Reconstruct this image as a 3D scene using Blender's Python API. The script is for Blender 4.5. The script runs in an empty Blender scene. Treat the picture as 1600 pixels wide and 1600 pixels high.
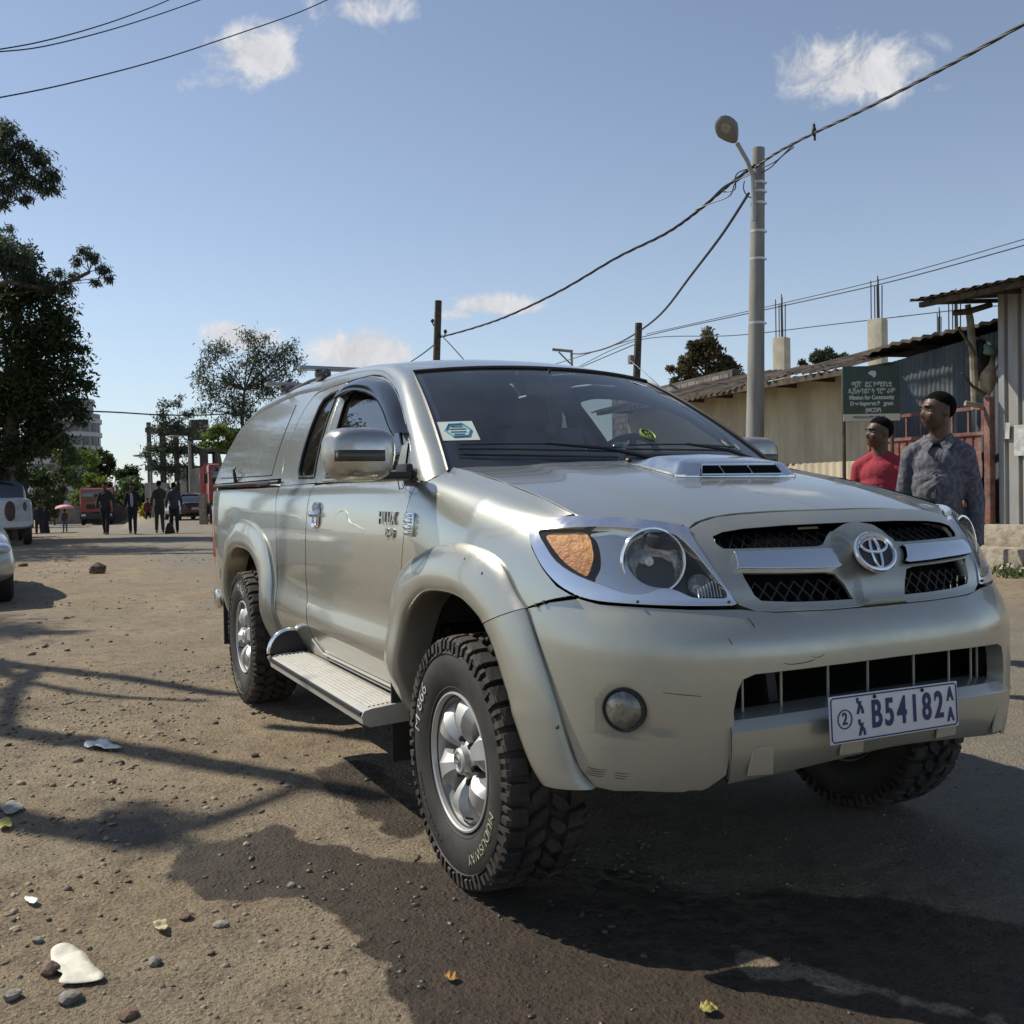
import bpy, bmesh, math, random
import numpy as np
from mathutils import Vector, Matrix, noise as mnoise
from mathutils.geometry import delaunay_2d_cdt
PI=math.pi
random.seed(7)
SC=bpy.context.scene
COL=SC.collection
# ================= camera =================
CAM=Vector((2.7508,-2.0660,1.2108)); F=1558.4
YAW,PITCH,ROLL=[math.radians(a) for a in (153.252,-1.189,-1.046)]
_w=Vector((math.cos(YAW)*math.cos(PITCH),math.sin(YAW)*math.cos(PITCH),math.sin(PITCH)))
_r0=Vector((math.sin(YAW),-math.cos(YAW),0)); _u0=_r0.cross(_w)
_r=_r0*math.cos(ROLL)+_u0*math.sin(ROLL); _u=_u0*math.cos(ROLL)-_r0*math.sin(ROLL)
cd=bpy.data.cameras.new('camera'); cam=bpy.data.objects.new('camera',cd); COL.objects.link(cam)
cam.matrix_world=Matrix(((_r.x,_u.x,-_w.x,CAM.x),(_r.y,_u.y,-_w.y,CAM.y),(_r.z,_u.z,-_w.z,CAM.z),(0,0,0,1)))
cd.sensor_width=36; cd.sensor_fit='HORIZONTAL'; cd.lens=F/1600*36; cd.clip_start=.05; cd.clip_end=3000
SC.camera=cam
# ================= sun, sky, exposure =================
SUNV=Vector((.72,.62,-1.0)).normalized()         # direction the light travels
EL=math.asin(-SUNV.z); AZ=math.atan2(-SUNV.x,-SUNV.y)   # azimuth from +Y clockwise
sd=bpy.data.lights.new('sun','SUN'); sun=bpy.data.objects.new('sun',sd); COL.objects.link(sun)
sun.rotation_euler=SUNV.to_track_quat('-Z','Y').to_euler(); sd.energy=4.9; sd.angle=math.radians(.55); sd.color=(1,.93,.80)
SC.view_settings.view_transform='Standard'; SC.view_settings.look='None'
SC.view_settings.exposure=0.08; SC.view_settings.gamma=1
SC.render.resolution_x=1024; SC.render.resolution_y=1024
cy=SC.cycles
cy.max_bounces=7; cy.transparent_max_bounces=14; cy.glossy_bounces=4; cy.diffuse_bounces=2; cy.transmission_bounces=4
cy.caustics_reflective=False; cy.caustics_refractive=False; cy.sample_clamp_indirect=6
def ray(px,py):
    return _w+_r*((px-800)/F)-_u*((py-800)/F)
def at(px,py,D): return CAM+ray(px,py)*D
def gp(px,py,z=0.0):
    d=ray(px,py); t=(z-CAM.z)/d.z; return CAM+d*t
W=bpy.data.worlds.new('World'); SC.world=W; W.use_nodes=True
nt=W.node_tree; N=nt.nodes; L=nt.links
for n in list(N): N.remove(n)
def nn(N,t,**k):
    n=N.new(t)
    for a,b in k.items():
        if a=='inp':
            for i,v in b.items(): n.inputs[i].default_value=v
        else: setattr(n,a,b)
    return n
sky=nn(N,'ShaderNodeTexSky',sky_type='NISHITA',sun_disc=False,sun_elevation=EL,sun_rotation=AZ,altitude=2300,air_density=1.15,dust_density=.7,ozone_density=1.6)
tc=nn(N,'ShaderNodeTexCoord')
def vm(op,a,b=None):
    n=nn(N,'ShaderNodeVectorMath',operation=op)
    for i,x in enumerate((a,b)):
        if x is None: continue
        if isinstance(x,(tuple,list,Vector)): n.inputs[i].default_value=tuple(x)
        else: L.new(x,n.inputs[i])
    return n
def ma(op,a,b=None,c=None,clamp=False):
    n=nn(N,'ShaderNodeMath',operation=op,use_clamp=clamp)
    for i,x in enumerate((a,b,c)):
        if x is None: continue
        if isinstance(x,(int,float)): n.inputs[i].default_value=x
        else: L.new(x,n.inputs[i])
    return n.outputs[0]
dirv=vm('NORMALIZE',tc.outputs['Generated']).outputs[0]
cn=nn(N,'ShaderNodeTexNoise',noise_dimensions='3D',inp={'Scale':26.0,'Detail':9.0,'Roughness':.68,'Distortion':.5}); L.new(dirv,cn.inputs['Vector'])
cn2=nn(N,'ShaderNodeTexNoise',noise_dimensions='3D',inp={'Scale':9.0,'Detail':5.0,'Roughness':.55}); L.new(dirv,cn2.inputs['Vector'])
tot=None
# clouds: centre px, half sizes px, strength
for (cx,cyy,hx,hy,st) in [(1338,118,108,62,1.15),(408,88,70,50,1.1),(372,128,60,24,.6),(560,15,84,34,1.0),(480,42,26,14,.5),(590,60,60,16,.35),(770,478,80,20,1.2),(712,492,34,13,1.0),(570,556,80,42,1.6),(372,530,60,28,1.3),(505,96,18,16,.35),(148,540,16,9,.35),(212,608,16,7,.3),(285,135,34,12,.28),(700,590,60,20,.5),(1480,560,60,24,.6)]:
    c=ray(cx,cyy).normalized(); ri=_r; up=ri.cross(c).normalized(); ri2=c.cross(up).normalized()
    dc=vm('DOT_PRODUCT',dirv,c).outputs['Value']
    a=ma('DIVIDE',vm('DOT_PRODUCT',dirv,ri2).outputs['Value'],dc); b=ma('DIVIDE',vm('DOT_PRODUCT',dirv,up).outputs['Value'],dc)
    a=ma('DIVIDE',a,hx/F*1.25); b=ma('DIVIDE',b,hy/F*1.25)
    bneg=ma('MULTIPLY',ma('MINIMUM',b,0.0),1.5); b=ma('ADD',ma('MAXIMUM',b,0.0),bneg)
    r2=ma('ADD',ma('MULTIPLY',a,a),ma('MULTIPLY',b,b))
    m=ma('SUBTRACT',1.0,r2); m=ma('MULTIPLY',ma('MAXIMUM',m,-1.0),st)
    front=ma('GREATER_THAN',dc,0.2); m=ma('MULTIPLY',ma('MAXIMUM',m,0.0),front)
    tot=m if tot is None else ma('MAXIMUM',tot,m)
nz=ma('ADD',ma('MULTIPLY',ma('SUBTRACT',cn.outputs[0],.5),2.6),ma('MULTIPLY',ma('SUBTRACT',cn2.outputs[0],.5),1.6))
dens=ma('MULTIPLY',ma('SUBTRACT',ma('ADD',tot,ma('MULTIPLY',nz,1.35)),.38),ma('MULTIPLY',ma('POWER',tot,.6),1.35))
dens=ma('MULTIPLY',ma('MINIMUM',ma('MAXIMUM',dens,0.0),1.0),.93)
# cloud brightness varies with the fine noise
shade=ma('ADD',2.35,ma('MULTIPLY',ma('SUBTRACT',cn.outputs[0],.5),2.2))
cc=nn(N,'ShaderNodeCombineColor'); 
L.new(shade,cc.inputs[0]); L.new(ma('MULTIPLY',shade,1.0),cc.inputs[1]); L.new(ma('MULTIPLY',shade,1.03),cc.inputs[2])
SKYS=.108
sc_=nn(N,'ShaderNodeMix',data_type='RGBA'); sc_.clamp_factor=True
L.new(dens,sc_.inputs['Factor'])
# sky tone
hs=nn(N,'ShaderNodeHueSaturation',inp={'Saturation':.80,'Value':1.14}); L.new(sky.outputs[0],hs.inputs['Color'])
# pale low haze of the real sky near the horizon
sz=nn(N,'ShaderNodeSeparateXYZ'); L.new(dirv,sz.inputs[0])
hf_=ma('MULTIPLY',ma('POWER',ma('SUBTRACT',1.0,ma('MINIMUM',ma('MAXIMUM',sz.outputs[2],0.0),1.0)),7.0),.62)
hm=nn(N,'ShaderNodeMix',data_type='RGBA'); L.new(hf_,hm.inputs['Factor']); L.new(hs.outputs[0],hm.inputs[6]); hm.inputs[7].default_value=(4.6,5.35,5.9,1)
L.new(hm.outputs[2],sc_.inputs[6])
mul=nn(N,'ShaderNodeVectorMath',operation='SCALE'); L.new(cc.outputs[0],mul.inputs[0]); mul.inputs['Scale'].default_value=.28/SKYS
L.new(mul.outputs[0],sc_.inputs[7])
bg=nn(N,'ShaderNodeBackground',inp={'Strength':SKYS}); L.new(sc_.outputs[2],bg.inputs['Color'])
wo=nn(N,'ShaderNodeOutputWorld'); L.new(bg.outputs[0],wo.inputs['Surface'])

# ================= materials =================
MATS={}
def mat(name,base=(.5,.5,.5),rough=.5,metal=0.0,coat=0.0,coat_r=.05,spec=.5,var=0.0,vscale=5.0,col2=None,bump=0.0,bscale=40.0,bdist=.01,rvar=0.0,emit=None,detail=6.0,trans=0.0,ramp=(.35,.65),dust=None,dustz=None,coords='Object',sss=0,aniso=None,stretch=None):
    if name in MATS: return MATS[name]
    m=bpy.data.materials.new(name); m.use_nodes=True; t=m.node_tree; n=t.nodes; l=t.links
    b=n['Principled BSDF']
    b.inputs['Base Color'].default_value=(*base,1); b.inputs['Roughness'].default_value=rough; b.inputs['Metallic'].default_value=metal
    b.inputs['Coat Weight'].default_value=coat; b.inputs['Coat Roughness'].default_value=coat_r; b.inputs['Specular IOR Level'].default_value=spec
    if trans: b.inputs['Transmission Weight'].default_value=trans
    tcn=n.new('ShaderNodeTexCoord'); src=tcn.outputs[coords]
    if stretch:
        mp=n.new('ShaderNodeMapping'); mp.inputs['Scale'].default_value=stretch; l.new(src,mp.inputs[0]); src=mp.outputs[0]
    def noise(scale,det=detail,ro=.6):
        q=n.new('ShaderNodeTexNoise'); q.inputs['Scale'].default_value=scale; q.inputs['Detail'].default_value=det; q.inputs['Roughness'].default_value=ro
        l.new(src,q.inputs['Vector']); return q.outputs[0]
    last=None
    if col2 is not None or var:
        c2=col2 if col2 is not None else tuple(max(0,x*(1-var)) for x in base)
        c1=base if col2 is not None else tuple(x*(1+var) for x in base)
        rp=n.new('ShaderNodeMapRange'); rp.inputs['From Min'].default_value=ramp[0]; rp.inputs['From Max'].default_value=ramp[1]; rp.interpolation_type='SMOOTHSTEP'
        l.new(noise(vscale),rp.inputs[0])
        mx=n.new('ShaderNodeMix'); mx.data_type='RGBA'; mx.inputs[6].default_value=(*c1,1); mx.inputs[7].default_value=(*c2,1)
        l.new(rp.outputs[0],mx.inputs[0]); last=mx.outputs[2]
    if dust:
        # road dust: colour, amount, noise scale
        dc_,da,ds=dust
        rp=n.new('ShaderNodeMapRange'); rp.inputs['From Min'].default_value=.42; rp.inputs['From Max'].default_value=.72; rp.inputs['To Max'].default_value=da
        l.new(noise(ds,8 if metal!=.70 else 3,.7 if metal!=.70 else .5),rp.inputs[0]); f=rp.outputs[0]
        if dustz:
            sx=n.new('ShaderNodeSeparateXYZ'); l.new(tcn.outputs['Object'],sx.inputs[0])
            rz=n.new('ShaderNodeMapRange'); rz.inputs['From Min'].default_value=dustz[0]; rz.inputs['From Max'].default_value=dustz[1]; rz.inputs['To Min'].default_value=dustz[2]; rz.inputs['To Max'].default_value=0
            l.new(sx.outputs[2],rz.inputs[0])
            ad=n.new('ShaderNodeMath'); ad.operation='ADD'; ad.use_clamp=True; l.new(f,ad.inputs[0])
            ml=n.new('ShaderNodeMath'); ml.operation='MULTIPLY'; l.new(rz.outputs[0],ml.inputs[0]); l.new(noise(ds*.6,6,.7),ml.inputs[1])
            l.new(ml.outputs[0],ad.inputs[1]); f=ad.outputs[0]
        mx=n.new('ShaderNodeMix'); mx.data_type='RGBA'; l.new(f,mx.inputs[0]); mx.inputs[7].default_value=(*dc_,1)
        if last is None: mx.inputs[6].default_value=(*base,1)
        else: l.new(last,mx.inputs[6])
        last=mx.outputs[2]
        if metal>0 and metal!=.70:
            mm=n.new('ShaderNodeMapRange'); mm.inputs['To Min'].default_value=metal; mm.inputs['To Max'].default_value=0; l.new(f,mm.inputs[0]); l.new(mm.outputs[0],b.inputs['Metallic'])
        if coat>0 and metal!=.70:
            mm=n.new('ShaderNodeMapRange'); mm.inputs['To Min'].default_value=coat; mm.inputs['To Max'].default_value=0; l.new(f,mm.inputs[0]); l.new(mm.outputs[0],b.inputs['Coat Weight'])
        mm=n.new('ShaderNodeMapRange'); mm.inputs['To Min'].default_value=rough; mm.inputs['To Max'].default_value=.8 if metal!=.70 else .45; l.new(f,mm.inputs[0]); l.new(mm.outputs[0],b.inputs['Roughness'])
    if last is not None: l.new(last,b.inputs['Base Color'])
    if rvar and not dust:
        rr=n.new('ShaderNodeMapRange'); rr.inputs['To Min'].default_value=max(0,rough-rvar); rr.inputs['To Max'].default_value=min(1,rough+rvar); rr.inputs['From Min'].default_value=.3; rr.inputs['From Max'].default_value=.7
        l.new(noise(vscale*2.3),rr.inputs[0]); l.new(rr.outputs[0],b.inputs['Roughness'])
    if bump:
        bp=n.new('ShaderNodeBump'); bp.inputs['Strength'].default_value=bump; bp.inputs['Distance'].default_value=bdist
        l.new(noise(bscale),bp.inputs['Height']); l.new(bp.outputs[0],b.inputs['Normal'])
        if coat and bdist<.004: l.new(bp.outputs[0],b.inputs['Coat Normal'])
    if emit: 
        b.inputs['Emission Color'].default_value=(*emit[0],1); b.inputs['Emission Strength'].default_value=emit[1]
    MATS[name]=m; return m
def glassmat(name,tint=(.3,.33,.35),refl=1.0,rough=.0,ior=1.55,alpha=None,dirt=0.0,dirt_sheen_col=(.3,.28,.22)):
    if name in MATS: return MATS[name]
    m=bpy.data.materials.new(name); m.use_nodes=True; t=m.node_tree; n=t.nodes; l=t.links
    for x in list(n): n.remove(x)
    o=n.new('ShaderNodeOutputMaterial'); tr=n.new('ShaderNodeBsdfTransparent'); tr.inputs[0].default_value=(*tint,1)
    gl=n.new('ShaderNodeBsdfGlossy'); gl.inputs['Roughness'].default_value=rough; gl.inputs[0].default_value=(refl,refl,refl,1)
    fr=n.new('ShaderNodeFresnel'); gq=n.new('ShaderNodeNewGeometry'); mq=n.new('ShaderNodeMapRange'); mq.inputs[3].default_value=ior; mq.inputs[4].default_value=1/ior; l.new(gq.outputs['Backfacing'],mq.inputs[0]); l.new(mq.outputs[0],fr.inputs[0])
    mx=n.new('ShaderNodeMixShader'); l.new(fr.outputs[0],mx.inputs[0]); l.new(tr.outputs[0],mx.inputs[1]); l.new(gl.outputs[0],mx.inputs[2])
    out=mx.outputs[0]
    if dirt:
        df=n.new('ShaderNodeBsdfDiffuse'); df.inputs[0].default_value=(*dirt_sheen_col,1)
        tx=n.new('ShaderNodeTexCoord'); q=n.new('ShaderNodeTexNoise'); q.inputs['Scale'].default_value=6; q.inputs['Detail'].default_value=8; l.new(tx.outputs['Object'],q.inputs[0])
        mr=n.new('ShaderNodeMapRange'); mr.inputs['From Min'].default_value=.3; mr.inputs['From Max'].default_value=.8; mr.inputs['To Min'].default_value=dirt*.5; mr.inputs['To Max'].default_value=dirt*1.5; l.new(q.outputs[0],mr.inputs[0])
        m2=n.new('ShaderNodeMixShader'); l.new(mr.outputs[0],m2.inputs[0]); l.new(out,m2.inputs[1]); l.new(df.outputs[0],m2.inputs[2]); out=m2.outputs[0]
    l.new(out,o.inputs[0]); MATS[name]=m; return m
DUST=(.30,.25,.17)
PAINT=mat('champagne_paint',(.445,.455,.405),.26,.70,coat=.9,coat_r=.05,bump=.06,bscale=2.6,bdist=.012,dust=(DUST,.13,2.2),dustz=(.3,.85,.75),detail=2.5)
PAINTB=mat('champagne_paint_plastic',(.415,.418,.365),.28,.66,coat=.8,coat_r=.07,bump=.08,bscale=3,bdist=.01,dust=(DUST,.25,5.0),dustz=(.35,.8,.6),detail=2.5)
CHROME=mat('chrome',(.80,.81,.83),.07,1.0,bump=.05,bscale=9,bdist=.01,dust=((.28,.25,.2),.22,7.0))
CHROMED=mat('dusty_chrome',(.50,.49,.46),.20,1.0,dust=((.20,.17,.13),.55,6.0),bump=.1,bscale=40,bdist=.002)
BLACK=mat('black_plastic',(.012,.012,.013),.45,bump=.2,bscale=300,bdist=.001)
BLACKR=mat('black_rubber',(.015,.015,.015),.6)
DARK=mat('dark_cavity',(.006,.006,.006),.9,spec=.1)
MESHM=mat('grille_black',(.02,.02,.022),.35)
RUBBER=mat('tyre_rubber',(.022,.021,.020),.62,dust=((.10,.08,.06),.35,9.0),bump=.3,bscale=120,bdist=.002)
TREAD=mat('tyre_tread_rubber',(.022,.021,.020),.75,dust=((.13,.095,.068),.7,5.0),bump=.4,bscale=90,bdist=.003)
ALLOY=mat('alloy_silver',(.50,.50,.49),.42,.55,coat=.25,dust=((.3,.27,.2),.35,12.0),bump=.05,bscale=60,bdist=.002)
WHITEL=mat('tyre_letter_white',(.45,.45,.42),.7,var=.4,vscale=60)
# ================= helpers =================
def tag(o,label=None,cat=None,group=None,kind=None):
    if label: o['label']=label
    if cat: o['category']=cat
    if group: o['group']=group
    if kind: o['kind']=kind
    return o
def empty(name,loc,rz=0,label=None,cat=None,group=None):
    o=bpy.data.objects.new(name,None); COL.objects.link(o); o.location=loc; o.rotation_euler=(0,0,rz); o.empty_display_size=.2
    return tag(o,label,cat,group)
def mobj(name,verts,faces,m,parent=None,smooth=True,normals=None,loc=None,mats=None,fm=None,sharp=None):
    me=bpy.data.meshes.new(name); me.from_pydata([tuple(v) for v in verts],[],faces)
    if mats:
        for x in mats: me.materials.append(x)
        if fm is not None: me.polygons.foreach_set('material_index',fm)
    elif m: me.materials.append(m)
    if smooth: me.polygons.foreach_set('use_smooth',[True]*len(me.polygons))
    me.update()
    if normals is not None: me.normals_split_custom_set_from_vertices([tuple(x) for x in normals])
    elif sharp and smooth: me.set_sharp_from_angle(angle=math.radians(sharp))
    o=bpy.data.objects.new(name,me); COL.objects.link(o)
    if parent: o.parent=parent
    if loc is not None: o.location=loc
    return o
class MB:
    """collects shapes into one mesh"""
    def __init__(s): s.v=[]; s.f=[]; s.m=[]; s.cm=0
    def add(s,v,f):
        k=len(s.v); s.v+= [tuple(x) for x in v]; s.f+=[[i+k for i in q] for q in f]; s.m+=[s.cm]*len(f); return s
    def box(s,c,d,rot=None,bev=0.0):
        hx,hy,hz=[x/2 for x in d]; R=rot if rot is not None else Matrix.Identity(3); c=Vector(c)
        if bev<=0:
            V=[(sx*hx,sy*hy,sz*hz) for sx in(-1,1) for sy in(-1,1) for sz in(-1,1)]
            Fc=[(0,1,3,2),(4,6,7,5),(0,4,5,1),(2,3,7,6),(0,2,6,4),(1,5,7,3)]
        else:
            b=min(bev,hx*.98,hy*.98,hz*.98); bm=bmesh.new(); bmesh.ops.create_cube(bm,size=1)
            for v in bm.verts: v.co=Vector((v.co.x*2*hx,v.co.y*2*hy,v.co.z*2*hz))
            bmesh.ops.bevel(bm,geom=bm.edges[:],offset=b,segments=2,affect='EDGES',profile=.6)
            bm.verts.index_update(); V=[v.co[:] for v in bm.verts]; Fc=[[v.index for v in f.verts] for f in bm.faces]; bm.free()
        return s.add([c+R@Vector(v) for v in V],Fc)
    def cyl(s,a,b,r0,r1=None,n=12,caps=True):
        r1=r0 if r1 is None else r1; a=Vector(a);b=Vector(b); d=(b-a).normalized(); u=d.orthogonal().normalized(); w=d.cross(u)
        V=[];
        for (p,r) in((a,r0),(b,r1)):
            for i in range(n):
                t=2*PI*i/n; V.append(p+u*r*math.cos(t)+w*r*math.sin(t))
        Fc=[[i,(i+1)%n,n+(i+1)%n,n+i] for i in range(n)]
        if caps: Fc+=[list(range(n))[::-1],list(range(n,2*n))]
        return s.add(V,Fc)
    def tube(s,pts,r,n=8,caps=True,closed=False):
        pts=[Vector(p) for p in pts]; m=len(pts); R=r if isinstance(r,(list,tuple)) else [r]*m
        V=[];up=None
        for i,p in enumerate(pts):
            if closed: t=(pts[(i+1)%m]-pts[i-1]).normalized()
            else: t=(pts[min(i+1,m-1)]-pts[max(i-1,0)]).normalized()
            if up is None: up=t.orthogonal().normalized()
            up=(up-t*up.dot(t)); up=up.normalized() if up.length>1e-6 else t.orthogonal().normalized(); w=t.cross(up)
            for j in range(n):
                a=2*PI*j/n; V.append(p+(up*math.cos(a)+w*math.sin(a))*R[i])
        Fc=[]
        for i in range(m if closed else m-1):
            k=(i+1)%m
            for j in range(n): Fc.append([i*n+j,i*n+(j+1)%n,k*n+(j+1)%n,k*n+j])
        if caps and not closed: Fc+=[list(range(n))[::-1],list(range((m-1)*n,m*n))]
        return s.add(V,Fc)
    def lathe(s,prof,o,ax,n=32,closed=False,ref=None):
        """prof: (radius, offset along axis)"""
        o=Vector(o);ax=Vector(ax).normalized(); u=(Vector(ref)-ax*Vector(ref).dot(ax)).normalized() if ref else ax.orthogonal().normalized(); w=ax.cross(u); m=len(prof)
        V=[o+ax*h+(u*math.cos(2*PI*j/n)+w*math.sin(2*PI*j/n))*r for (r,h) in prof for j in range(n)]
        Fc=[]
        for i in range(m if closed else m-1):
            k=(i+1)%m
            for j in range(n): Fc.append([i*n+j,i*n+(j+1)%n,k*n+(j+1)%n,k*n+j])
        return s.add(V,Fc)
    def prism(s,poly,o,ux,uy,d):
        """poly 2d in ux,uy at o, extruded by vector d"""
        o=Vector(o);ux=Vector(ux);uy=Vector(uy);d=Vector(d);n=len(poly)
        A=[o+ux*x+uy*y for x,y in poly]; V=A+[a+d for a in A]
        return s.add(V,[list(range(n))[::-1],list(range(n,2*n))]+[[i,(i+1)%n,n+(i+1)%n,n+i] for i in range(n)])
    def ell(s,c,r,n=16,m=10,rot=None):
        V=[];Fc=[];R=rot if rot is not None else Matrix.Identity(3);c=Vector(c)
        for i in range(m+1):
            t=PI*i/m
            for j in range(n):
                p=2*PI*j/n; V.append(c+R@Vector((r[0]*math.sin(t)*math.cos(p),r[1]*math.sin(t)*math.sin(p),r[2]*math.cos(t))))
        for i in range(m):
            for j in range(n): Fc.append([i*n+j,i*n+(j+1)%n,(i+1)*n+(j+1)%n,(i+1)*n+j])
        return s.add(V,Fc)
    def build(s,name,m,parent=None,smooth=True,sharp=35,loc=None,mats=None):
        return mobj(name,s.v,s.f,m,parent,smooth=smooth,sharp=sharp,loc=loc,mats=mats,fm=s.m if mats else None)
def mirror_copy(o,parent=None):
    """y-mirrored twin of a mesh object (own mesh)"""
    me=o.data.copy(); n=len(me.vertices); co=np.empty(n*3,np.float32); me.vertices.foreach_get('co',co); co[1::3]*=-1
    nr=None
    if me.has_custom_normals:
        nl=len(me.loops); nr=np.empty(nl*3,np.float32); me.corner_normals.foreach_get('vector',nr); li=np.empty(nl,np.int32); me.loops.foreach_get('vertex_index',li)
        vn=np.zeros((n,3),np.float32); vn[li]=nr.reshape(-1,3); vn[:,1]*=-1
    vs=[tuple(x) for x in co.reshape(-1,3)]; fs=[list(p.vertices)[::-1] for p in me.polygons]; mi=[p.material_index for p in me.polygons]
    sm=me.polygons[0].use_smooth
    q=mobj(o.name.split('.')[0],vs,fs,None,parent or o.parent,smooth=sm,normals=vn if nr is not None else None,mats=list(me.materials),fm=mi,sharp=None if nr is not None else 35)
    bpy.data.meshes.remove(me)
    return q
def pip(x,y,P):
    c=False;n=len(P);j=n-1
    for i in range(n):
        xi,yi=P[i];xj,yj=P[j]
        if (yi>y)!=(yj>y) and x<(xj-xi)*(y-yi)/(yj-yi)+xi: c=not c
        j=i
    return c
def npip(X,Y,P):
    c=np.zeros(X.shape,bool); n=len(P); j=n-1
    for i in range(n):
        xi,yi=P[i];xj,yj=P[j]
        if yi!=yj:
            m=((yi>Y)!=(yj>Y))&(X<(xj-xi)*(Y-yi)/(yj-yi)+xi); c^=m
        j=i
    return c
def densify(P,res,closed=True):
    out=[];n=len(P)
    for i in range(n if closed else n-1):
        a=P[i];b=P[(i+1)%n]; d=math.dist(a,b); k=max(1,int(math.ceil(d/res)))
        for j in range(k): out.append(tuple(a[q]+(b[q]-a[q])*j/k for q in range(len(a))))
    if not closed: out.append(tuple(P[-1]))
    return out
def smoothpoly(P,closed=True,k=4,sharp=()):
    """catmull-rom through points; indices in sharp stay corners"""
    n=len(P);out=[]
    for i in range(n if closed else n-1):
        p0,p1,p2,p3=P[(i-1)%n] if (closed or i>0) else P[0],P[i],P[(i+1)%n],P[(i+2)%n] if (closed or i+2<n) else P[-1]
        if i in sharp: p0=tuple(2*a-b for a,b in zip(p1,p2))
        if (i+1)%n in sharp: p3=tuple(2*b-a for a,b in zip(p1,p2))
        for j in range(k):
            t=j/k; out.append(tuple(cr(p0[q],p1[q],p2[q],p3[q],t) for q in range(len(p1))))
    if not closed: out.append(tuple(P[-1]))
    return out
def inset(P,d):
    n=len(P); A=sum(P[i][0]*P[(i+1)%n][1]-P[(i+1)%n][0]*P[i][1] for i in range(n)); s=1 if A>0 else -1; out=[]
    for i in range(n):
        a,b,c=Vector(P[i-1]),Vector(P[i]),Vector(P[(i+1)%n]); e1=(b-a);e2=(c-b)
        if e1.length<1e-9 or e2.length<1e-9: out.append(tuple(b)); continue
        e1.normalize();e2.normalize(); n1=Vector((-e1.y,e1.x))*s; n2=Vector((-e2.y,e2.x))*s; m=(n1+n2)
        if m.length<1e-6: out.append(tuple(b)); continue
        m.normalize(); k=d/max(.35,m.dot(n1)); out.append(tuple(b+m*k))
    return out
def panel(name,poly,fn,m,parent,holes=(),res=.03,gap=.002,lip=.02,inward=None,side=-1,offs=0.0,bump=None,bothlip=True,flat=False,hlip=None):
    """sheet cut from the surface fn(u,v) (in metric-like uv) by an outline, with folded edges.
       side=-1: put on the vehicle's right (y negated)."""
    inward=inward if inward is not None else Vector((-1.5,0,.8))
    def P3(u,v,o=0.0):
        p=Vector(fn(u,v)); h=1e-3
        a=Vector(fn(u+h,v))-Vector(fn(u-h,v)); b=Vector(fn(u,v+h))-Vector(fn(u,v-h)); nrm=a.cross(b)
        if nrm.length<1e-12: nrm=p-inward
        nrm.normalize()
        if nrm.dot(p-inward)<0: nrm=-nrm
        o2=o+(bump(u,v) if bump else 0)
        return p+nrm*o2,nrm
    outer=inset(densify(poly,res),gap); hs=[inset(densify(h,res),-gap) for h in holes]
    pts=[];edges=[]
    for lp in [outer]+hs:
        k=len(pts); pts+=lp; n=len(lp); edges+=[(k+i,k+(i+1)%n) for i in range(n)]
    us=[p[0] for p in outer];vs=[p[1] for p in outer]
    U,V=np.meshgrid(np.arange(min(us),max(us),res),np.arange(min(vs),max(vs),res)); U=U.ravel()+.0007;V=V.ravel()+.0003
    ok=npip(U,V,outer)
    for h in hs: ok&=~npip(U,V,h)
    bp=np.array(pts)
    G=[]
    Uo,Vo=U[ok],V[ok]
    if len(Uo):
        for i in range(0,len(Uo),2000):
            d=np.min(np.hypot(Uo[i:i+2000,None]-bp[None,:,0],Vo[i:i+2000,None]-bp[None,:,1]),axis=1)
            for a,b,dd in zip(Uo[i:i+2000],Vo[i:i+2000],d):
                if dd>res*.45: G.append((float(a),float(b)))
    allp=[Vector(p) for p in pts+G]
    vo,eo,fo,_,_,_=delaunay_2d_cdt(allp,edges,[],0,1e-7)
    V3=[];NR=[];F3=[]
    for p in vo:
        q,nr=P3(p.x,p.y,offs); V3.append(q);NR.append(nr)
    for f in fo:
        cx=sum(vo[i].x for i in f)/3;cyy=sum(vo[i].y for i in f)/3
        if pip(cx,cyy,outer) and not any(pip(cx,cyy,h) for h in hs):
            a,b,c=[V3[i] for i in f]; 
            if (b-a).cross(c-a).dot(NR[f[0]])<0: f=f[::-1]
            F3.append(list(f))
    used=sorted({i for f in F3 for i in f}); mp={i:k for k,i in enumerate(used)}
    V3=[V3[i] for i in used];NR=[NR[i] for i in used];F3=[[mp[i] for i in f] for f in F3]
    if lip>0:
        for lp,sgn in [(outer,1)]+([(h,-1) for h in hs] if bothlip else []):
            n=len(lp);R0=[P3(p[0],p[1],offs) for p in lp]; k=len(V3); 
            A=sum(lp[i][0]*lp[(i+1)%n][1]-lp[(i+1)%n][0]*lp[i][1] for i in range(n))
            c3=[q for q,_ in R0]
            for i in range(n):
                q,nr=R0[i]; t=(c3[(i+1)%n]-c3[i-1]).normalized(); o=t.cross(nr); 
                # outward in uv -> test
                h=1e-3; uu,vv=lp[i]; e=P3(uu,vv)[0]
                w=Vector(inset([lp[i-1],lp[i],lp[(i+1)%n]],-h)[1]) if n>2 else Vector(lp[i])
                o2=(P3(*w)[0]-e)
                # determine via polygon membership
                test=npip(np.array([w.x]),np.array([w.y]),lp)[0]
                if (test and sgn==1) or ((not test) and sgn==-1): o2=-o2
                if o.dot(o2)<0: o=-o
                r=.0018
                V3+= [q, q+o*r-nr*r*.6, q+o*r-nr*r*.6, q+o*r*.9-nr*(lip if (sgn==1 or hlip is None) else hlip)]; NR+=[nr,(o+nr*.3).normalized(),o,o]
            for i in range(n):
                a=k+4*i;b=k+4*((i+1)%n)
                for x in ((a,b,b+1,a+1),(a+2,b+2,b+3,a+3)):
                    F3.append(list(x))
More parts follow.
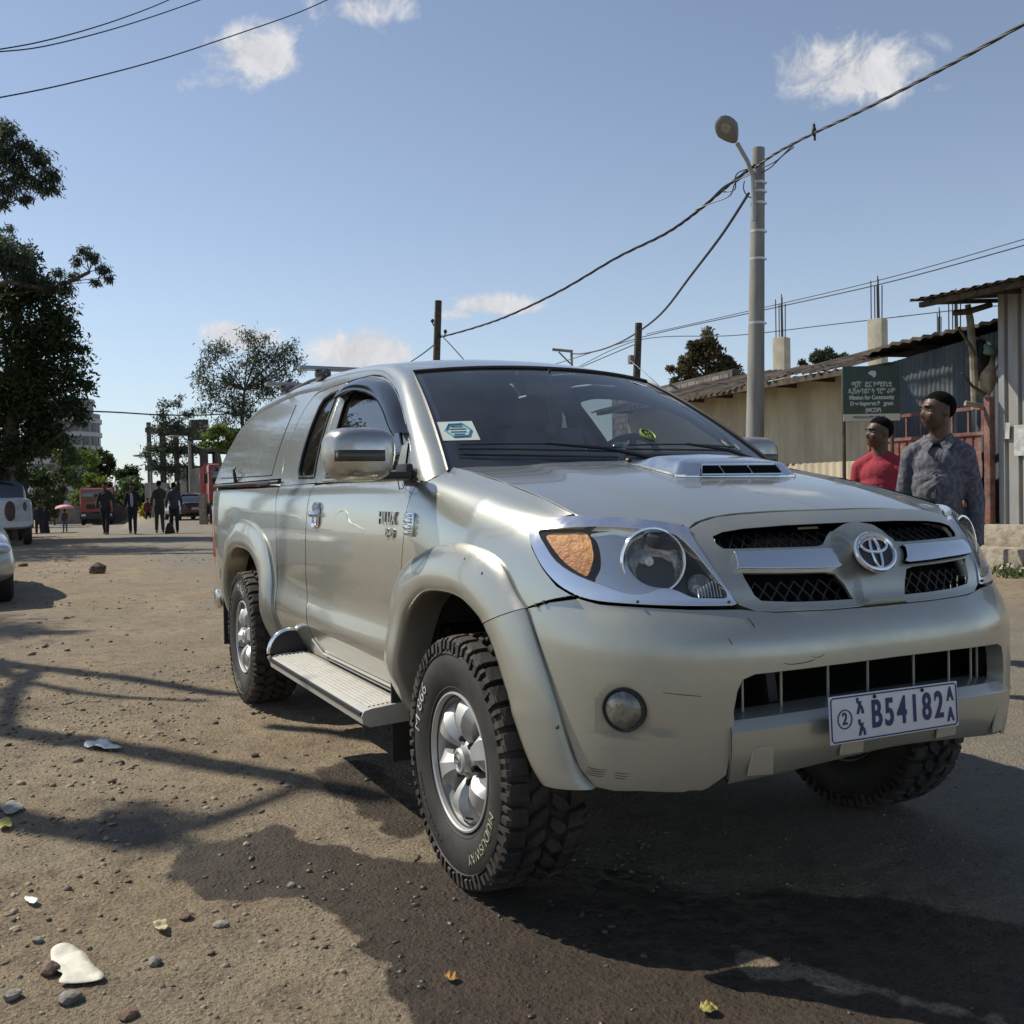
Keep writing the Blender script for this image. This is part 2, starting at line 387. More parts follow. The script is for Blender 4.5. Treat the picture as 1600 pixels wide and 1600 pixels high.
    # orient lips consistently not required (two sided)
    if side==-1:
        V3=[Vector((v.x,-v.y,v.z)) for v in V3]; NR=[Vector((v.x,-v.y,v.z)) for v in NR]; F3=[f[::-1] for f in F3]
    return mobj(name,V3,F3,m,parent,smooth=True,normals=None if flat else NR)
def strip(name,curves,m,parent,side=-1,closed=False,sharp=40,k=1):
    """loft through list of equally long 3d curves"""
    n=len(curves[0]);V=[]
    for c in curves: V+=[Vector(p) for p in c]
    Fc=[]
    for i in range(len(curves)-1):
        for j in range(n if closed else n-1):
            a=i*n+j;b=i*n+(j+1)%n; Fc.append([a,b,b+n,a+n])
    if side==-1: V=[Vector((v.x,-v.y,v.z)) for v in V]; Fc=[f[::-1] for f in Fc]
    return mobj(name,V,Fc,m,parent,smooth=True,sharp=sharp)
def resample(P,n):
    P=[Vector(p) for p in P]; d=[0]
    for a,b in zip(P,P[1:]): d.append(d[-1]+(b-a).length)
    out=[]
    for i in range(n):
        s=d[-1]*i/(n-1)
        j=0
        while j<len(d)-2 and d[j+1]<s: j+=1
        t=(s-d[j])/max(1e-9,d[j+1]-d[j]); out.append(P[j].lerp(P[j+1],min(1,t)))
    return out
def textmesh(name,s,size,M,m,parent,ext=.001,align='CENTER',bold=0.0,bend=None,sx=1.0):
    cu=bpy.data.curves.new(name,'FONT'); cu.body=s; cu.size=size; cu.extrude=ext; cu.align_x=align; cu.align_y='CENTER'; cu.offset=bold
    o=bpy.data.objects.new(name,cu); COL.objects.link(o); bpy.context.view_layer.update()
    dg=bpy.context.evaluated_depsgraph_get(); me=bpy.data.meshes.new_from_object(o.evaluated_get(dg)); bpy.data.objects.remove(o); bpy.data.curves.remove(cu)
    me.name=name; me.materials.clear(); me.materials.append(m)
    for v in me.vertices:
        c=Vector((v.co.x*sx,v.co.y,v.co.z)); v.co=bend(c) if bend else (M@c)
    q=bpy.data.objects.new(name,me); COL.objects.link(q)
    if parent: q.parent=parent
    return q

# ---------- truck surfaces (metres; x forward from front axle, y half width positive, z up) ----------
def cr(p0,p1,p2,p3,t):
    return 0.5*((2*p1)+(-p0+p2)*t+(2*p0-5*p1+4*p2-p3)*t*t+(-p0+3*p1-3*p2+p3)*t*t*t)
def crv(P,u):
    n=len(P)-1
    u=max(0.0,min(n-1e-9,u)); i=int(u); t=u-i
    a=P[i-1] if i>0 else [2*P[0][k]-P[1][k] for k in range(len(P[0]))]
    d=P[i+2] if i+2<=n else [2*P[n][k]-P[n-1][k] for k in range(len(P[0]))]
    b=P[i];c=P[i+1]
    return [cr(a[k],b[k],c[k],d[k],t) for k in range(len(b))]
def xparam(xs,x):
    # piecewise linear station parameter
    n=len(xs)-1
    if x<=xs[0]: return (x-xs[0])/(xs[1]-xs[0])
    for i in range(n):
        if x<=xs[i+1]: return i+(x-xs[i])/(xs[i+1]-xs[i])
    return n+(x-xs[n])/(xs[n]-xs[n-1])
def interp(tab,z):
    # monotone-ish smooth interpolation of (z,val) table: cubic hermite with finite-difference slopes
    n=len(tab)
    if z<=tab[0][0]: 
        s=(tab[1][1]-tab[0][1])/(tab[1][0]-tab[0][0]); return tab[0][1]+s*(z-tab[0][0])
    if z>=tab[-1][0]:
        s=(tab[-1][1]-tab[-2][1])/(tab[-1][0]-tab[-2][0]); return tab[-1][1]+s*(z-tab[-1][0])
    for i in range(n-1):
        if z<=tab[i+1][0]: break
    def sl(j):
        if j==0: return (tab[1][1]-tab[0][1])/(tab[1][0]-tab[0][0])
        if j==n-1: return (tab[-1][1]-tab[-2][1])/(tab[-1][0]-tab[-2][0])
        a=(tab[j][1]-tab[j-1][1])/(tab[j][0]-tab[j-1][0]);b=(tab[j+1][1]-tab[j][1])/(tab[j+1][0]-tab[j][0])
        return (a+b)/2
    x0,y0=tab[i];x1,y1=tab[i+1];h=x1-x0;t=(z-x0)/h;m0=sl(i)*h;m1=sl(i+1)*h
    return y0*(2*t**3-3*t*t+1)+m0*(t**3-2*t*t+t)+y1*(-2*t**3+3*t*t)+m1*(t**3-t*t)
SX=[-4.35,-4.0,-3.1,-2.3,-1.6,-1.0,-0.45,0.0,0.25,0.45,0.65]
SP=[
 [(.74,.42),(.77,.50),(.79,.58),(.80,.68),(.805,.80),(.81,.92),(.812,1.04),(.81,1.14),(.805,1.20),(.80,1.25),(.78,1.29)],
 [(.76,.40),(.80,.48),(.82,.56),(.835,.66),(.838,.78),(.838,.90),(.836,1.02),(.832,1.12),(.825,1.19),(.812,1.25),(.78,1.30)],
 [(.72,.36),(.78,.43),(.83,.51),(.858,.60),(.860,.68),(.852,.80),(.852,.94),(.848,1.07),(.838,1.17),(.815,1.25),(.77,1.30)],
 [(.71,.36),(.77,.42),(.825,.50),(.860,.59),(.866,.66),(.852,.78),(.852,.94),(.850,1.07),(.838,1.18),(.805,1.258),(.74,1.305)],
 [(.70,.36),(.76,.42),(.820,.50),(.860,.59),(.868,.65),(.850,.76),(.850,.92),(.848,1.07),(.835,1.18),(.802,1.258),(.72,1.305)],
 [(.70,.36),(.76,.42),(.820,.50),(.862,.59),(.870,.65),(.850,.76),(.850,.92),(.848,1.07),(.835,1.18),(.802,1.258),(.71,1.305)],
 [(.70,.36),(.76,.42),(.820,.50),(.862,.59),(.868,.66),(.853,.77),(.853,.92),(.850,1.07),(.836,1.17),(.798,1.25),(.70,1.303)],
 [(.70,.36),(.77,.42),(.820,.50),(.855,.60),(.862,.68),(.862,.80),(.866,.92),(.856,1.03),(.830,1.12),(.780,1.19),(.70,1.238)],
 [(.69,.36),(.75,.42),(.800,.50),(.840,.60),(.850,.68),(.852,.79),(.850,.90),(.838,.99),(.813,1.075),(.768,1.143),(.70,1.188)],
 [(.66,.36),(.72,.42),(.770,.50),(.800,.60),(.810,.68),(.812,.78),(.808,.88),(.796,.96),(.772,1.035),(.738,1.095),(.70,1.137)],
 [(.60,.36),(.66,.42),(.700,.50),(.730,.60),(.74,.68),(.742,.77),(.738,.86),(.728,.93),(.712,.99),(.700,1.04),(.68,1.08)],
]
def side(x,v):
    u=xparam(SX,x)
    n=len(SX)-1; uu=max(0.0,min(n-1e-9,u)); i=int(uu); t=uu-i
    def prof(j): 
        j=max(0,min(n,j)); return crv(SP[j],v)
    a=prof(i-1);b=prof(i);c=prof(i+1);d=prof(i+2)
    y=cr(a[0],b[0],c[0],d[0],t);z=cr(a[1],b[1],c[1],d[1],t)
    return (x,y,z)
def side_v(x,z):
    lo,hi=0.0,10.0
    for _ in range(30):
        m=(lo+hi)/2
        if side(x,m)[2]<z: lo=m
        else: hi=m
    return (lo+hi)/2
# front: superellipse plan
FA=[(.30,.74),(.36,.80),(.45,.85),(.55,.872),(.65,.88),(.75,.882),(.82,.876),(.85,.864),(.88,.845),(.91,.822),(.96,.803),(1.02,.771),(1.07,.735),(1.12,.68),(1.17,.60)]
FW=[(.30,.80),(.36,.84),(.45,.865),(.60,.875),(.80,.872),(.92,.862),(1.02,.845),(1.10,.815),(1.17,.77)]
FP,FQ=2.5,3.1
def front(t,z):
    # t in 0..1 (0 centre, 1 side)
    a=t*math.pi/2
    c=max(math.cos(a),0.0)**(2/FP); s=max(math.sin(a),0.0)**(2/FQ) if t>0 else 0.0
    return (interp(FA,z)*c, interp(FW,z)*s, z)
# remap so t near 0 is well spaced: use w with y ~ linear at centre
def frontw(w,z):
    # w in -1..1 ; y = W*g , g = |w| up to .8 then rounds
    s=1 if w>=0 else -1; w=abs(w)
    # angle measure: choose y fraction f(w)=sin-like
    f=math.sin(min(w,1.0)*math.pi/2)**0.9 if w>0 else 0.0
    yf=f; xx=max(0.0,1-yf**FQ)**(1/FP)
    return (interp(FA,z)*xx, s*interp(FW,z)*yf, z)
# hood
HC=[(-.60,1.348),(-.45,1.332),(-.2,1.303),(0,1.276),(.2,1.241),(.4,1.196),(.55,1.153),(.65,1.118),(.75,1.07)]
HE=[(-.60,1.325),(-.45,1.303),(-.2,1.272),(0,1.238),(.2,1.199),(.4,1.150),(.55,1.103),(.65,1.06),(.75,1.01)]
def hood(x,y):
    f=min(1.3,abs(y)/.70)
    c=interp(HC,x);e=interp(HE,x)
    z=c+(e-c)*f**2.2
    # raised centre field with soft crease
    k=1/(1+math.exp((abs(y)-(.47+.05*(x-.2)))/.018))
    z+=.008*(k-.5)*min(1,max(0,(x+.55)/.3))
    return (x,y,z)
# greenhouse side + roof, profile from belt to roof centre
def gside(x,z):
    d=z-1.27
    y=.800-.30*d-.30*d*d
    return (x,y,z)
# windshield: s -1..1 across, t 0 bottom..1 top
def wsh(s,t):
    xb,yb,zb=-.44,.715,1.325; xt,yt,zt=-1.09,.575,1.705
    x=xb+(xt-xb)*t;y=(yb+(yt-yb)*t)*s;z=zb+(zt-zb)*t
    bow=1-abs(s)**2.2
    x+=(.13*(1-t)+.10*t)*bow; z+=(.025*t+.0*(1-t))*bow
    b=4*t*(1-t)*.018
    x+=b*.5;z+=b*.87
    return (x,y,z)
# ================= TRUCK =================
TR=empty('pickup_truck',(0,0,0),0,'champagne silver pickup truck with canopy, chrome mirrors and mud tyres parked across the picture','pickup truck')
QS=.09
def sideq(x,q): return side(x,q/QS)
def S2(P): return [(x,side_v(x,z)*QS) if z<5 else (x,10*QS) for x,z in P]
PW=1.4
def frontp(p,z): return frontw(p/PW,z)
def Wp(P): return [(w*PW,z) for w,z in P]
def yw(y,z): return math.asin(min(1,(abs(y)/interp(FW,z))**(1/.9)))*2/PI*PW*(1 if y>=0 else -1)
def both(o): mirror_copy(o); return o
T5=9.0
archF=[(.335,.835),(.24,.905),(.12,.96),(-.03,.985),(-.2,.975),(-.38,.925),(-.49,.84),(-.555,.74),(-.58,.65),(-.585,.50),(-.58,.37)]
doorF=[(-.455,1.262),(-.485,1.19),(-.492,1.08),(-.53,.92),(-.595,.79),(-.65,.69),(-.675,.58),(-.68,.50)]
# fender
fp=S2([(-.455,T5),(-.3,T5),(-.1,T5),(.1,T5),(.3,T5),(.415,T5)]+[(.356,1.131),(.318,1.115),(.319,1.089),(.347,1.057),(.407,1.005),(.47,.961),(.525,.938)]+[(.449,.921),(.375,.897),(.335,.872)])+S2(archF)+S2([(-.68,.37)]+doorF[::-1]+[(-.45,1.285)])
fdent=lambda u,v: -.006*math.exp(-((u+.15)/.09)**2-((v-.66)/.06)**2)+.003*math.exp(-((u+.02)/.06)**2-((v-.60)/.05)**2)-.003*math.exp(-((u-.2)/.06)**2-((v-.55)/.04)**2)
fender=panel('fender',fp,sideq,PAINT,TR,res=.028,gap=.0022,lip=.03,bump=fdent)
both(fender)
# indicator on fender
def oncurve(fn,u,v):
    p=Vector(fn(u,v));h=1e-3
    a=Vector(fn(u+h,v))-Vector(fn(u-h,v)); b=Vector(fn(u,v+h))-Vector(fn(u,v-h)); n=a.cross(b).normalized()
    if n.dot(p-Vector((-1.5,0,.8)))<0:n=-n
    return p,n,a.normalized(),b.normalized()
def R_(p): return Vector((p.x,-p.y,p.z))
for s in (1,-1):
    p,n,a,b=oncurve(sideq,-.435,side_v(-.435,1.105)*QS)
    mb=MB(); c=p+n*.004
    for k,(dz,hh) in enumerate(((-.028,.010),(-.010,.012),(.012,.014),(.03,.008))):
        mb.box(c+b*dz+n*.004,(.060-.010*abs(k-1.5),.022,hh*1.25),Matrix(((a.x,n.x,b.x),(a.y,n.y,b.y),(a.z,n.z,b.z))),bev=.004)
    mb.box(c,(.072,.010,.080),Matrix(((a.x,n.x,b.x),(a.y,n.y,b.y),(a.z,n.z,b.z))),bev=.003)
    if s==1: mb.v=[(x,-y,z) for x,y,z in mb.v]
    mb.build('side_indicator',CHROME,TR)
# door
dp=S2(doorF)+S2([(-.68,.495),(-1.0,.495),(-1.5,.497),(-1.60,.512),(-1.68,.565),(-1.735,.67),(-1.79,.83),(-1.785,.95),(-1.775,1.045),(-1.768,1.13),(-1.778,1.255)])+S2([(-1.5,1.262),(-1.0,1.262)])
def ddent(u,v):
    r=0
    for (x,q,sx,sq,a) in ((-1.1,.66,.16,.05,-.004),(-.85,.68,.10,.07,.004),(-1.45,.63,.15,.05,.003),(-1.25,.72,.08,.03,-.004),(-.95,.60,.12,.03,-.004),(-1.6,.45,.06,.03,.002)):
        r+=a*math.exp(-((u-x)/sx)**2-((v-q)/sq)**2)
    return r
door=panel('door',dp,sideq,PAINT,TR,res=.03,gap=.0022,lip=.03,bump=ddent); both(door)
# quarter (rear cab) panel & bed side
archR=[(-2.50,.37),(-2.52,.50),(-2.55,.66),(-2.63,.80),(-2.76,.91),(-2.93,.97),(-3.1,.985),(-3.27,.97),(-3.44,.91),(-3.57,.80),(-3.65,.66),(-3.68,.52),(-3.70,.44)]
qp=S2([(-1.782,1.262),(-1.772,1.13),(-1.779,1.045),(-1.789,.95),(-1.794,.83),(-1.739,.67),(-1.684,.565),(-1.61,.51),(-1.62,.46),(-1.9,.44),(-2.30,.44)])+S2([(-2.325,.6),(-2.33,.8),(-2.34,1.0),(-2.37,1.15),(-2.43,1.262)])
both(panel('rear_quarter_panel',qp,sideq,PAINT,TR,res=.03,gap=.0022,lip=.03))
bp_=S2([(-2.435,1.255),(-2.375,1.15),(-2.345,1.0),(-2.335,.8),(-2.33,.6),(-2.305,.40)])+S2([(-2.49,.40)]+archR+[(-4.0,.46),(-4.25,.50),(-4.31,.60),(-4.335,.8),(-4.34,1.0),(-4.345,1.25)])+S2([(-3.9,1.255),(-3.0,1.255)])
both(panel('bed_side',bp_,sideq,PAINT,TR,res=.04,gap=.0025,lip=.03,bump=lambda u,v:.004*math.sin(u*9)*math.exp(-((v-.7)/.2)**2)*.4))
# sill below the doors
sp_=S2([(-.68,.492),(-.68,.385),(-1.6,.385),(-2.28,.385),(-2.28,.436),(-1.9,.436),(-1.62,.456),(-1.6,.508),(-1.5,.493)])
both(panel('door_sill',sp_,sideq,PAINT,TR,res=.04,gap=.002,lip=.03,offs=-.004))
# --- wheel arch flares
def bodyy(x,z):
    if x>.25 and z<.95:
        A=interp(FA,z);Wd=interp(FW,z); r=max(0,1-(max(x,0)/A)**FP)
        yf=Wd*r**(1/FQ)
        if x<.4 and z>.62:
            t=(x-.25)/.15; t=max(t,min(1,1-(z-.62)/.12)); return yf*t+side(x,side_v(x,z))[1]*(1-t)
        return yf
    return side(x,side_v(x,z))[1]
def bpt(x,z,o):
    h=.004; y=bodyy(x,z); dx=(bodyy(x+h,z)-bodyy(x-h,z))/(2*h); dz=(bodyy(x,z+h)-bodyy(x,z-h))/(2*h)
    n=Vector((-dx,1,-dz)).normalized(); return Vector((x,y,z))+n*o
def flare(outer,inner,name='wheel_arch_flare',prof=None):
    n=46
    O=resample([(x,0,z) for x,z in smoothpoly(outer,False,5)],n); I=resample([(x,0,z) for x,z in smoothpoly(inner,False,5)],n)
    rows=[]
    for f,o in ((0,-.004),(.004,.009),(.05,.0155),(.2,.024),(.42,.033),(.65,.038),(.85,.037),(.95,.032),(.99,.024),(1.0,.014)):
        rows.append([bpt(a.x+(b.x-a.x)*f,a.z+(b.z-a.z)*f,o) for a,b in zip(O,I)])
    cx=sum(p.x for p in I)/n
    for dep,sh in ((.00,0.004),(-.03,.006),(-.10,.012)):
        rows.append([bpt(b.x+(0 if abs(b.x-cx)<.01 else sh*(1 if b.x>cx else -1)*.3),b.z+sh*.3,0)+Vector((0,dep-.0,0)) for b in I])
    return strip(name,rows,PAINTB,TR,sharp=42)
fo=[(-.63,.40),(-.635,.55),(-.632,.70),(-.615,.83),(-.545,.915),(-.41,.985),(-.145,1.045),(.073,1.055),(.24,1.01),(.335,.925),(.372,.895)]
fi=[(-.49,.40),(-.485,.55),(-.475,.66),(-.45,.745),(-.385,.82),(-.25,.885),(-.09,.905),(.06,.90),(.17,.862),(.205,.838)]
both(flare(fo,fi))
lo=[(.374,.893),(.408,.839),(.44,.78),(.469,.719),(.495,.65),(.514,.583),(.541,.495),(.573,.449)]
li=[(.208,.836),(.26,.778),(.30,.715),(.335,.647),(.365,.585),(.392,.526),(.415,.48),(.436,.447)]
both(flare(lo,li,'bumper_corner_flare'))
ro=[(-2.38,.47),(-2.385,.60),(-2.41,.75),(-2.47,.89),(-2.60,1.0),(-2.85,1.06),(-3.10,1.075),(-3.35,1.065),(-3.6,.99),(-3.73,.86),(-3.78,.72),(-3.79,.58),(-3.79,.50)]
ri=[(-2.55,.45),(-2.555,.56),(-2.585,.69),(-2.66,.80),(-2.80,.88),(-2.95,.905),(-3.1,.91),(-3.26,.905),(-3.42,.87),(-3.54,.79),(-3.605,.69),(-3.625,.58),(-3.63,.50)]
both(flare(ro,ri))
# screws on the flares
sc_l=[]
for x,z,o in ((.08,1.01,.024),(.19,.975,.026),(.27,.92,.022),(.355,.865,.014),(.40,.80,.014),(.50,.60,.018),(.405,.905,.006),(.43,.915,.006),(.24,.80,.034)):
    sc_l.append(bpt(x,z,o))
for s in (1,-1):
    for p in sc_l:
        q=Vector((p.x,-s*p.y,p.z)); mb=MB(); mb.ell(q,(.006,.004,.006),10,6); mb.build('screw',mat('rusty_screw',(.08,.06,.045),.6,.5),TR)
# wheel housings (dark liners) : inner arch tunnels
for s in (1,-1):
    for cx,pts in ((0,fi+[(.30,.80),(.40,.66),(.46,.52),(.48,.42)]),(-3.1,ri)):
        a=[Vector((x*1.0,s*.76,z)) for x,z in smoothpoly(pts,False,3)]
        n=len(a);R1=[];R2=[]
        for p in a:
            d=Vector((p.x-cx,0,p.z-.4)); d=d*1.06; q=Vector((cx+d.x,0,.4+d.z)); R1.append(Vector((q.x,s*(.835 if q.x<.30 else .835-.45*(q.x-.30)),q.z))); R2.append(Vector((q.x,s*.40,q.z)))
        V=R1+R2; Fc=[[i,i+1,n+i+1,n+i] for i in range(n-1)]+[list(range(n,2*n))]
        mobj('wheel_housing',V,Fc,mat('wheel_housing',(.02,.019,.017),.8,dust=((.16,.13,.09),.5,6.0)),TR,sharp=40)
# --- front bumper
bt=Wp([(.119*0,.891),(.119,.892),(.241,.895),(.314,.906),(.42,.908),(.531,.914),(.616,.918),(.667,.930),(.739,.916),(.800,.893)])
seam=Wp([(.784,.839),(.745,.719),(.725,.65),(.707,.583),(.678,.495),(.642,.449)])
bb=Wp([(.60,.445),(.544,.452),(.45,.455),(.40,.468)])
half=bt[1:]+seam+bb
sl=Wp([(.365,.50),(.359,.56),(.352,.62)])   # strip recess side
op=Wp([(.354,.66),(.347,.71),(.336,.738),(.31,.75),(.24,.754),(.144,.758),(.0,.760)])
H=half+sl+op
outer=[bt[0]]+H[:-1]+[op[-1]]
full=H[:-1]+[op[-1]]+[(-p,z) for p,z in H[:-1][::-1]]+[bt[0]]
def bbump(p,z):
    w=abs(p)/PW; r=0
    # fog lamp recess with a scoop running inboard
    d=math.hypot((w-.585)*1.15,(z-.655)); r-=.036*(1-min(1,max(0,(d-.050)/.040)))**2 if d<.09 else 0
    k=max(0,min(1,(w-.42)/.08))*max(0,min(1,(.675-w)/.10)); k=k*k*(3-2*k)
    zz=.598-.10*(w-.50)
    if z>zz: r-=.034*k*min(1,(z-zz)/.012)*math.exp(-((z-zz)/.042)**2)
    r+=.006*math.exp(-((z-zz+.010)/.012)**2)*k
    r-=.0035*math.exp(-((w-(.470-.22*(.60-z)))/.006)**2)*(1 if z<.60 else max(0,1-(z-.60)/.06))
    # raised vertical ridge beside the opening
    r+=.007*math.exp(-((w-(.405-.07*(z-.6)))/.010)**2)*(1 if z<.70 else max(0,1-(z-.70)/.05))
    r-=.004*math.exp(-((z-.815)/.02)**2)*0
    return r
bumper=panel('front_bumper',full,frontp,PAINTB,TR,res=.0125,gap=.002,lip=.045,inward=Vector((-.6,0,.6)),bump=bbump,side=1)
# lower bar
def loftw(ws,secs,name,m,parent=TR,z_of=None):
    rows=[]
    for k in range(len(secs)):
        row=[]
        for w in ws:
            t=abs(w)/.36; zt=.654-.018*t*t; zb=.520-.045*t**1.5
            f,o=secs[k]; z=zb+(zt-zb)*f
            p,n,_,_=oncurve(frontp,w*PW,z); row.append(p+n*o)
        rows.append(row)
    return strip(name,rows,m,parent,side=1,sharp=30)
ws=[-.36+.72*i/60 for i in range(61)]
bar=loftw(ws,[(1.02,-.09),(1.0,-.022),(.99,-.012),(.86,.010),(.83,.013),(.5,.016),(.1,.006),(0,-.004),(-.05,-.05)],'bumper_lower_bar',PAINTB)
for s in (-1,1):
    w=s*.361; mb=MB(); pr=[]
    for f,o in ((1.02,-.06),(1.0,-.022),(.86,.010),(.5,.016),(.1,.006),(-.05,-.05)):
        zt=.636;zb=.475; p,n,_,_=oncurve(frontp,w*PW,zb+(zt-zb)*f); pr.append(p+n*o)
    mb.add(pr,[list(range(len(pr)))]); mb.build('bar_end',PAINTB,bar,smooth=False)
for w0 in (-.30,-.105,.105,.30):
    zb0=.520-.045*(abs(w0)/.36)**1.5+.018
    pl=[(w0-.027,zb0),(w0-.018,zb0+.062),(w0-.012,zb0+.070),(w0+.020,zb0+.070),(w0+.025,zb0+.062),(w0+.027,zb0)]
    pl=[(a*PW,b) for a,b in pl]
    panel('bumper_pad',pl,frontp,PAINTB,bar,res=.02,gap=.001,lip=.005,offs=.0175,side=1,inward=Vector((-.6,0,.6)))
# grille bars behind the opening + radiator dark
mb=MB()
for w in (-.31,-.22,-.11,-.02,.08,.19,.29,.33):
    p,n,_,_=oncurve(frontp,w*PW,.70); mb.box(p-n*.05+Vector((-.02,0,-.0)),(.005,.006,.16),bev=.001)
mb.build('bumper_grille_bar',mat('bar_beige',(.42,.39,.31),.5),TR)
mb=MB(); mb.box((.60,0,.72),(.05,1.2,.42)); mb.build('radiator_core',DARK,TR)
mb=MB(); mb.box((.66,0,.625),(.20,1.0,.03)); mb.build('bumper_shelf',mat('dark_grey_plastic',(.03,.03,.03),.5),TR)
mb=MB(); mb.prism([(0,0),(.03,0),(.015,.10),(-.015,.10)],(.74,-.33,.655),(0,1,0),(0,0,1),(.02,0,0)); mb.build('broken_bracket',mat('dark_grey_plastic',(.03,.03,.03),.5),TR)
# fog lamps
for s in (-1,1):
    p,n,_,_=oncurve(frontp,s*.585*PW,.655); c=p-n*.035
    mb=MB(); mb.lathe([(.056,0),(.056,.022),(.053,.026),(.050,.024)],c,n,32); o=mb.build('fog_lamp',mat('dark_grey_plastic',(.03,.03,.03),.5),TR)
    mb=MB(); mb.lathe([(.052,.005),(.050,.020),(.038,.029),(.020,.033),(.0005,.034)],c,n,32); mb.build('lens',mat('fog_lens',(.10,.095,.085),.10,.3,coat=1,bump=.6,bscale=70,bdist=.004,col2=(.22,.21,.18),vscale=30),o)
# fender corner: bumper reflector right side chrome clip left out
# --- grille surround
go=Wp([(0,1.143),(.08,1.1435),(.158,1.142),(.235,1.139),(.297,1.134),(.345,1.122),(.385,1.103),(.368,1.04),(.337,.964),(.313,.916),(.28,.9),(.241,.896),(.119,.8925)])
gout=go+[(0,.8925)]+[(-p,z) for p,z in go[1:][::-1]]
hu=Wp([(0,1.106),(.14,1.105),(.25,1.100),(.305,1.093),(.332,1.083),(.330,1.066),(.318,1.055),(.25,1.053),(.155,1.050),(.100,1.049),(.080,1.056),(.062,1.075),(.045,1.087),(.02,1.0915)])
hup=hu+[(-p,z) for p,z in hu[1:][::-1]]
hl=Wp([(.292,.990),(.2,.986),(.100,.983),(.080,.978),(.066,.950),(.055,.913),(.12,.914),(.20,.917),(.262,.924),(.275,.938)])
hll=[(-p,z) for p,z in hl[::-1]]
def gb(p,z):
    w=abs(p)/PW; r=0
    r+=.016*max(0,1-abs(z-1.018)/.034)**.6*(1/(1+math.exp((w-.318)/.01))) if abs(z-1.018)<.034 else 0
    e=(w/.062)**2+((z-1.03)/.068)**2
    lowk=.045*max(0,min(1,(1.03-z)/.14))
    if z<1.03: e=min(e,(w/(.058-.10*(1.03-z)))**2)
    if e<1: r+=(.022+.020*max(0,min(1,(z-.96)/.12)))*min(1,(1-e)*2.2)**.6
    return r
gs=panel('grille_surround',gout,frontp,PAINTB,TR,holes=[hup,hl,hll],res=.012,gap=.0018,lip=.035,hlip=.009,inward=Vector((-.6,0,.8)),bump=gb,side=1)
# honeycomb / diamond mesh
def meshgrid(poly_bb,z0,z1,wmax,off,wmin=-1):
    mb=MB(); dz=.0235;dw=.031
    nrow=int((z1-z0)/dz)+2
    def P(w,z): 
        p,n,_,_=oncurve(frontp,w*PW,z); return p+n*off
    for r in range(nrow):
        for c in range(int(2*wmax/dw)+2):
            w=-wmax+c*dw+(r%2)*dw/2; z=z0+r*dz
            for dw2 in (-dw/2,dw/2):
                w1=w+dw2; z1_=z+dz
                if abs(w)>wmax or abs(w1)>wmax: continue
                if abs((w+w1)/2)<wmin: continue
                if z1_>z1+.012: continue
                a=P(w,z);b=P(w1,z1_); mb.tube([a,b],.0028,5,caps=False)
    return mb
mu=meshgrid(None,1.042,1.102,.34,-.035); mu.build('grille_mesh',MESHM,TR)
ml=meshgrid(None,.908,.985,.30,-.035,.03)
for sg_ in (-1,1):
    keep=[f for f in ml.f if sum(ml.v[i][1] for i in f)*sg_>0]; us=sorted({i for f in keep for i in f}); mp_0={i:k for k,i in enumerate(us)}
    mobj('grille_mesh',[ml.v[i] for i in us],[[mp_0[i] for i in f] for f in keep],MESHM,TR)
V=[];
for z in (.88,.95,1.0,1.06,1.13):
    for i in range(31):
        w=-.40+.80*i/30; p,n,_,_=oncurve(frontp,w*PW,z); V.append(p-n*.065)
mb=MB(); mb.box((.47,0,.93),(.03,1.15,.30)); mb.build('grille_light_block',DARK,TR,smooth=False)  # dark box added to stop light coming through the grille
mobj('grille_backing',V,[[a*31+b,a*31+b+1,(a+1)*31+b+1,(a+1)*31+b] for a in range(4) for b in range(30)],DARK,TR)
# chrome grille bars
for s in (-1,1):
    pl=[(s*a*PW,b) for a,b in smoothpoly([(.302,1.033),(.295,1.036),(.2,1.0355),(.088,1.0335),(.083,1.026),(.076,1.0),(.080,.990),(.2,.9945),(.296,.998),(.304,1.003)],True,2,sharp=(2,4,7))]
    panel('grille_chrome_bar',pl,frontp,CHROME,TR,res=.012,gap=0,lip=.016,offs=.0,side=1,inward=Vector((-.6,0,.8)),bump=lambda p,z:.020+.006*(1-((z-1.016)/.022)**2))
# emblem : three ovals in chrome on black field
ep,en,ea,eb=oncurve(frontp,.004,1.030); en=Vector((.92,0,.39)).normalized(); eu=Vector((0,1,0)); ev=en.cross(eu)*1; ev=Vector((-en.z,0,en.x))
ec=ep+en*.053+Vector((.004,-.022,-.020))
def oval(cx,cz,a,b,n=40,rot=0): return [ec+eu*(cx+a*math.cos(2*PI*i/n))+ev*(cz+b*math.sin(2*PI*i/n)) for i in range(n)]
mb=MB(); mb.tube([p+en*.004 for p in oval(0,0,.066,.050)],.0075,8,closed=True)
em=mb.build('emblem',CHROME,TR)
mb=MB(); mb.tube([p+en*.006 for p in oval(0,.0185,.045,.0195)],.0048,8,closed=True); mb.build('emblem_oval',CHROME,em)
mb=MB(); mb.tube([p+en*.006 for p in oval(0,-.002,.0145,.043)],.0045,8,closed=True); mb.build('emblem_oval',CHROME,em)
mb=MB(); q=oval(0,0,.064,.048); mb.add([ec+en*.003]+[p+en*.003 for p in q],[[0,i+1,(i+1)%40+1] for i in range(40)]); mb.build('emblem_field',MESHM,em)
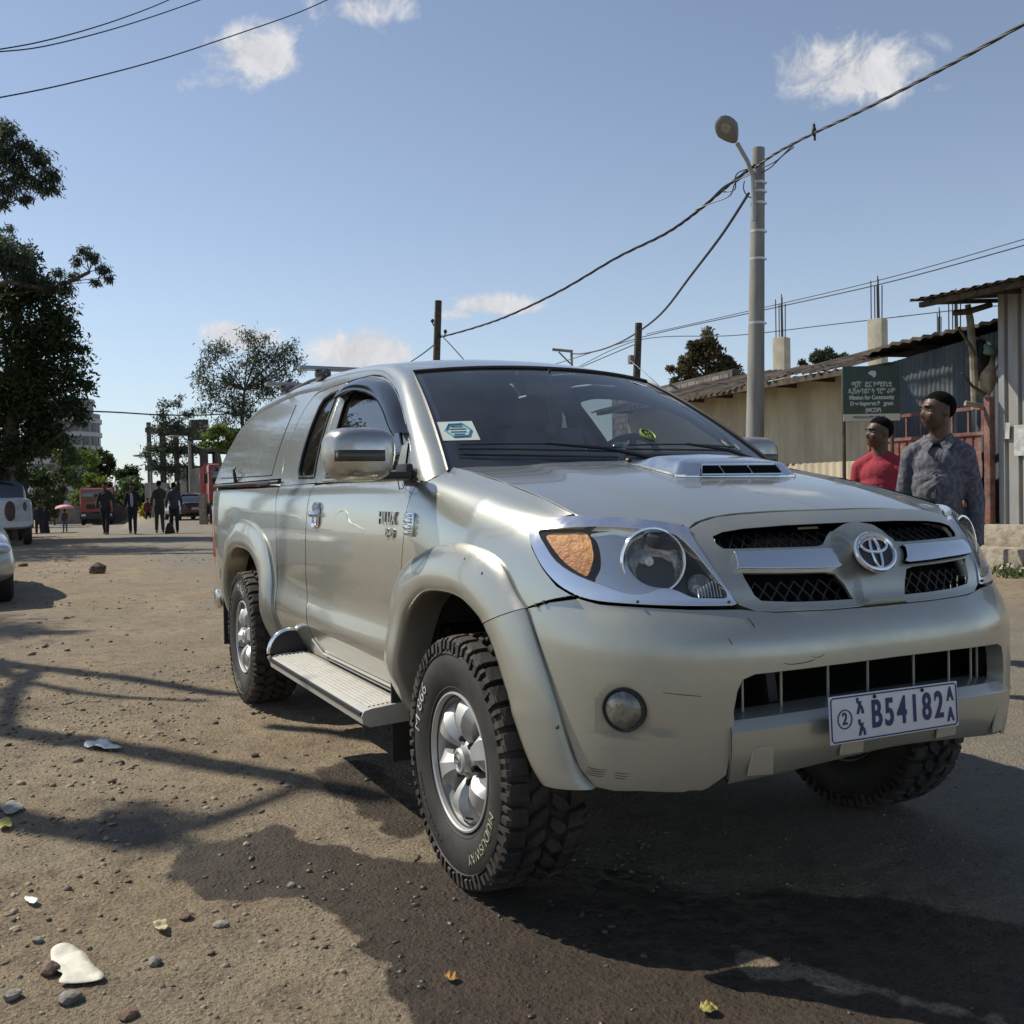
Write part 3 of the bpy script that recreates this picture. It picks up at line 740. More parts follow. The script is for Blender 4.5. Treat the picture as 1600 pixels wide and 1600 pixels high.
# --- plate
pn=Vector((1,.0,.06)).normalized(); pu=Vector((0,1,-.012)).normalized(); pv=pn.cross(pu)
if pv.z<0: pv=-pv
pc=Vector((.918,-.052,.628))
PM=Matrix(((pu.x,pv.x,pn.x),(pu.y,pv.y,pn.y),(pu.z,pv.z,pn.z)))
mb=MB(); mb.box(pc,(.455,.118,.003),PM,bev=.0014)
plate=mb.build('licence_plate',mat('plate_white',(.62,.63,.66),.4,dust=((.35,.3,.24),.12,30.0)),TR)
NAVY=mat('plate_navy',(.012,.015,.10),.45)
fr_=MB(); hw,hh=.2220,.054
rr=[(hw-.006,hh),(hw,hh-.006),(hw,-hh+.006),(hw-.006,-hh),(-hw+.006,-hh),(-hw,-hh+.006),(-hw,hh-.006),(-hw+.006,hh)]
fr_.tube([pc+pu*a+pv*b+pn*.0022 for a,b in rr],.0018,6,closed=True); fr_.build('plate_border',NAVY,plate)
def ptext(s,x,y,size,sx=1,bold=.0,nm='plate_character'):
    M=Matrix(((pu.x,pv.x,pn.x,0),(pu.y,pv.y,pn.y,0),(pu.z,pv.z,pn.z,0),(0,0,0,1)))
    M=Matrix.Translation(pc+pu*x+pv*y+pn*.0028)@M
    return textmesh(nm,s,size,M,NAVY,plate,.0009,bold=bold,sx=sx)
for i,c in enumerate('B54182'): ptext(c,-.070+.0450*i,.0,.096,.70,.0022)
ptext('A',.198,.026,.050,.70,.0014); ptext('A',.198,-.027,.050,.70,.0014)
ptext('አ',-.126,.026,.052,.85,.0016); ptext('አ',-.122,-.028,.052,.85,.0016)
ptext("2",-.178,0,.042,.85,.0006)
fr_=MB(); fr_.tube([pc+pu*(-.178+.023*math.cos(2*PI*i/28))+pv*(.023*math.sin(2*PI*i/28))+pn*.0028 for i in range(28)],.0016,6,closed=True); fr_.build('plate_ring',NAVY,plate)
for x in (-.075,.095):
    mb=MB(); mb.ell(pc+pu*x+pv*.047+pn*.003,(.005,.005,.005),10,6); mb.build('plate_bolt',BLACK,plate)
# --- headlamps
lo_=[(.39,1.107),(.445,1.118),(.497,1.126),(.55,1.132),(.60,1.136),(.668,1.138),(.720,1.135),(.762,1.126),(.790,1.113),(.799,1.098),(.798,1.080),(.787,1.057),(.753,1.005),(.713,.963),(.667,.938),(.616,.926),(.531,.9205),(.46,.9175),(.395,.9155),(.328,.9145),(.318,.918),(.337,.964),(.368,1.04),(.384,1.09)]
li_=[(.768,1.099),(.72,1.103),(.686,1.106),(.64,1.108),(.6,1.108),(.53,1.105),(.465,1.100),(.43,1.092),(.410,1.080),(.385,1.043),(.368,1.01),(.352,.98),(.338,.952),(.335,.937),(.345,.932),(.375,.933),(.41,.936),(.437,.950),(.455,.957),(.47,.959),(.485,.957),(.5,.950),(.529,.944),(.563,.949),(.597,.962),(.663,.987),(.716,1.020),(.751,1.062),(.768,1.085)]
LO=smoothpoly(Wp(lo_),True,3,sharp=(19,20)); LI=smoothpoly(Wp(li_),True,3)
HIN=Vector((-.4,0,.8))
def pfn(s): return (lambda p,z: frontp(s*p,z))
REFL=mat('lamp_reflector',(.55,.56,.57),.16,1.0,bump=.5,bscale=16,bdist=.02)
LENS=glassmat('lamp_lens',(.88,.88,.85),1.0,.02,dirt=.05,dirt_sheen_col=(.32,.30,.24))
AMBER=mat('amber_plastic',(.85,.36,.05),.35,coat=1,bump=.8,bscale=45,bdist=.01,col2=(.60,.21,.02),vscale=22)
for s in (1,-1):
    trim=panel('headlight',LO,pfn(1),CHROME,TR,holes=[LI],res=.016,gap=.001,lip=.03,offs=.004,side=-s,inward=HIN,bump=lambda p,z:.006*math.exp(-((z-1.117)/.02)**2))
    panel('lens_cover',LI,pfn(1),LENS,trim,res=.02,gap=-.002,lip=0,offs=.001,side=-s,inward=HIN)
    # housing back
    bk=panel('lamp_housing',LI,pfn(1),mat('lamp_housing',(.10,.10,.10),.3,.6,bump=.3,bscale=14,bdist=.02),trim,res=.03,gap=-.01,lip=0,offs=-.085,side=-s,inward=HIN)
    # side wall of the housing
    cur=[]
    for o in (.0,-.04,-.085):
        row=[]
        for p,z in LI: q,n,_,_=oncurve(frontp,p,z); row.append(q+n*o)
        cur.append(row)
    strip('lamp_side_wall',cur,mat('lamp_side_wall',(.30,.30,.29),.22,.9),trim,side=-s,closed=True)
    # amber indicator pocket
    am=Wp([(.752,1.094),(.70,1.099),(.655,1.102),(.635,1.09),(.628,1.06),(.628,1.03),(.640,.995),(.655,.992),(.70,1.022),(.735,1.06),(.752,1.082)])
    panel('indicator_lens',smoothpoly(am,True,3),pfn(1),AMBER,trim,res=.012,gap=0,lip=.03,offs=-.006,side=-s,inward=HIN,bump=lambda p,z:.0015*math.sin(z*500))
    # chrome bezel crescent
    cr_=Wp([(.632,1.103),(.618,1.085),(.610,1.05),(.612,1.01),(.628,.978),(.600,.964),(.565,.951),(.528,.946),(.495,.953),(.47,.962),(.50,.968),(.528,.985),(.548,1.02),(.546,1.055),(.525,1.085),(.495,1.101),(.55,1.106)])
    panel('lamp_bezel',smoothpoly(cr_,True,3),pfn(1),CHROME,trim,res=.012,gap=0,lip=.05,offs=-.008,side=-s,inward=HIN,bump=lambda p,z:-.008*abs(math.sin((p-.8)*14)))
    # main bowl
    c,n,_,_=oncurve(frontp,.475*PW,1.028); n=Vector((.93,.30,.10)).normalized()
    mb=MB(); mb.lathe([(.085,.0),(.080,-.02),(.064,-.045),(.040,-.062),(.018,-.070),(.016,-.05),(.012,-.035),(.001,-.034)],c-n*.036,n,36)
    if s==1: mb.v=[(x,-y,z) for x,y,z in mb.v]; 
    mb.build('main_reflector',REFL,trim)
    mb=MB(); mb.tube([c-n*.034+(n.orthogonal().normalized()*math.cos(2*PI*i/40)+n.cross(n.orthogonal().normalized())*math.sin(2*PI*i/40))*.084 for i in range(40)],.0045,6,closed=True)
    if s==1: mb.v=[(x,-y,z) for x,y,z in mb.v]
    mb.build('bowl_ring',CHROME,trim)
    c2,n2,_,_=oncurve(frontp,.385*PW,.975)
    mb=MB(); mb.lathe([(.030,.0),(.026,-.02),(.012,-.035),(.004,-.036),(.004,-.02),(.001,-.018)],c2-n2*.028,n2,28)
    if s==1: mb.v=[(x,-y,z) for x,y,z in mb.v]
    mb.build('side_reflector',REFL,trim)
    mb=MB()
    for k in range(8):
        w=.345+.007*k; z0=.938; z1=.955+.004*(8-k)
        a,na,_,_=oncurve(frontp,w*PW,z0); b,nb,_,_=oncurve(frontp,w*PW,z1); mb.tube([a-na*.012,b-nb*.012],.0018,5)
    if s==1: mb.v=[(x,-y,z) for x,y,z in mb.v]
    mb.build('lamp_ribs',CHROME,trim)
    for (w,z) in ((.398,1.108),(.335,.923),(.53,.926)):
        p,n,_,_=oncurve(frontp,w*PW,z); q=p+n*.006; mb=MB(); mb.ell((q.x,-s*q.y,q.z),(.004,.004,.004),8,5); mb.build('trim_screw',mat('rusty_screw',(.08,.06,.045),.6,.5),trim)
# --- hood
hf=[(.415,.695),(.492,.640),(.539,.580),(.60,.520),(.632,.497),(.628,.478),(.605,.438),(.590,.38),(.583,.30),(.588,.181),(.594,.06)]
hpoly=[(-.25,0),(-.26,.3),(-.30,.5),(-.37,.62),(-.447,.694)]+[(-.2,.694),(.0,.694),(.25,.694)]+hf
hpoly=hpoly+[(.595,0)]
hh=[(x,-y) for x,y in hpoly[1:-1][::-1]]
HOLE=[(.03,-.235),(.055,-.23),(.055,.23),(.03,.235)]
hoodp=panel('hood',hpoly+hh,hood,PAINT,TR,res=.028,gap=.0045,lip=.035,inward=Vector((-.2,0,.3)),side=1)
# hood scoop : chrome framed intake near the windscreen, centred
def hz(x,y): return hood(x,y)[2]
SX0,SY0=.0,.055
def scoop():
    base=smoothpoly([(-.20,-.18),(-.05,-.225),(.14,-.24),(.19,-.225),(.205,0),(.19,.225),(.14,.24),(-.05,.225),(-.20,.18),(-.215,0)],True,6)
    rings=[(1.0,0.0),(1.0,.007),(.965,.012),(.88,.036),(.83,.042),(.5,.045),(.05,.045)]
    V=[];n=len(base)
    for f,h in rings:
        for x,y in base:
            xx=(x-0.0)*f; yy=y*f
            k=max(0,min(1,(x+.215)/.26)); k=k*k*(3-2*k)
            V.append((xx,yy+SY0,hz(xx,yy+SY0)+h*k+.001))
    Fc=[[i*n+j,i*n+(j+1)%n,(i+1)*n+(j+1)%n,(i+1)*n+j] for i in range(len(rings)-1) for j in range(n)]+[list(range((len(rings)-1)*n,len(rings)*n))]
    return V,Fc
V,Fc=scoop()
scp=mobj('hood_scoop',V,Fc,CHROME,TR,sharp=50)
mb=MB()
A=[Vector((.207-.62*z,SY0+y,hz(.19,y)+z+.001)) for y,z in [(-.165,.006),(.165,.006),(.148,.037),(-.148,.037)]]
mb.add(A,[[0,1,2,3]]); mb.build('intake_mouth',DARK,scp,smooth=False)
mb=MB()
for y in (-.075,.04): mb.tube([Vector((.207,SY0+y,hz(.19,y)+.007)),Vector((.184,SY0+y-.006,hz(.19,y)+.037))],.0022,5)
mb.tube([a+Vector((.002,0,0)) for a in A],.0045,6,closed=True)
mb.build('intake_vane',CHROME,scp)
# --- added dark core boxes that keep light out of the body
mb=MB(); mb.box((-2.9,0,.62),(2.9,1.30,.60)); mb.box((-.95,0,.55),(1.1,1.45,.40)); mb.box((0.05,0,.72),(1.0,.76,.50)); mb.build('light_block_core',DARK,TR,smooth=False)
mb=MB(); mb.box((-1.95,.42,.42),(4.6,.10,.12)); mb.box((-1.95,-.42,.42),(4.6,.10,.12)); mb.cyl((-3.085,-.72,.40),(-3.085,.72,.40),.06,n=14); mb.ell((-3.085,.1,.40),(.15,.16,.15)); mb.cyl((0,-.7,.40),(0,.7,.40),.04,n=12); mb.box((0.1,0,.44),(.5,.5,.16),bev=.03)
mb.build('chassis_frame',mat('chassis_dirty',(.02,.018,.016),.8),TR)
mb=MB(); mb.box((-4.33,0,.9),(.04,1.56,.75),bev=.015); tg=mb.build('tailgate',PAINT,TR)
mb=MB(); mb.box((-4.40,0,.50),(.14,1.60,.14),bev=.03); mb.build('rear_bumper',CHROME,TR)
for s in(-1,1):
    mb=MB(); mb.box((-4.325,s*.765,.97),(.06,.10,.36),bev=.02); mb.build('tail_light',mat('tail_red',(.35,.01,.01),.2,coat=1),TR)
    # splash guards
    for x,z in ((-.60,.42),(-3.72,.44)):
        mb=MB(); mb.box((x-.02,s*.745,z-.0),(.012,.24,.34),bev=.004); mb.build('mud_flap',BLACKR,TR)

# scratches and dents marks that the photo shows on the panels
SCR=mat('scratch_pale',(.60,.60,.53),.5,.2); SCRD=mat('scratch_dark',(.03,.025,.02),.8)
def scr(pts,fn,m,r,parent,off=.0004,nm='scratch'):
    mb=MB(); P=[]
    for u,v in smoothpoly(pts,False,4): p,n,_,_=oncurve(fn,u,v); P.append(p+n*off)
    mb.tube(P,[r*(.4+.6*math.sin(PI*(i+.5)/len(P))) for i in range(len(P))],4); mb.v=[(x,-y,z) for x,y,z in mb.v]
    return mb.build(nm,m,parent)
def sq(x,z): return (x,side_v(x,z)*QS)
scr([sq(-1.30,1.135),sq(-1.2,1.145),sq(-1.14,1.10),sq(-1.05,1.088),sq(-.95,1.075),sq(-.82,1.078)],sideq,SCR,.0035,door,-.0015)
scr([sq(-1.55,1.118),sq(-1.42,1.115),sq(-1.30,1.13)],sideq,SCR,.0025,door,-.001)
scr([sq(-2.2,1.10),sq(-2.0,1.115),sq(-1.85,1.10)],sideq,SCR,.003,door,-.0012)
scr([sq(-2.75,1.12),sq(-2.62,1.135),sq(-2.55,1.10)],sideq,SCR,.003,door,-.0012)
for k in range(4): scr([(.615*PW+.004*k,.500-.006*k),(.64*PW,.499-.006*k),(.66*PW+.002*k,.501-.006*k)],frontp,SCRD,.0010,bumper)
for k in range(3): scr([(.565*PW+.006*k,.497-.007*k),(.585*PW,.496-.007*k),(.60*PW,.498-.007*k)],frontp,SCRD,.0009,bumper)
scr([(.25*PW,.775),(.235*PW,.770),(.20*PW,.772),(.18*PW,.778)],frontp,SCRD,.0012,bumper); scr([(.19*PW,.785),(.172*PW,.782),(.16*PW,.789)],frontp,SCRD,.0009,bumper)
scr([(.305*PW,.885),(.300*PW,.870),(.298*PW,.862)],frontp,SCRD,.0012,bumper); scr([(.42*PW,.700),(.45*PW,.703),(.50*PW,.708)],frontp,SCRD,.0010,bumper); scr([(.36*PW,.84),(.355*PW,.825)],frontp,SCRD,.0010,bumper)
# ---- greenhouse
SEAL=mat('window_seal',(.01,.01,.011),.4)
TINT=glassmat('side_glass',(.16,.17,.17),1.0,.0,dirt=.05,dirt_sheen_col=(.25,.23,.19))
WGL=glassmat('windscreen_glass',(.80,.84,.84),1.15,.0,dirt=.10,dirt_sheen_col=(.17,.19,.21))  # dust film made bluish and thicker to paint in reflected sky
INW=Vector((-1.5,0,1.4))
doorgap=[(-.545,1.285),(-.60,1.345),(-.667,1.399),(-.829,1.505),(-.97,1.582),(-1.13,1.65),(-1.25,1.69),(-1.37,1.718),(-1.57,1.745),(-1.76,1.753),(-1.88,1.748),(-1.93,1.725),(-1.93,1.68),(-1.886,1.60),(-1.84,1.50),(-1.797,1.40),(-1.765,1.30),(-1.757,1.264)]
win=[(-.66,1.285),(-.69,1.36),(-.78,1.43),(-.92,1.52),(-1.08,1.60),(-1.22,1.657),(-1.40,1.695),(-1.55,1.712),(-1.72,1.712),(-1.79,1.69),(-1.80,1.65),(-1.76,1.58),(-1.70,1.47),(-1.655,1.37),(-1.62,1.285)]
quart=[(-1.80,1.288),(-1.87,1.43),(-1.945,1.59),(-1.985,1.70),(-2.03,1.725),(-2.13,1.722),(-2.225,1.70),(-2.245,1.66),(-2.22,1.55),(-2.17,1.40),(-2.13,1.32),(-2.09,1.292)]
cabr=[(-2.435,1.262),(-2.50,1.38),(-2.545,1.49),(-2.565,1.60),(-2.555,1.68),(-2.50,1.735),(-2.42,1.752)]
for s in (1,-1):
    dr=door if s==1 else [o for o in bpy.data.objects if o.name.startswith('door') and o.name!=door.name and o.name.split('.')[0]=='door'][0]
    fr=panel('door_frame',[(-.50,1.266)]+doorgap,gside,PAINT,dr,holes=[win],res=.03,gap=.002,lip=.018,inward=INW,side=-s)
    g=panel('door_window',win,gside,glassmat('door_glass',(.50,.53,.53),1.0,.0,ior=2.1,dirt=.04,dirt_sheen_col=(.25,.23,.19)),dr,res=.05,gap=0,lip=0,offs=-.012,inward=INW,side=-s)
    for P_,nm,off in ((win,'window_rubber',-.003),):
        mb=MB(); mb.tube([oncurve(gside,x,z)[0]+oncurve(gside,x,z)[1]*off for x,z in inset(densify(P_,.03),.005)],.009,6,closed=True)
        if s==1: mb.v=[(x,-y,z) for x,y,z in mb.v]
        mb.build(nm,SEAL,g)
    # belt moulding
    mb=MB(); mb.tube([Vector((x,.804,1.274)) for x in (-.62,-1.0,-1.4,-1.63)],.008,6)
    if s==1: mb.v=[(x,-y,z) for x,y,z in mb.v]
    mb.build('belt_moulding',CHROMED,dr)
    # mirror sail
    mb=MB(); 
    pts=[(-.57,1.272),(-.665,1.272),(-.69,1.36),(-.62,1.365)]
    pts=[(-.60,1.272),(-.69,1.272),(-.715,1.385),(-.66,1.39)]
    panel('mirror_sail',pts,gside,PAINTB,dr,res=.03,gap=0,lip=.01,offs=.006,inward=INW,side=-s)
    q=panel('cab_corner',[(-1.763,1.266),(-1.771,1.30),(-1.803,1.40),(-1.846,1.50),(-1.892,1.60),(-1.936,1.68),(-1.937,1.755),(-2.2,1.758)]+cabr[::-1],gside,PAINT,TR,holes=[quart],res=.03,gap=.002,lip=.02,inward=INW,side=-s)
    panel('quarter_window',quart,gside,TINT,q,res=.05,gap=0,lip=0,offs=-.010,inward=INW,side=-s)
    mb=MB(); mb.tube([oncurve(gside,x,z)[0]-oncurve(gside,x,z)[1]*.002 for x,z in inset(densify(quart,.03),.006)],.010,6,closed=True)
    if s==1: mb.v=[(x,-y,z) for x,y,z in mb.v]
    mb.build('window_rubber',SEAL,q)
    # pillar and roof rail strip
    A=[(-.430,1.238),(-.475,1.262),(-.56,1.303),(-.667,1.401),(-.829,1.507),(-.97,1.584),(-1.13,1.652),(-1.37,1.720),(-1.57,1.747),(-1.76,1.755),(-1.95,1.757),(-2.2,1.76),(-2.42,1.754)]
    I=[(-.37,.715,1.275),wsh(1,-.06),wsh(1,.08),wsh(1,.28),wsh(1,.52),wsh(1,.76),wsh(1,.99),(-1.32,.555,1.765),(-1.55,.54,1.795),(-1.78,.53,1.815),(-2.0,.525,1.828),(-2.2,.52,1.838),(-2.42,.515,1.843)]
    A3=[gside(x,z) for x,z in A]
    A3[0]=(-.430,.805,1.238)
    K=7; A3=smoothpoly(A3,False,5); I3=smoothpoly([tuple(i) for i in I],False,5)
    rows=[]
    rows.append([Vector(a)+Vector((0,-.018,-.004)) for a in A3])
    for k in range(K+1):
        t=k/K; row=[]
        for a,i in zip(A3,I3):
            a=Vector(a);i=Vector(i); c=Vector(((a.x+i.x)/2+.006,a.y-.18*(a.y-i.y),max(a.z,i.z)-.08*abs(i.z-a.z)))
            row.append(a*(1-t)**2+c*2*t*(1-t)+i*t*t)
        rows.append(row)
    rows.append([Vector(i)+Vector((-.004,-.002,-.012)) for i in I3])
    strip('roof_pillar',rows,PAINT,TR,side=-s,sharp=60)
# roof skin
IR=[(-1.10,.575,1.705),(-1.32,.555,1.765),(-1.55,.54,1.795),(-1.78,.53,1.815),(-2.0,.525,1.828),(-2.2,.52,1.838),(-2.42,.515,1.843)]
rows=[]
for k,(x,y,z) in enumerate(smoothpoly(IR,False,3)):
    row=[]
    f=max(0,1-(-1.10-x)/.5) if True else 0
    for j in range(25):
        s_=-1+2*j/24; bow=1-abs(s_)**2.2
        row.append(Vector((x+.10*bow*f-(0.003),y*s_,z+(.027+.012*(1-f))*bow+.001)))
    rows.append(row)
strip('roof',rows,PAINT,TR,side=1,sharp=60)
# windscreen
def wrows(s0,s1,t0,t1,ns,nt_,off=0):
    R=[]
    for j in range(nt_+1):
        t=t0+(t1-t0)*j/nt_; row=[]
        for i in range(ns+1):
            s_=s0+(s1-s0)*i/ns; p=Vector(wsh(s_,t)); row.append(p+Vector((.5,0,.86))*off)
        R.append(row)
    return R
wsc=strip('windscreen',wrows(-1,1,-.12,1,40,20),WGL,TR,side=1)
mb=MB(); L_=[wsh(1,t/20) for t in range(-2,21)]+[wsh(1-i/15,1) for i in range(1,31)]+[wsh(-1,1-t/20) for t in range(1,23)]
mb.tube([Vector(p)+Vector((.002,0,.004)) for p in L_],.0065,6); mb.build('windscreen_rubber',SEAL,wsc)
FRIT=mat('glass_frit',(.008,.008,.009),.15)
fb=[strip('frit_band',wrows(*a,off=-.002),FRIT,wsc,side=1) for a in ((-1,-.955,-.1,1,2,16),(.955,1,-.1,1,2,16),(-1,1,.955,1,30,2),(-1,1,-.12,.055,30,3))]
# cowl
rows=[[Vector((-.225+(-.22 if 0 else 0)+(-.03-.19*(abs(y)/.694)**2.2)*1.0+.0,y,1.288-.028*(abs(y)/.7)**2)) for y in [(-.69+1.38*i/20) for i in range(21)]],
      [Vector((-.50,y,1.27)) for y in [(-.69+1.38*i/20) for i in range(21)]]]
strip('cowl',rows,BLACK,TR,side=1)
# wipers
def wiper(p0,p1,arm0,name='wiper'):
    mb=MB(); n=10; P=[]
    for i in range(n+1):
        t=i/n; s_=p0[0]+(p1[0]-p0[0])*t; tt=p0[1]+(p1[1]-p0[1])*t; P.append(Vector(wsh(s_,tt))+Vector((.012,0,.018)))
    mb.tube([p+Vector((-.004,0,-.008)) for p in P],.004,5); mb.tube([p+Vector((.004,0,.006+.006*math.sin(PI*i/n))) for i,p in enumerate(P)],.0035,5)
    a=Vector(wsh(*arm0))+Vector((.03,0,.012)); m_=P[n//2]+Vector((.004,0,.014)); mb.tube([a,a.lerp(m_,.5)+Vector((.012,0,.012)),m_],[.009,.007,.005],6); mb.ell(a,(.016,.016,.012),10,6)
    return mb.build(name,BLACK,TR)
wiper((-.93,.065),(-.10,.03),(.10,-.05)); wiper((-.05,.05),(.72,.045),(.82,-.06))
# washer nozzle on hood
for y in (-.10,.38):
    mb=MB(); mb.ell((-.225,y,hz(-.23,y)+.004),(.016,.012,.009),10,6); mb.build('washer_nozzle',BLACK,TR)
# stickers on the inside of the windscreen
def stk(name,s0,s1,t0,t1,m,off=-.005,parent=wsc): return strip(name,wrows(s0,s1,t0,t1,6,4,off),m,parent,side=1)
PAPER=mat('sticker_paper',(.50,.54,.50),.6,emit=None); CY=mat('sticker_cyan',(.05,.30,.42),.6)
st=stk('inspection_sticker',-.985,-.80,.16,.34,PAPER,.0015)
def wsq(s_,t,o): return Vector(wsh(s_,t))+Vector((.5,0,.86))*o
mb=MB(); hx=[(-.957,.25),(-.93,.305),(-.86,.31),(-.828,.255),(-.852,.195),(-.925,.19)]
mb.tube([wsq(a,b,.0035) for a,b in hx],.0042,5,closed=True); mb.build('sticker_hexagon',CY,st)
mb=MB(); mb.add([wsq(a*.8-.892*(-.8)*-1*-1-.0,b,0) for a,b in []],[]) if False else None
for k,(tt,wd) in enumerate(((.285,.030),(.262,.042),(.236,.040),(.214,.028))):
    mb=MB(); mb.tube([wsq(-.892-wd,tt,.0035),wsq(-.892+wd,tt,.0035)],.0020,4); mb.build('sticker_print',CY,st)
st2=MB(); c=[(.20+.040*math.cos(2*PI*i/28),.205+.048*math.sin(2*PI*i/28)) for i in range(28)]
st2.add([wsq(.20,.205,.0015)]+[wsq(a,b,.0015) for a,b in c],[[0,i+1,(i+1)%28+1] for i in range(28)]); r2=st2.build('round_sticker',mat('sticker_dark',(.02,.03,.02),.5),wsc,smooth=False)
mb=MB(); mb.tube([wsq(a,b,.003) for a,b in c],.004,5,closed=True); mb.build('sticker_ring',mat('sticker_lime',(.22,.30,.06),.5),r2)
mb=MB(); 
for i in range(8): a=2*PI*i/8; mb.tube([wsq(.20+.010*math.cos(a),.205+.010*math.sin(a),.003),wsq(.20+.026*math.cos(a),.205+.030*math.sin(a),.003)],.0022,4)
mb.build('sticker_print',mat('sticker_lime',(.45,.60,.10),.5),r2)
st3=MB(); c=[(.80+.05*math.cos(2*PI*i/24),.13+.055*math.sin(2*PI*i/24)) for i in range(24)]
st3.tube([wsq(a,b,.002) for a,b in c],.0016,4,closed=True); st3.tube([wsq(.80+.7*(a-.80),.13+.7*(b-.13),.002) for a,b in c],.0012,4,closed=True); st3.build('ring_sticker',mat('sticker_grey',(.30,.32,.30),.6),wsc)
# interior
INT=mat('interior_grey',(.10,.10,.10),.75); INT2=mat('seat_fabric',(.14,.145,.15),.9,bump=.3,bscale=200,bdist=.002)
mb=MB(); mb.box((-.62,0,1.17),(.50,1.38,.18),bev=.06); mb.box((-.80,.36,1.23),(.22,.42,.14),bev=.05); mb.build('dashboard',INT,TR)
for y in (-.36,.36):
    mb=MB(); mb.box((-1.42,y,.95),(.52,.50,.16),bev=.06); se=mb.build('seat',INT2,TR)
    mb=MB(); mb.box((-1.68,y,1.24),(.16,.48,.60),Matrix.Rotation(math.radians(-14),3,'Y'),bev=.07); mb.build('backrest',INT2,se)
    mb=MB(); mb.box((-1.755,y,1.60),(.10,.27,.17),Matrix.Rotation(math.radians(-10),3,'Y'),bev=.05); mb.cyl((-1.74,y-.06,1.50),(-1.75,y-.06,1.56),.007); mb.cyl((-1.74,y+.06,1.50),(-1.75,y+.06,1.56),.007); mb.build('headrest',INT2,se)
sw=MB(); c=Vector((-.98,.37,1.28)); ax=Vector((-.86,0,.5)).normalized(); u=Vector((0,1,0)); w_=ax.cross(u)
sw.tube([c+(u*math.cos(2*PI*i/36)+w_*math.sin(2*PI*i/36))*.185 for i in range(36)],.015,8,closed=True); sw.ell(c-ax*.02,(.05,.07,.06),14,8)
for a in (0.1,PI-.1,-PI/2): sw.tube([c-ax*.015,c+(u*math.cos(a)+w_*math.sin(a))*.18],.016,6)
sw.build('steering_wheel',mat('steering_black',(.02,.02,.021),.5),TR)
mb=MB(); mb.box((-.98,0,1.64),(.02,.22,.06),bev=.01); mb.cyl((-.96,0,1.66),(-.97,0,1.73),.008); mb.build('interior_mirror',BLACK,TR)
# ornament hanging and dash toys
mb=MB(); mb.tube([(-.95,-.02,1.61),(-.93,-.02,1.50)],.0025,4); mb.ell((-.93,-.02,1.46),(.02,.03,.04),12,8); mb.ell((-.93,-.02,1.40),(.012,.018,.03),12,8); mb.build('hanging_ornament',mat('ornament',(.10,.07,.03),.5),TR)
mb=MB(); mb.ell((-.60,.16,1.34),(.05,.06,.05),14,8); mb.ell((-.60,.10,1.37),(.035,.035,.03),12,8); mb.ell((-.58,.21,1.31),(.03,.05,.04),12,8); mb.cyl((-.60,.16,1.25),(-.60,.16,1.33),.02); mb.build('phone_holder',mat('toy_black',(.02,.02,.02),.2,coat=1),TR)
mb=MB(); mb.tube([(-.58,.14,1.36),(-.50,.24,1.28)],.006,6); mb.build('holder_arm',CHROMED,TR)
# cab rear wall + floor, black headliner
WP_=[(gside(0,z)[1]-.005,z) for z in (1.27,1.35,1.45,1.55,1.62,1.68,1.72,1.75)]+[(.567,1.785),(.552,1.808),(.532,1.825),(.505,1.834),(.3,1.856)]
mb=MB(); mb.box((-2.38,0,1.0),(.04,1.40,.60)); mb.prism([(-.77,.9),(.77,.9)]+WP_+[(-a,b) for a,b in WP_[::-1]],(-2.41,0,0),(0,1,0),(0,0,1),(.02,0,0)); mb.build('cab_rear_wall',mat('liner',(.12,.12,.115),.9),TR,smooth=False)
rows=[[Vector((x+.012,y*s_*.93,z-.022)) for s_ in (-1,-.5,0,.5,1)] for x,y,z in IR]
strip('headliner',rows,mat('liner',(.12,.12,.115),.9),TR,side=1)
for s in(-1,1):
    mb=MB(); mb.box((-1.2,s*.755,.95),(1.3,.05,.58)); mb.box((-2.1,s*.74,.95),(.6,.05,.62)); mb.build('inner_trim',INT,TR,smooth=False)
    # belt
    mb=MB(); mb.tube([(-1.85,s*.60,1.60),(-1.70,s*.58,1.30)],.02,4); mb.build('seat_belt',BLACK,TR)
# window visors
for s in (1,-1):
    O=[gside(x,z) for x,z in smoothpoly([(-.70,1.43),(-.80,1.482),(-.94,1.562),(-1.10,1.634),(-1.25,1.684),(-1.40,1.712),(-1.57,1.735),(-1.74,1.742),(-1.84,1.732),(-1.875,1.70),(-1.885,1.672)],False,5)]
    Ii=[gside(x,z) for x,z in smoothpoly([(-.775,1.418),(-.87,1.458),(-1.0,1.52),(-1.13,1.572),(-1.26,1.61),(-1.40,1.640),(-1.55,1.662),(-1.68,1.674),(-1.78,1.672),(-1.84,1.665),(-1.872,1.658)],False,5)]
    rows=[]
    for t,o in ((0,.0),(.02,.010),(.2,.028),(.6,.040),(.95,.036),(1.0,.028),(1.0,.024),(.9,.030)):
        rows.append([Vector(a).lerp(Vector(b),t)+Vector((0,o,o*.25)) for a,b in zip(O,Ii)])
    strip('window_visor',rows,mat('smoked_visor',(.010,.011,.014),.05,spec=.6),TR,side=-s,sharp=50)
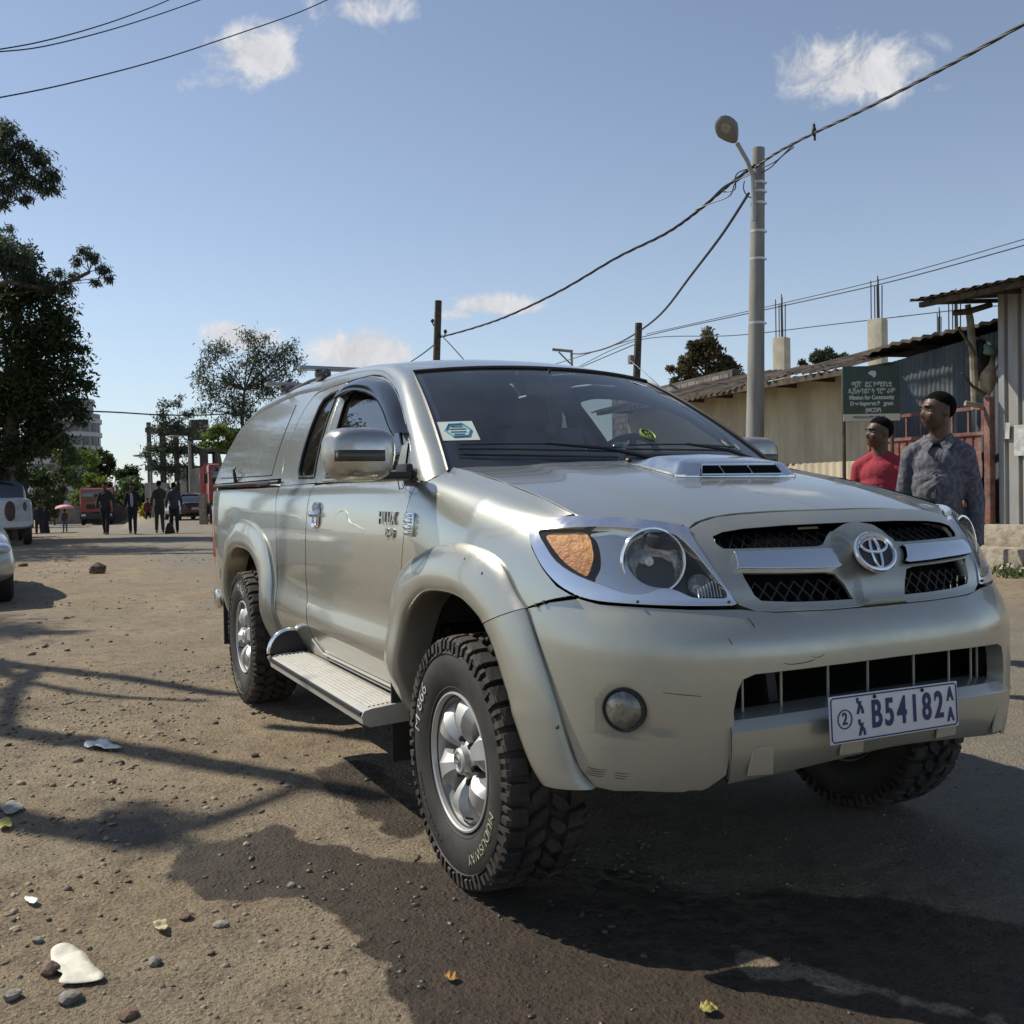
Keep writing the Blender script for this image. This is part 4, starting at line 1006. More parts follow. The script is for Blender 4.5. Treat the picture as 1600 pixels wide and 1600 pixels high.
# door mirrors
for s in (1,-1):
    mb=MB(); cx,cz=-.50,1.345
    rings=[]
    n=28
    # superellipse outline in (y,z) ; depth profile in x
    def ring(hx_,hy,hz_,sh,p=3.6):
        R=[]
        for i in range(n):
            a=2*PI*i/n; cc,ss=math.cos(a),math.sin(a)
            yy=hy*abs(cc)**(2/p)*(1 if cc>=0 else -1); zz=hz_*abs(ss)**(2/p)*(1 if ss>=0 else -1)
            if zz<0: yy*=1-.10*abs(zz)/.09
            R.append(Vector((cx+hx_-.12*max(0,yy)*.4,1.002+yy+sh,cz+zz)))
        return R
    for hx_,hy,hz_,sh in ((-.055,.108,.080,0),(-.060,.114,.088,0),(-.03,.118,.092,0),(0.0,.118,.091,0),(.03,.115,.089,0),(.055,.108,.083,0),(.068,.098,.074,0),(.077,.080,.058,0),(.082,.045,.03,0),(.083,.01,.006,0)):
        rings.append(ring(hx_,hy,hz_,sh))
    V=[p for r in rings for p in r]; m=len(rings)
    Fc=[[i*n+j,i*n+(j+1)%n,(i+1)*n+(j+1)%n,(i+1)*n+j] for i in range(m-1) for j in range(n)]+[list(range((m-1)*n,m*n))]
    if s==1: V=[Vector((p.x,-p.y,p.z)) for p in V]
    mir=mobj('door_mirror',V,Fc,CHROMED,TR,sharp=60)
    mb=MB(); mb.add([Vector((cx-.057,1.002+(.108*math.copysign(abs(math.cos(a))**.6,math.cos(a))),cz+.08*math.copysign(abs(math.sin(a))**.6,math.sin(a)))) for a in [2*PI*i/24 for i in range(24)]],[list(range(24))])
    if s==1: mb.v=[(x,-y,z) for x,y,z in mb.v]
    mb.build('mirror_glass',mat('mirror_silver',(.6,.62,.65),.02,1.0),mir,smooth=False)
    # dark insert band on the shell
    bpy.context.view_layer.update()
    rows=[]
    for dz in (.014,.010,-.024,-.028):
        row=[]
        for i in range(17):
            y=1.1165-.185*i/16; hit=mir.ray_cast(Vector((.2,-s*y,cz+dz)),Vector((-1,0,0)))
            xo=(hit[1].x if hit[0] else cx-.03)+(.003 if dz in(.010,-.024) and 0<i<16 else -.003)
            row.append(Vector((xo,y,cz+dz)))
        rows.append(row)
    strip('mirror_band',rows,mat('mirror_band',(.028,.026,.022),.25,coat=.6,dust=((.10,.08,.055),.4,15.0)),mir,side=-s,sharp=60)
    mb=MB(); mb.box((cx-.01,.90,1.272),(.07,.16,.028),bev=.012); mb.box((cx-.07,.815,1.285),(.11,.03,.06),bev=.012); mb.tube([(cx-.02,.86,1.262),(cx-.03,.85,1.225),(cx-.06,.825,1.228),(cx-.08,.808,1.25)],.002,5)
    mb.v=[(x,-s*y,z) for x,y,z in mb.v]
    mb.build('mirror_arm',BLACK,mir)
    if s==-1: mir.location=(-.30,-.055,.0)
    # door handle
    dr=door if s==1 else [o for o in bpy.data.objects if o.name.split('.')[0]=='door' and o.name!=door.name][0]
    p,nn_,a,b=oncurve(sideq,-1.60,side_v(-1.60,1.12)*QS); Rm=Matrix(((a.x,nn_.x,b.x),(a.y,nn_.y,b.y),(a.z,nn_.z,b.z)))
    mb=MB()
    V=[];Fc=[]
    for k,(f,o) in enumerate(((1,0),(1,.006),(.93,.012),(.80,.010),(.70,.002),(.3,-.004),(.02,-.004))):
        for i in range(24):
            t=2*PI*i/24; V.append(p+a*(.052*f*math.copysign(abs(math.cos(t))**.8,math.cos(t)))+b*(.060*f*math.copysign(abs(math.sin(t))**.8,math.sin(t)))+nn_*(o+.003))
    for k in range(6):
        for i in range(24): Fc.append([k*24+i,k*24+(i+1)%24,(k+1)*24+(i+1)%24,(k+1)*24+i])
    mb.add(V,Fc); pts=[p+a*x+b*.004+nn_*(.006+.020*(1-(x/.06)**2)) for x in [(-.055+.11*i/10) for i in range(11)]]
    mb2=MB(); mb2.tube(pts,[.010,.013]+[.0145]*7+[.013,.010],8)
    if s==1: mb.v=[(x,-y,z) for x,y,z in mb.v]; mb2.v=[(x,-y,z) for x,y,z in mb2.v]
    h=mb.build('handle_cup',CHROME,dr); mb2.build('handle',CHROME,h)
# badges (both doors)
def badge(s,txt,x,z,size,sx,nm):
    dr=door if s==1 else [o for o in bpy.data.objects if o.name.split('.')[0]=='door' and o.name!=door.name][0]
    p,n_,a,b=oncurve(sideq,x,side_v(x,z)*QS)
    n_=Vector((n_.x,-s*n_.y,n_.z)); b=Vector((b.x,-s*b.y,b.z)).normalized(); b=(b-n_*b.dot(n_)).normalized(); u=b.cross(n_)
    if (u.x>0)!=(s==1): u=-u
    M=Matrix.Translation(p if s==-1 else Vector((p.x,-p.y,p.z)))@Matrix(((u.x,b.x,n_.x,0),(u.y,b.y,n_.y,0),(u.z,b.z,n_.z,0),(0,0,0,1)))@Matrix.Translation((0,0,.003))
    return textmesh(nm,txt,size,M,CHROMED,dr,.004,bold=.0010,sx=sx)
for s in (1,-1):
    badge(s,'HILUX',-.665,1.120,.064,1.0,'badge'); badge(s,'D-4D',-.630,1.068,.044,.9,'badge')
# running boards
for s in (1,-1):
    mb=MB(); x0,x1=-1.98,-.60
    prof=[(.78,.450),(.82,.466),(.945,.455),(.972,.448),(.982,.430),(.977,.402),(.95,.388),(.78,.395)]
    V=[];n=len(prof)
    for x in (x0,x0+.01,x1-.01,x1):
        f=0.97 if x in(x0,x1) else 1
        for y,z in prof: V.append((x,y*1.0,.44+(z-.44)*f))
    Fc=[[i*n+j,i*n+(j+1)%n,(i+1)*n+(j+1)%n,(i+1)*n+j] for i in range(3) for j in range(n)]+[list(range(n))[::-1],list(range(3*n,4*n))]
    if s==1: V=[(x,-y,z) for x,y,z in V]
    rb=mobj('running_board',V,Fc,mat('board_aluminium',(.58,.57,.53),.42,.55,dust=(DUST,.5,7.0)),TR,sharp=30)
    mb=MB()
    for k in range(7):
        y=.842+.017*k; mb.box(((x0+x1)/2,y,.4678-(y-.82)*.085),(x1-x0-.06,.0085,.004))
    mb.v=[(x,-s*y,z) for x,y,z in mb.v]; mb.build('tread_rib',mat('rib_white',(.66,.65,.60),.5,.2,dust=(DUST,.5,11.0),bump=.5,bscale=160,bdist=.003),rb)
    mb=MB(); mb.box(((x0+x1)/2,0.9805,.436),(x1-x0-.02,.010,.014)); mb.v=[(x,-s*y,z) for x,y,z in mb.v]; mb.build('edge_rubber',BLACKR,rb)
    # rear end guard (half-moon)
    P=[(0,0)]; P=[(.20*math.cos(PI*i/14)*.5+.0,.105*math.sin(PI*i/14)) for i in range(15)]
    mb=MB(); mb.prism([(a,b) for a,b in P],(x0-.0,.882,.462),(0,1,0),(0,0,1),(.012,0,0)); mb.v=[(x,-s*y,z) for x,y,z in mb.v]; mb.build('end_guard',mat('guard_navy',(.012,.013,.018),.35),rb)
    mb=MB(); mb.tube([(x0-.004,.882+a*1.03,.462+b*1.03) for a,b in P]+[(x0-.004,.79,.44)]+[(x0-.004,.84,.405)]+[(x0-.004,.968,.41),(x0-.004,.985,.45)],.010,6); mb.v=[(x,-s*y,z) for x,y,z in mb.v]; mb.build('guard_trim',CHROME,rb)
    mb=MB()
    for x in (-.95,-1.7): mb.box((x,.70,.425),(.06,.32,.03))
    mb.v=[(x,-s*y,z) for x,y,z in mb.v]; mb.build('board_bracket',BLACK,rb)
    # bright sill trim
    mb=MB(); mb.tube([bpt(x,.505,.006) for x in (-.70,-1.1,-1.5,-1.60)]+[bpt(-1.68,.56,.006)],.006,6); mb.tube([bpt(x,.478,.004) for x in (-.70,-1.1,-1.5,-1.62)],.004,6); mb.v=[(x,-s*y,z) for x,y,z in mb.v]; mb.build('sill_trim',mat('sill_trim',(.7,.68,.6),.3,.6),TR)
# ---- canopy
CB=[(-2.447,1.300),(-2.512,1.38),(-2.557,1.49),(-2.577,1.60),(-2.567,1.68),(-2.51,1.742),(-2.42,1.765)]
CT=[(-2.6,1.775),(-2.9,1.788),(-3.2,1.785),(-3.5,1.772),(-3.75,1.758),(-3.95,1.738),(-4.12,1.695),(-4.22,1.635),(-4.28,1.555),(-4.315,1.46),(-4.335,1.38),(-4.345,1.300)]
canopy=None
hat=[(-2.69,1.322),(-2.72,1.42),(-2.75,1.52),(-2.79,1.64),(-2.83,1.72)]
for s in (1,-1):
    poly=CB+CT
    o=panel('canopy',poly+[(-3.4,1.298)],gside,PAINT,TR,res=.04,gap=.002,lip=.02,inward=INW,side=-s)
    if s==1: canopy=o
    # hatch line (shallow dark groove) : two strips
    def groove(P,w=.0026,nm='hatch_gap'):
        mb=MB(); mb.tube([oncurve(gside,x,z)[0]+oncurve(gside,x,z)[1]*.0004 for x,z in densify(P,.04,False)],w,5)
        if s==1: mb.v=[(x,-y,z) for x,y,z in mb.v]
        return mb.build(nm,BLACK,o)
    groove(hat); groove([(-2.69,1.322),(-3.2,1.326),(-3.7,1.330),(-4.15,1.335)],.0045)
    mb=MB(); c=Vector(gside(-3.62,1.345)); mb.tube([c+Vector((-.03,.01,.035)),c+Vector((0,.025,.028)),c+Vector((.01,.025,0)),c+Vector((.012,.02,-.05))],.011,7); mb.ell(c+Vector((-.03,.012,.035)),(.018,.012,.016),10,6)
    mb.v=[(x,-s*y,z) for x,y,z in mb.v]; mb.build('hatch_handle',BLACK,o)
    # roof edge roll
    top=[(-2.42,1.765)]+CT
    A3=[Vector(gside(x,z)) for x,z in smoothpoly(top,False,3)]
    I3=[]
    for a in A3:
        k=max(0,min(1,(a.z-1.30)/.45)); I3.append(Vector((a.x,a.y-.10,a.z+.065*k)) if a.x>-3.9 else Vector((a.x-.05*min(1,(-3.9-a.x)/.2)*1.0,a.y-.10,a.z+.065*k*max(.15,1-(-3.9-a.x)/.45))))
    rows=[]
    for k in range(7):
        t=k/6; rows.append([a*(1-t)**2+Vector(((a.x+i.x)/2-(.02 if a.x<-4 else 0),a.y-.004,i.z+.002))*2*t*(1-t)+i*t*t for a,i in zip(A3,I3)])
    strip('canopy_edge',rows,PAINT,o,side=-s,sharp=70)
    if s==1: IC=I3
rows=[[Vector((i.x-(.05*(1-abs(u_)**2) if i.x<-4.0 else 0),i.y*u_,i.z+.03*(1-u_*u_)*min(1,max(0,(i.z-1.3)/.3)))) for u_ in [-1+2*j/12 for j in range(13)]] for i in IC]
strip('canopy_roof',rows,PAINT,canopy,side=1,sharp=60)
fw_=[[Vector((-2.44,(.68-.24*t)*u_,1.30+ .48*t)) for u_ in (-1,0,1)] for t in (0,1)]
strip('canopy_front',fw_,DARK,canopy,side=1)
for s in (1,-1):
    mb=MB(); mb.tube([(-2.44,s*.806,1.281),(-3.2,s*.806,1.281),(-4.33,s*.795,1.281)],.011,6); mb.box((-2.78,s*.812,1.279),(.30,.012,.020),bev=.004); mb.build('canopy_seal',BLACK,TR)
# roof racks on canopy
for x in (-2.75,-3.55):
    zt=1.875 if x>-3 else 1.868
    mb=MB(); mb.box((x,0,zt+.045),(.075,1.22,.022),bev=.008); r_=mb.build('roof_rack_bar',mat('rack_aluminium',(.28,.28,.29),.4,.7),TR)
    for s in(-1,1):
        mb=MB(); mb.ell((x,s*.47,zt+.015),(.07,.045,.035),14,8); mb.box((x,s*.47,zt-.01),(.12,.06,.03),bev=.01); mb.build('rack_foot',mat('rack_foot',(.10,.10,.10),.35,.3),r_)
for s in(-1,1):
    mb=MB(); mb.tube([(-2.65,s*.47,1.872),(-3.0,s*.475,1.876),(-3.5,s*.475,1.862),(-3.8,s*.47,1.835)],.010,6); mb.build('roof_rail',BLACK,TR)
# aerial on far pillar
mb=MB(); mb.tube([(-.92,.615,1.60),(-1.04,.59,1.70),(-1.18,.55,1.815)],[.0025,.002,.0014],6); mb.ell((-.92,.615,1.60),(.02,.012,.012),8,6); mb.build('aerial',mat('aerial_steel',(.6,.6,.6),.25,1),TR)
# ---- wheels (built once, copied)
WR=.405
def tyre_block(mb,poly,r0,r1,taper=.93):
    """poly in (angle, y) ; block from radius r0 to r1"""
    n=len(poly); ca=sum(a for a,_ in poly)/n; cyy=sum(y for _,y in poly)/n
    P=[]
    for (r,f) in ((r0,1.0),(r1-.002,taper+.02),(r1,taper-.03)):
        for a,y in poly:
            a2=ca+(a-ca)*f; y2=cyy+(y-cyy)*f; rr=r-(.30*(abs(y2)-.095)**1 if abs(y2)>.095 else 0)*(1 if r!=r0 else .6)
            P.append(Vector((rr*math.sin(a2),y2,rr*math.cos(a2))))
    Fc=[]
    for k in range(2):
        for i in range(n): Fc.append([k*n+i,k*n+(i+1)%n,(k+1)*n+(i+1)%n,(k+1)*n+i])
    Fc.append(list(range(2*n,3*n)))
    mb.add(P,Fc)
def build_wheel(parent):
    # outboard is -y in local coords
    mb=MB()
    prof=[(.205,-.098),(.222,-.106),(.232,-.112),(.245,-.119),(.262,-.126),(.285,-.1315),(.31,-.1335),(.333,-.131),(.352,-.125),(.368,-.118),(.378,-.108),(.384,-.09),(.388,-.05),(.389,0)]
    prof=prof+[(r,-y) for r,y in prof[::-1][1:]]
    mb.lathe([(r,h) for r,h in prof],(0,0,0),(0,1,0),96)
    mb.lathe([(.236,-.1155),(.238,-.1175),(.241,-.1178),(.243,-.117)],(0,0,0),(0,1,0),64); mb.lathe([(.347,-.1275),(.349,-.1315),(.353,-.1300),(.355,-.124)],(0,0,0),(0,1,0),96)
    ty=mb.build('tyre',RUBBER,parent)
    tb=MB(); NP=34
    for k in range(NP):
        a0=2*PI*k/NP; st=2*PI/NP
        for sg in (-1,1):
            o=a0+(0 if sg<0 else st*.5); g=.14*st
            # shoulder lug: alternates long and short
            ye=.128 if k%2==0 else .118
            tyre_block(tb,[(o+g,sg*.070),(o+st-g,sg*.064),(o+st-g*.9,sg*.10),(o+st-g,sg*ye),(o+g,sg*ye),(o+g*.8,sg*.10)],.383,WR+.001)
            # centre chevron blocks
            tyre_block(tb,[(o+g*1.2,sg*.008),(o+st*.62,sg*.004),(o+st*1.02,sg*.030),(o+st*1.05,sg*.058),(o+st*.70,sg*.060),(o+st*.42,sg*.036)],.384,WR+.002)
            # side biter running down the sidewall
            if sg<0 or True:
                L_=.352 if k%2==0 else .364
                for (b0,b1) in ((.12,.30),(.58,.86)):
                    A=[o+st*b0,o+st*b1]
                    P=[]
                    for r,yy in ((.400,.118),(.390,.130),(L_,.1335),(L_-.004,.128)):
                        for a in A: P.append(Vector((r*math.sin(a),sg*yy,r*math.cos(a))))
                    for r,yy in ((.385,.105),(.375,.115),(L_,.122),(L_-.004,.124)):
                        for a in A: P.append(Vector((r*math.sin(a),sg*yy,r*math.cos(a))))
                    Fc=[[0,1,3,2],[2,3,5,4],[4,5,7,6]]+[[0,2,10,8],[2,4,12,10],[4,6,14,12],[1,9,11,3],[3,11,13,5],[5,13,15,7],[0,8,9,1]]
                    tb.add(P,Fc)
    tb.build('tread',TREAD,ty,smooth=False)
    # sidewall lettering: bend text round the ring
    def ringtext(txt,size,a_mid,r,m,outward=True,bold=.0,gapf=1.0,hollow=False):
        def bend(c):
            rr=r+c.y*(1 if outward else -1); aa=a_mid+ (c.x/r*gapf)*(1 if outward else -1)
            # sidewall y at rr
            yy=-(.1345-.9*max(0,abs(rr-.305)-.012)**1.35)-max(0,c.z)*1.0
            return Vector((-rr*math.sin(aa)*-1,yy,rr*math.cos(aa)))
        return textmesh('tyre_lettering',txt,size,None,m,ty,.0012,bold=bold,bend=bend)
    OL=WHITEL
    # angles measured clockwise seen from outside with vehicle front to the right
    ringtext('M 866',.062,-1.12,.305,OL,True,-.0005,1.25)
    ringtext('SIMO DOR VIGLT',.026,-2.35,.305,mat('letter_dark',(.06,.06,.058),.6),False,0,1.4)
    ringtext('MUDUSWAY',.046,2.30,.302,mat('letter_cream',(.40,.38,.27),.7,var=.5,vscale=60),True,-.0008,1.05)
    # rim
    rm=MB()
    rm.lathe([(.219,-.100),(.2235,-.112),(.2225,-.1155),(.217,-.1165),(.213,-.113),(.211,-.100),(.207,-.080),(.199,-.060),(.196,.0),(.200,.09),(.222,.108)],(0,0,0),(0,1,0),80)
    rim=rm.build('rim',ALLOY,parent)
    # spokes : six broad faceted petals
    for k in range(6):
        a=2*PI*(k+.15)/6; V=[]
        tt=(-1.0,-.93,-.62,-.56,.30,.36,.93,1.0); dd=(-.040,-.006,.013,.0165,.0165,.013,-.006,-.040); cols=8
        rows=[(.048,.46,-.060,.5),(.070,.35,-.076,.8),(.095,.335,-.090,1.0),(.125,.36,-.099,1.1),(.155,.39,-.098,1.1),(.182,.405,-.088,1.0),(.2045,.41,-.070,.7)]
        for r,hw_,y0,rid in rows:
            for t_s,d_s in zip(tt,dd):
                aa=a+t_s*hw_
                V.append(Vector((r*math.sin(aa),y0-d_s*rid*(1 if d_s>0 else 1),r*math.cos(aa))))
        Fc=[[i*cols+j,i*cols+j+1,(i+1)*cols+j+1,(i+1)*cols+j] for i in range(len(rows)-1) for j in range(cols-1)]
        n0=len(V); V2=[v+Vector((0,.035,0)) for v in V]
        ed=[i*cols for i in range(len(rows))]; ed2=[i*cols+cols-1 for i in range(len(rows))]
        V+=V2
        for e in (ed,ed2):
            for p,q in zip(e,e[1:]): Fc.append([p,q,q+n0,p+n0])
        mobj('spoke',V,Fc,ALLOY,rim,sharp=24)
    hb=MB(); hb.lathe([(.060,-.045),(.062,-.078),(.056,-.086),(.045,-.090),(.0425,-.108),(.036,-.114),(.030,-.1145),(.029,-.112),(.001,-.112)],(0,0,0),(0,1,0),40); hc=hb.build('hub_cap',ALLOY,rim)
    e=MB()
    for (cz,ra,rb) in ((0,.024,.019),(.006,.0165,.008),(0,.0065,.0165)):
        e.tube([Vector((ra*math.cos(2*PI*i/28),-.1145,cz+rb*math.sin(2*PI*i/28))) for i in range(28)],.0017,5,closed=True)
    e.build('hub_emblem',CHROMED,hc)
    for k in range(6):
        ln=MB(); a=2*PI*(k+.65)/6; ln.cyl((.070*math.sin(a),-.060,.070*math.cos(a)),(.070*math.sin(a),-.094,.070*math.cos(a)),.010,n=6); ln.ell((.070*math.sin(a),-.094,.070*math.cos(a)),(.010,.005,.010),8,5)
        ln.build('lug_nut',mat('lug_dark',(.06,.06,.06),.3,1.0),rim)
    bd=MB(); bd.lathe([(.10,-.02),(.165,-.02),(.165,-.005),(.10,-.005)],(0,0,0),(0,1,0),40,closed=True); bd.build('brake_disc',mat('brake_steel',(.12,.09,.07),.5,.7),rim)
    vs=MB(); vs.tube([(.185*math.sin(2.9),-.085,.185*math.cos(2.9)),(.176*math.sin(2.9),-.11,.176*math.cos(2.9))],.004,6); vs.build('valve',BLACKR,rim)
def copy_tree(o,parent=None):
    c=o.copy(); COL.objects.link(c)
    if parent is not None: c.parent=parent
    for ch in [q for q in o.children]: copy_tree(ch,c)
    return c
w0=bpy.data.objects.new('wheel',None); COL.objects.link(w0); w0.parent=TR; w0.location=(0,-.767,.399); w0.rotation_euler=(0,.0,0); w0.scale=(.935,.97,.935)
build_wheel(w0)
for (x,y,rz,ry) in ((-3.085,-.767,0,1.3),(0,.767,PI,.4),(-3.085,.767,PI,.9)):
    c=copy_tree(w0,TR); c.location=(x,y,.399); c.rotation_euler=(0,ry if rz==0 else 0,rz)
# spare detail: inner fender splash screws
# ================= GROUND =================
def vnoise(X,Y,seed=0):
    xi=np.floor(X).astype(np.int64);yi=np.floor(Y).astype(np.int64);xf=X-xi;yf=Y-yi
    def h(a,b):
        n=(a*374761393+b*668265263+seed*1442695041)&0xffffffff; n=((n^(n>>13))*1274126177)&0xffffffff; n=n^(n>>16); return (n&0xffff)/65535.0
    u=xf*xf*(3-2*xf);v=yf*yf*(3-2*yf)
    return (h(xi,yi)*(1-u)+h(xi+1,yi)*u)*(1-v)+(h(xi,yi+1)*(1-u)+h(xi+1,yi+1)*u)*v-.5
def fbm(X,Y,s,o=4,seed=0,g=.5):
    r=0;a=1
    for k in range(o): r=r+a*vnoise(X*s+k*17.3,Y*s-k*9.1,seed+k); s*=2.03;a*=g
    return r
NG=820; bb_=6.6; aa=.62
t=np.linspace(-1,1,NG); sx=aa*np.sinh(bb_*t)
GX,GY=np.meshgrid(sx+.35,sx-1.15,indexing='ij')
def gheight(X,Y,fine=True):
    D=np.hypot(X-CAM.x,Y-CAM.y)
    z=fbm(X,Y,.55,3,3)*.030*np.clip((D-1.5)/4,0.15,1.0)
    if fine:
        z=z+fbm(X,Y,4.5,3,11)*.010+fbm(X,Y,20,3,21)*.010*np.exp(-D/9)+np.maximum(0,fbm(X,Y,60,2,31))*.006*np.exp(-D/4)
    # flatten under the truck's tyres
    for wx in (0,-3.085):
        for wy in (-.765,.765):
            g_=np.exp(-((X-wx)**2+(Y-wy)**2)/.10); z=z*(1-g_)+.020*g_
    # verge berm on the far right, hollow beyond the crossing
    z=z+.10*np.exp(-((Y-8.4)/1.0)**2)*(X<2)
    s=np.clip((-X-34)/36,0,1); s=s*s*(3-2*s); z=z-1.15*s*np.clip((4.2+np.clip((-X-50)*.12,0,5)-Y)/2,0,1)
    z=z-np.maximum(0,(D-150))*.004
    return z
GZ=gheight(GX,GY)
n=NG*NG; V=np.stack([GX.ravel(),GY.ravel(),GZ.ravel()],1).astype(np.float32)
me=bpy.data.meshes.new('ground'); me.vertices.add(n); me.vertices.foreach_set('co',V.ravel())
i=np.arange(NG-1);A_=(i[:,None]*NG+i[None,:]).ravel(); Fq=np.stack([A_,A_+NG,A_+NG+1,A_+1],1).astype(np.int32); nf=len(Fq)
me.loops.add(nf*4); me.loops.foreach_set('vertex_index',Fq.ravel()); me.polygons.add(nf); me.polygons.foreach_set('loop_start',np.arange(0,nf*4,4,dtype=np.int32)); me.polygons.foreach_set('loop_total',np.full(nf,4,np.int32))
me.polygons.foreach_set('use_smooth',np.ones(nf,bool)); me.update(calc_edges=True)
# stains: spilled water (own outline on the ground)
WETP=[(-.626,-1.622),(-.80,-1.62),(-.83,-1.50),(-.99,-1.33),(-1.09,-1.28),(-1.0,-1.22),(-.92,-1.13),(-.80,-1.06),(-.55,-.97),(-.30,-.88),(0,-.85),(.15,-.80),(.10,-.55),(.33,-.42),(.42,-.30),(.45,-.10),(.62,.12),(.66,.30),(.60,.42),(1.4,1.0),(2.2,.2),(2.2,-1.0),(1.2,-1.30),(.766,-1.32),(.60,-1.24),(.34,-1.22),(.16,-1.215),(.02,-1.26),(-.11,-1.30),(-.20,-1.37),(-.30,-1.44),(-.44,-1.53),(-.53,-1.60)]
def gpt(px,py): 
    p=gp(px,py); return (p.x,p.y)
WETP=[gpt(*p) for p in [(265,1362),(262,1345),(290,1322),(345,1318),(400,1292),(430,1283),(452,1292),(460,1312),(520,1318),(575,1332),(640,1345),(705,1352),(760,1380),(830,1365),(922,1353),(985,1362),(1044,1384),(1100,1392),(1162,1395),(1290,1398),(1403,1401),(1451,1414),(1510,1428),(1600,1445),(1750,1480),(1900,1750),(1200,2000),(760,1700),(690,1640),(655,1590),(610,1545),(570,1490),(520,1440),(480,1412),(420,1404),(350,1404),(300,1394)]]
WETP2=[gpt(*p) for p in [(500,1205),(530,1188),(575,1190),(620,1225),(665,1268),(662,1300),(640,1310),(600,1288),(560,1262),(515,1240)]]
WETP3=[gpt(*p) for p in [(120,1285),(150,1262),(200,1268),(245,1290),(262,1312),(200,1322),(150,1318)]]
DRY=[gpt(*p) for p in [(1105,1470),(1150,1478),(1206,1505),(1294,1518),(1381,1545),(1500,1580),(1620,1600),(1620,1625),(1500,1600),(1381,1560),(1294,1540),(1206,1525),(1150,1492)]]
jx=GX+fbm(GX,GY,9,4,51,.6)*.07; jy=GY+fbm(GX,GY,9,4,61,.6)*.07
def maskp(P,sm):
    near=(np.hypot(GX-.3,GY+1)<4.5)
    m=np.zeros(GX.shape); m[near]=npip(jx[near],jy[near],P); 
    for _ in range(sm): m[1:-1,1:-1]=(m[1:-1,1:-1]*2+m[2:,1:-1]+m[:-2,1:-1]+m[1:-1,2:]+m[1:-1,:-2])/6
    return m
wet=np.maximum(maskp(WETP,4),np.maximum(maskp(WETP2,3)*.8,maskp(WETP3,4)*.8))
wet=wet*(1-.85*maskp(DRY,1)); 
asp=.8*np.clip((GY+.05-fbm(GX,GY,.8,3,71)*1.2)/.9,0,1)*np.clip((7.6-GY+fbm(GX,GY,.5,3,72)*2)/1.5,0,1)
for nm,arr in (('wet',wet),('asphalt',asp)):
    at_=me.attributes.new(nm,'FLOAT','POINT'); at_.data.foreach_set('value',arr.ravel().astype(np.float32))
gm=bpy.data.materials.new('ground_dirt'); gm.use_nodes=True; t_=gm.node_tree; N_=t_.nodes; L2=t_.links; B_=N_['Principled BSDF']
tcg=N_.new('ShaderNodeTexCoord')
def gn(scale,det=6,ro=.6,typ='n'):
    q=N_.new('ShaderNodeTexNoise' if typ=='n' else 'ShaderNodeTexVoronoi'); q.inputs['Scale'].default_value=scale
    if typ=='n': q.inputs['Detail'].default_value=det; q.inputs['Roughness'].default_value=ro
    L2.new(tcg.outputs['Object'],q.inputs['Vector']); return q
def mr(src,a,b,c=0,d=1):
    q=N_.new('ShaderNodeMapRange'); q.inputs[1].default_value=a;q.inputs[2].default_value=b;q.inputs[3].default_value=c;q.inputs[4].default_value=d; L2.new(src,q.inputs[0]); return q.outputs[0]
def mx(f,a,b,mode='MIX'):
    q=N_.new('ShaderNodeMix'); q.data_type='RGBA'; q.blend_type=mode
    if isinstance(f,(int,float)): q.inputs[0].default_value=f
    else: L2.new(f,q.inputs[0])
    for i,x in ((6,a),(7,b)):
        if isinstance(x,tuple): q.inputs[i].default_value=(*x,1)
        else: L2.new(x,q.inputs[i])
    return q.outputs[2]
def mt(op,a,b):
    q=N_.new('ShaderNodeMath'); q.operation=op
    for i,x in enumerate((a,b)):
        if isinstance(x,(int,float)): q.inputs[i].default_value=x
        else: L2.new(x,q.inputs[i])
    return q.outputs[0]
aw=N_.new('ShaderNodeAttribute'); aw.attribute_name='wet'; aas=N_.new('ShaderNodeAttribute'); aas.attribute_name='asphalt'
c=mx(mr(gn(1.3,8,.65).outputs[0],.38,.62),(.262,.196,.118),(.36,.285,.18))
c=mx(mr(gn(7,6,.7).outputs[0],.48,.66),c,(.175,.120,.078))
c=mx(mr(gn(.55,7,.65).outputs[0],.44,.64,0,.7),c,(.215,.180,.138))
c=mx(mr(gn(38,5,.75).outputs[0],.52,.70,0,.55),c,(.40,.345,.25))
v=gn(55,typ='v'); v.feature='F1'
c=mx(mr(v.outputs['Distance'],.05,.55,.50,0),c,(.11,.085,.065))
v2=gn(170,typ='v'); vc=N_.new('ShaderNodeSeparateColor'); L2.new(v2.outputs['Color'],vc.inputs[0])
c=mx(mr(vc.outputs[0],.72,1.0,0,.5),c,(.42,.38,.31))
c=mx(mr(vc.outputs[1],.75,1.0,0,.6),c,(.085,.07,.055))
# asphalt
ca=mx(mr(gn(2.2,6,.6).outputs[0],.35,.65),(.175,.16,.13),(.25,.225,.18))
ca=mx(mr(vc.outputs[2],.6,1.0,0,.6),ca,(.33,.31,.27)); ca=mx(mr(vc.outputs[0],.62,1.0,0,.6),ca,(.06,.058,.055))
fa=mt('MULTIPLY',aas.outputs['Fac'],mr(gn(3.1,7,.7).outputs[0],.30,.46,.45,1.0))
c=mx(fa,c,ca)
fw=N_.new('ShaderNodeMath'); fw.operation='ADD'; fw.use_clamp=True; L2.new(aw.outputs['Fac'],fw.inputs[0]); L2.new(mr(gn(24,6,.75).outputs[0],.3,.7,-.30,.30),fw.inputs[1])
fwm=mt('MULTIPLY',mr(fw.outputs[0],.22,.62),1.0)
cw=mx(.86,c,mx(mr(gn(12,5,.7).outputs[0],.4,.65),(.022,.016,.012),(.052,.033,.023)))
c=mx(fwm,c,cw)
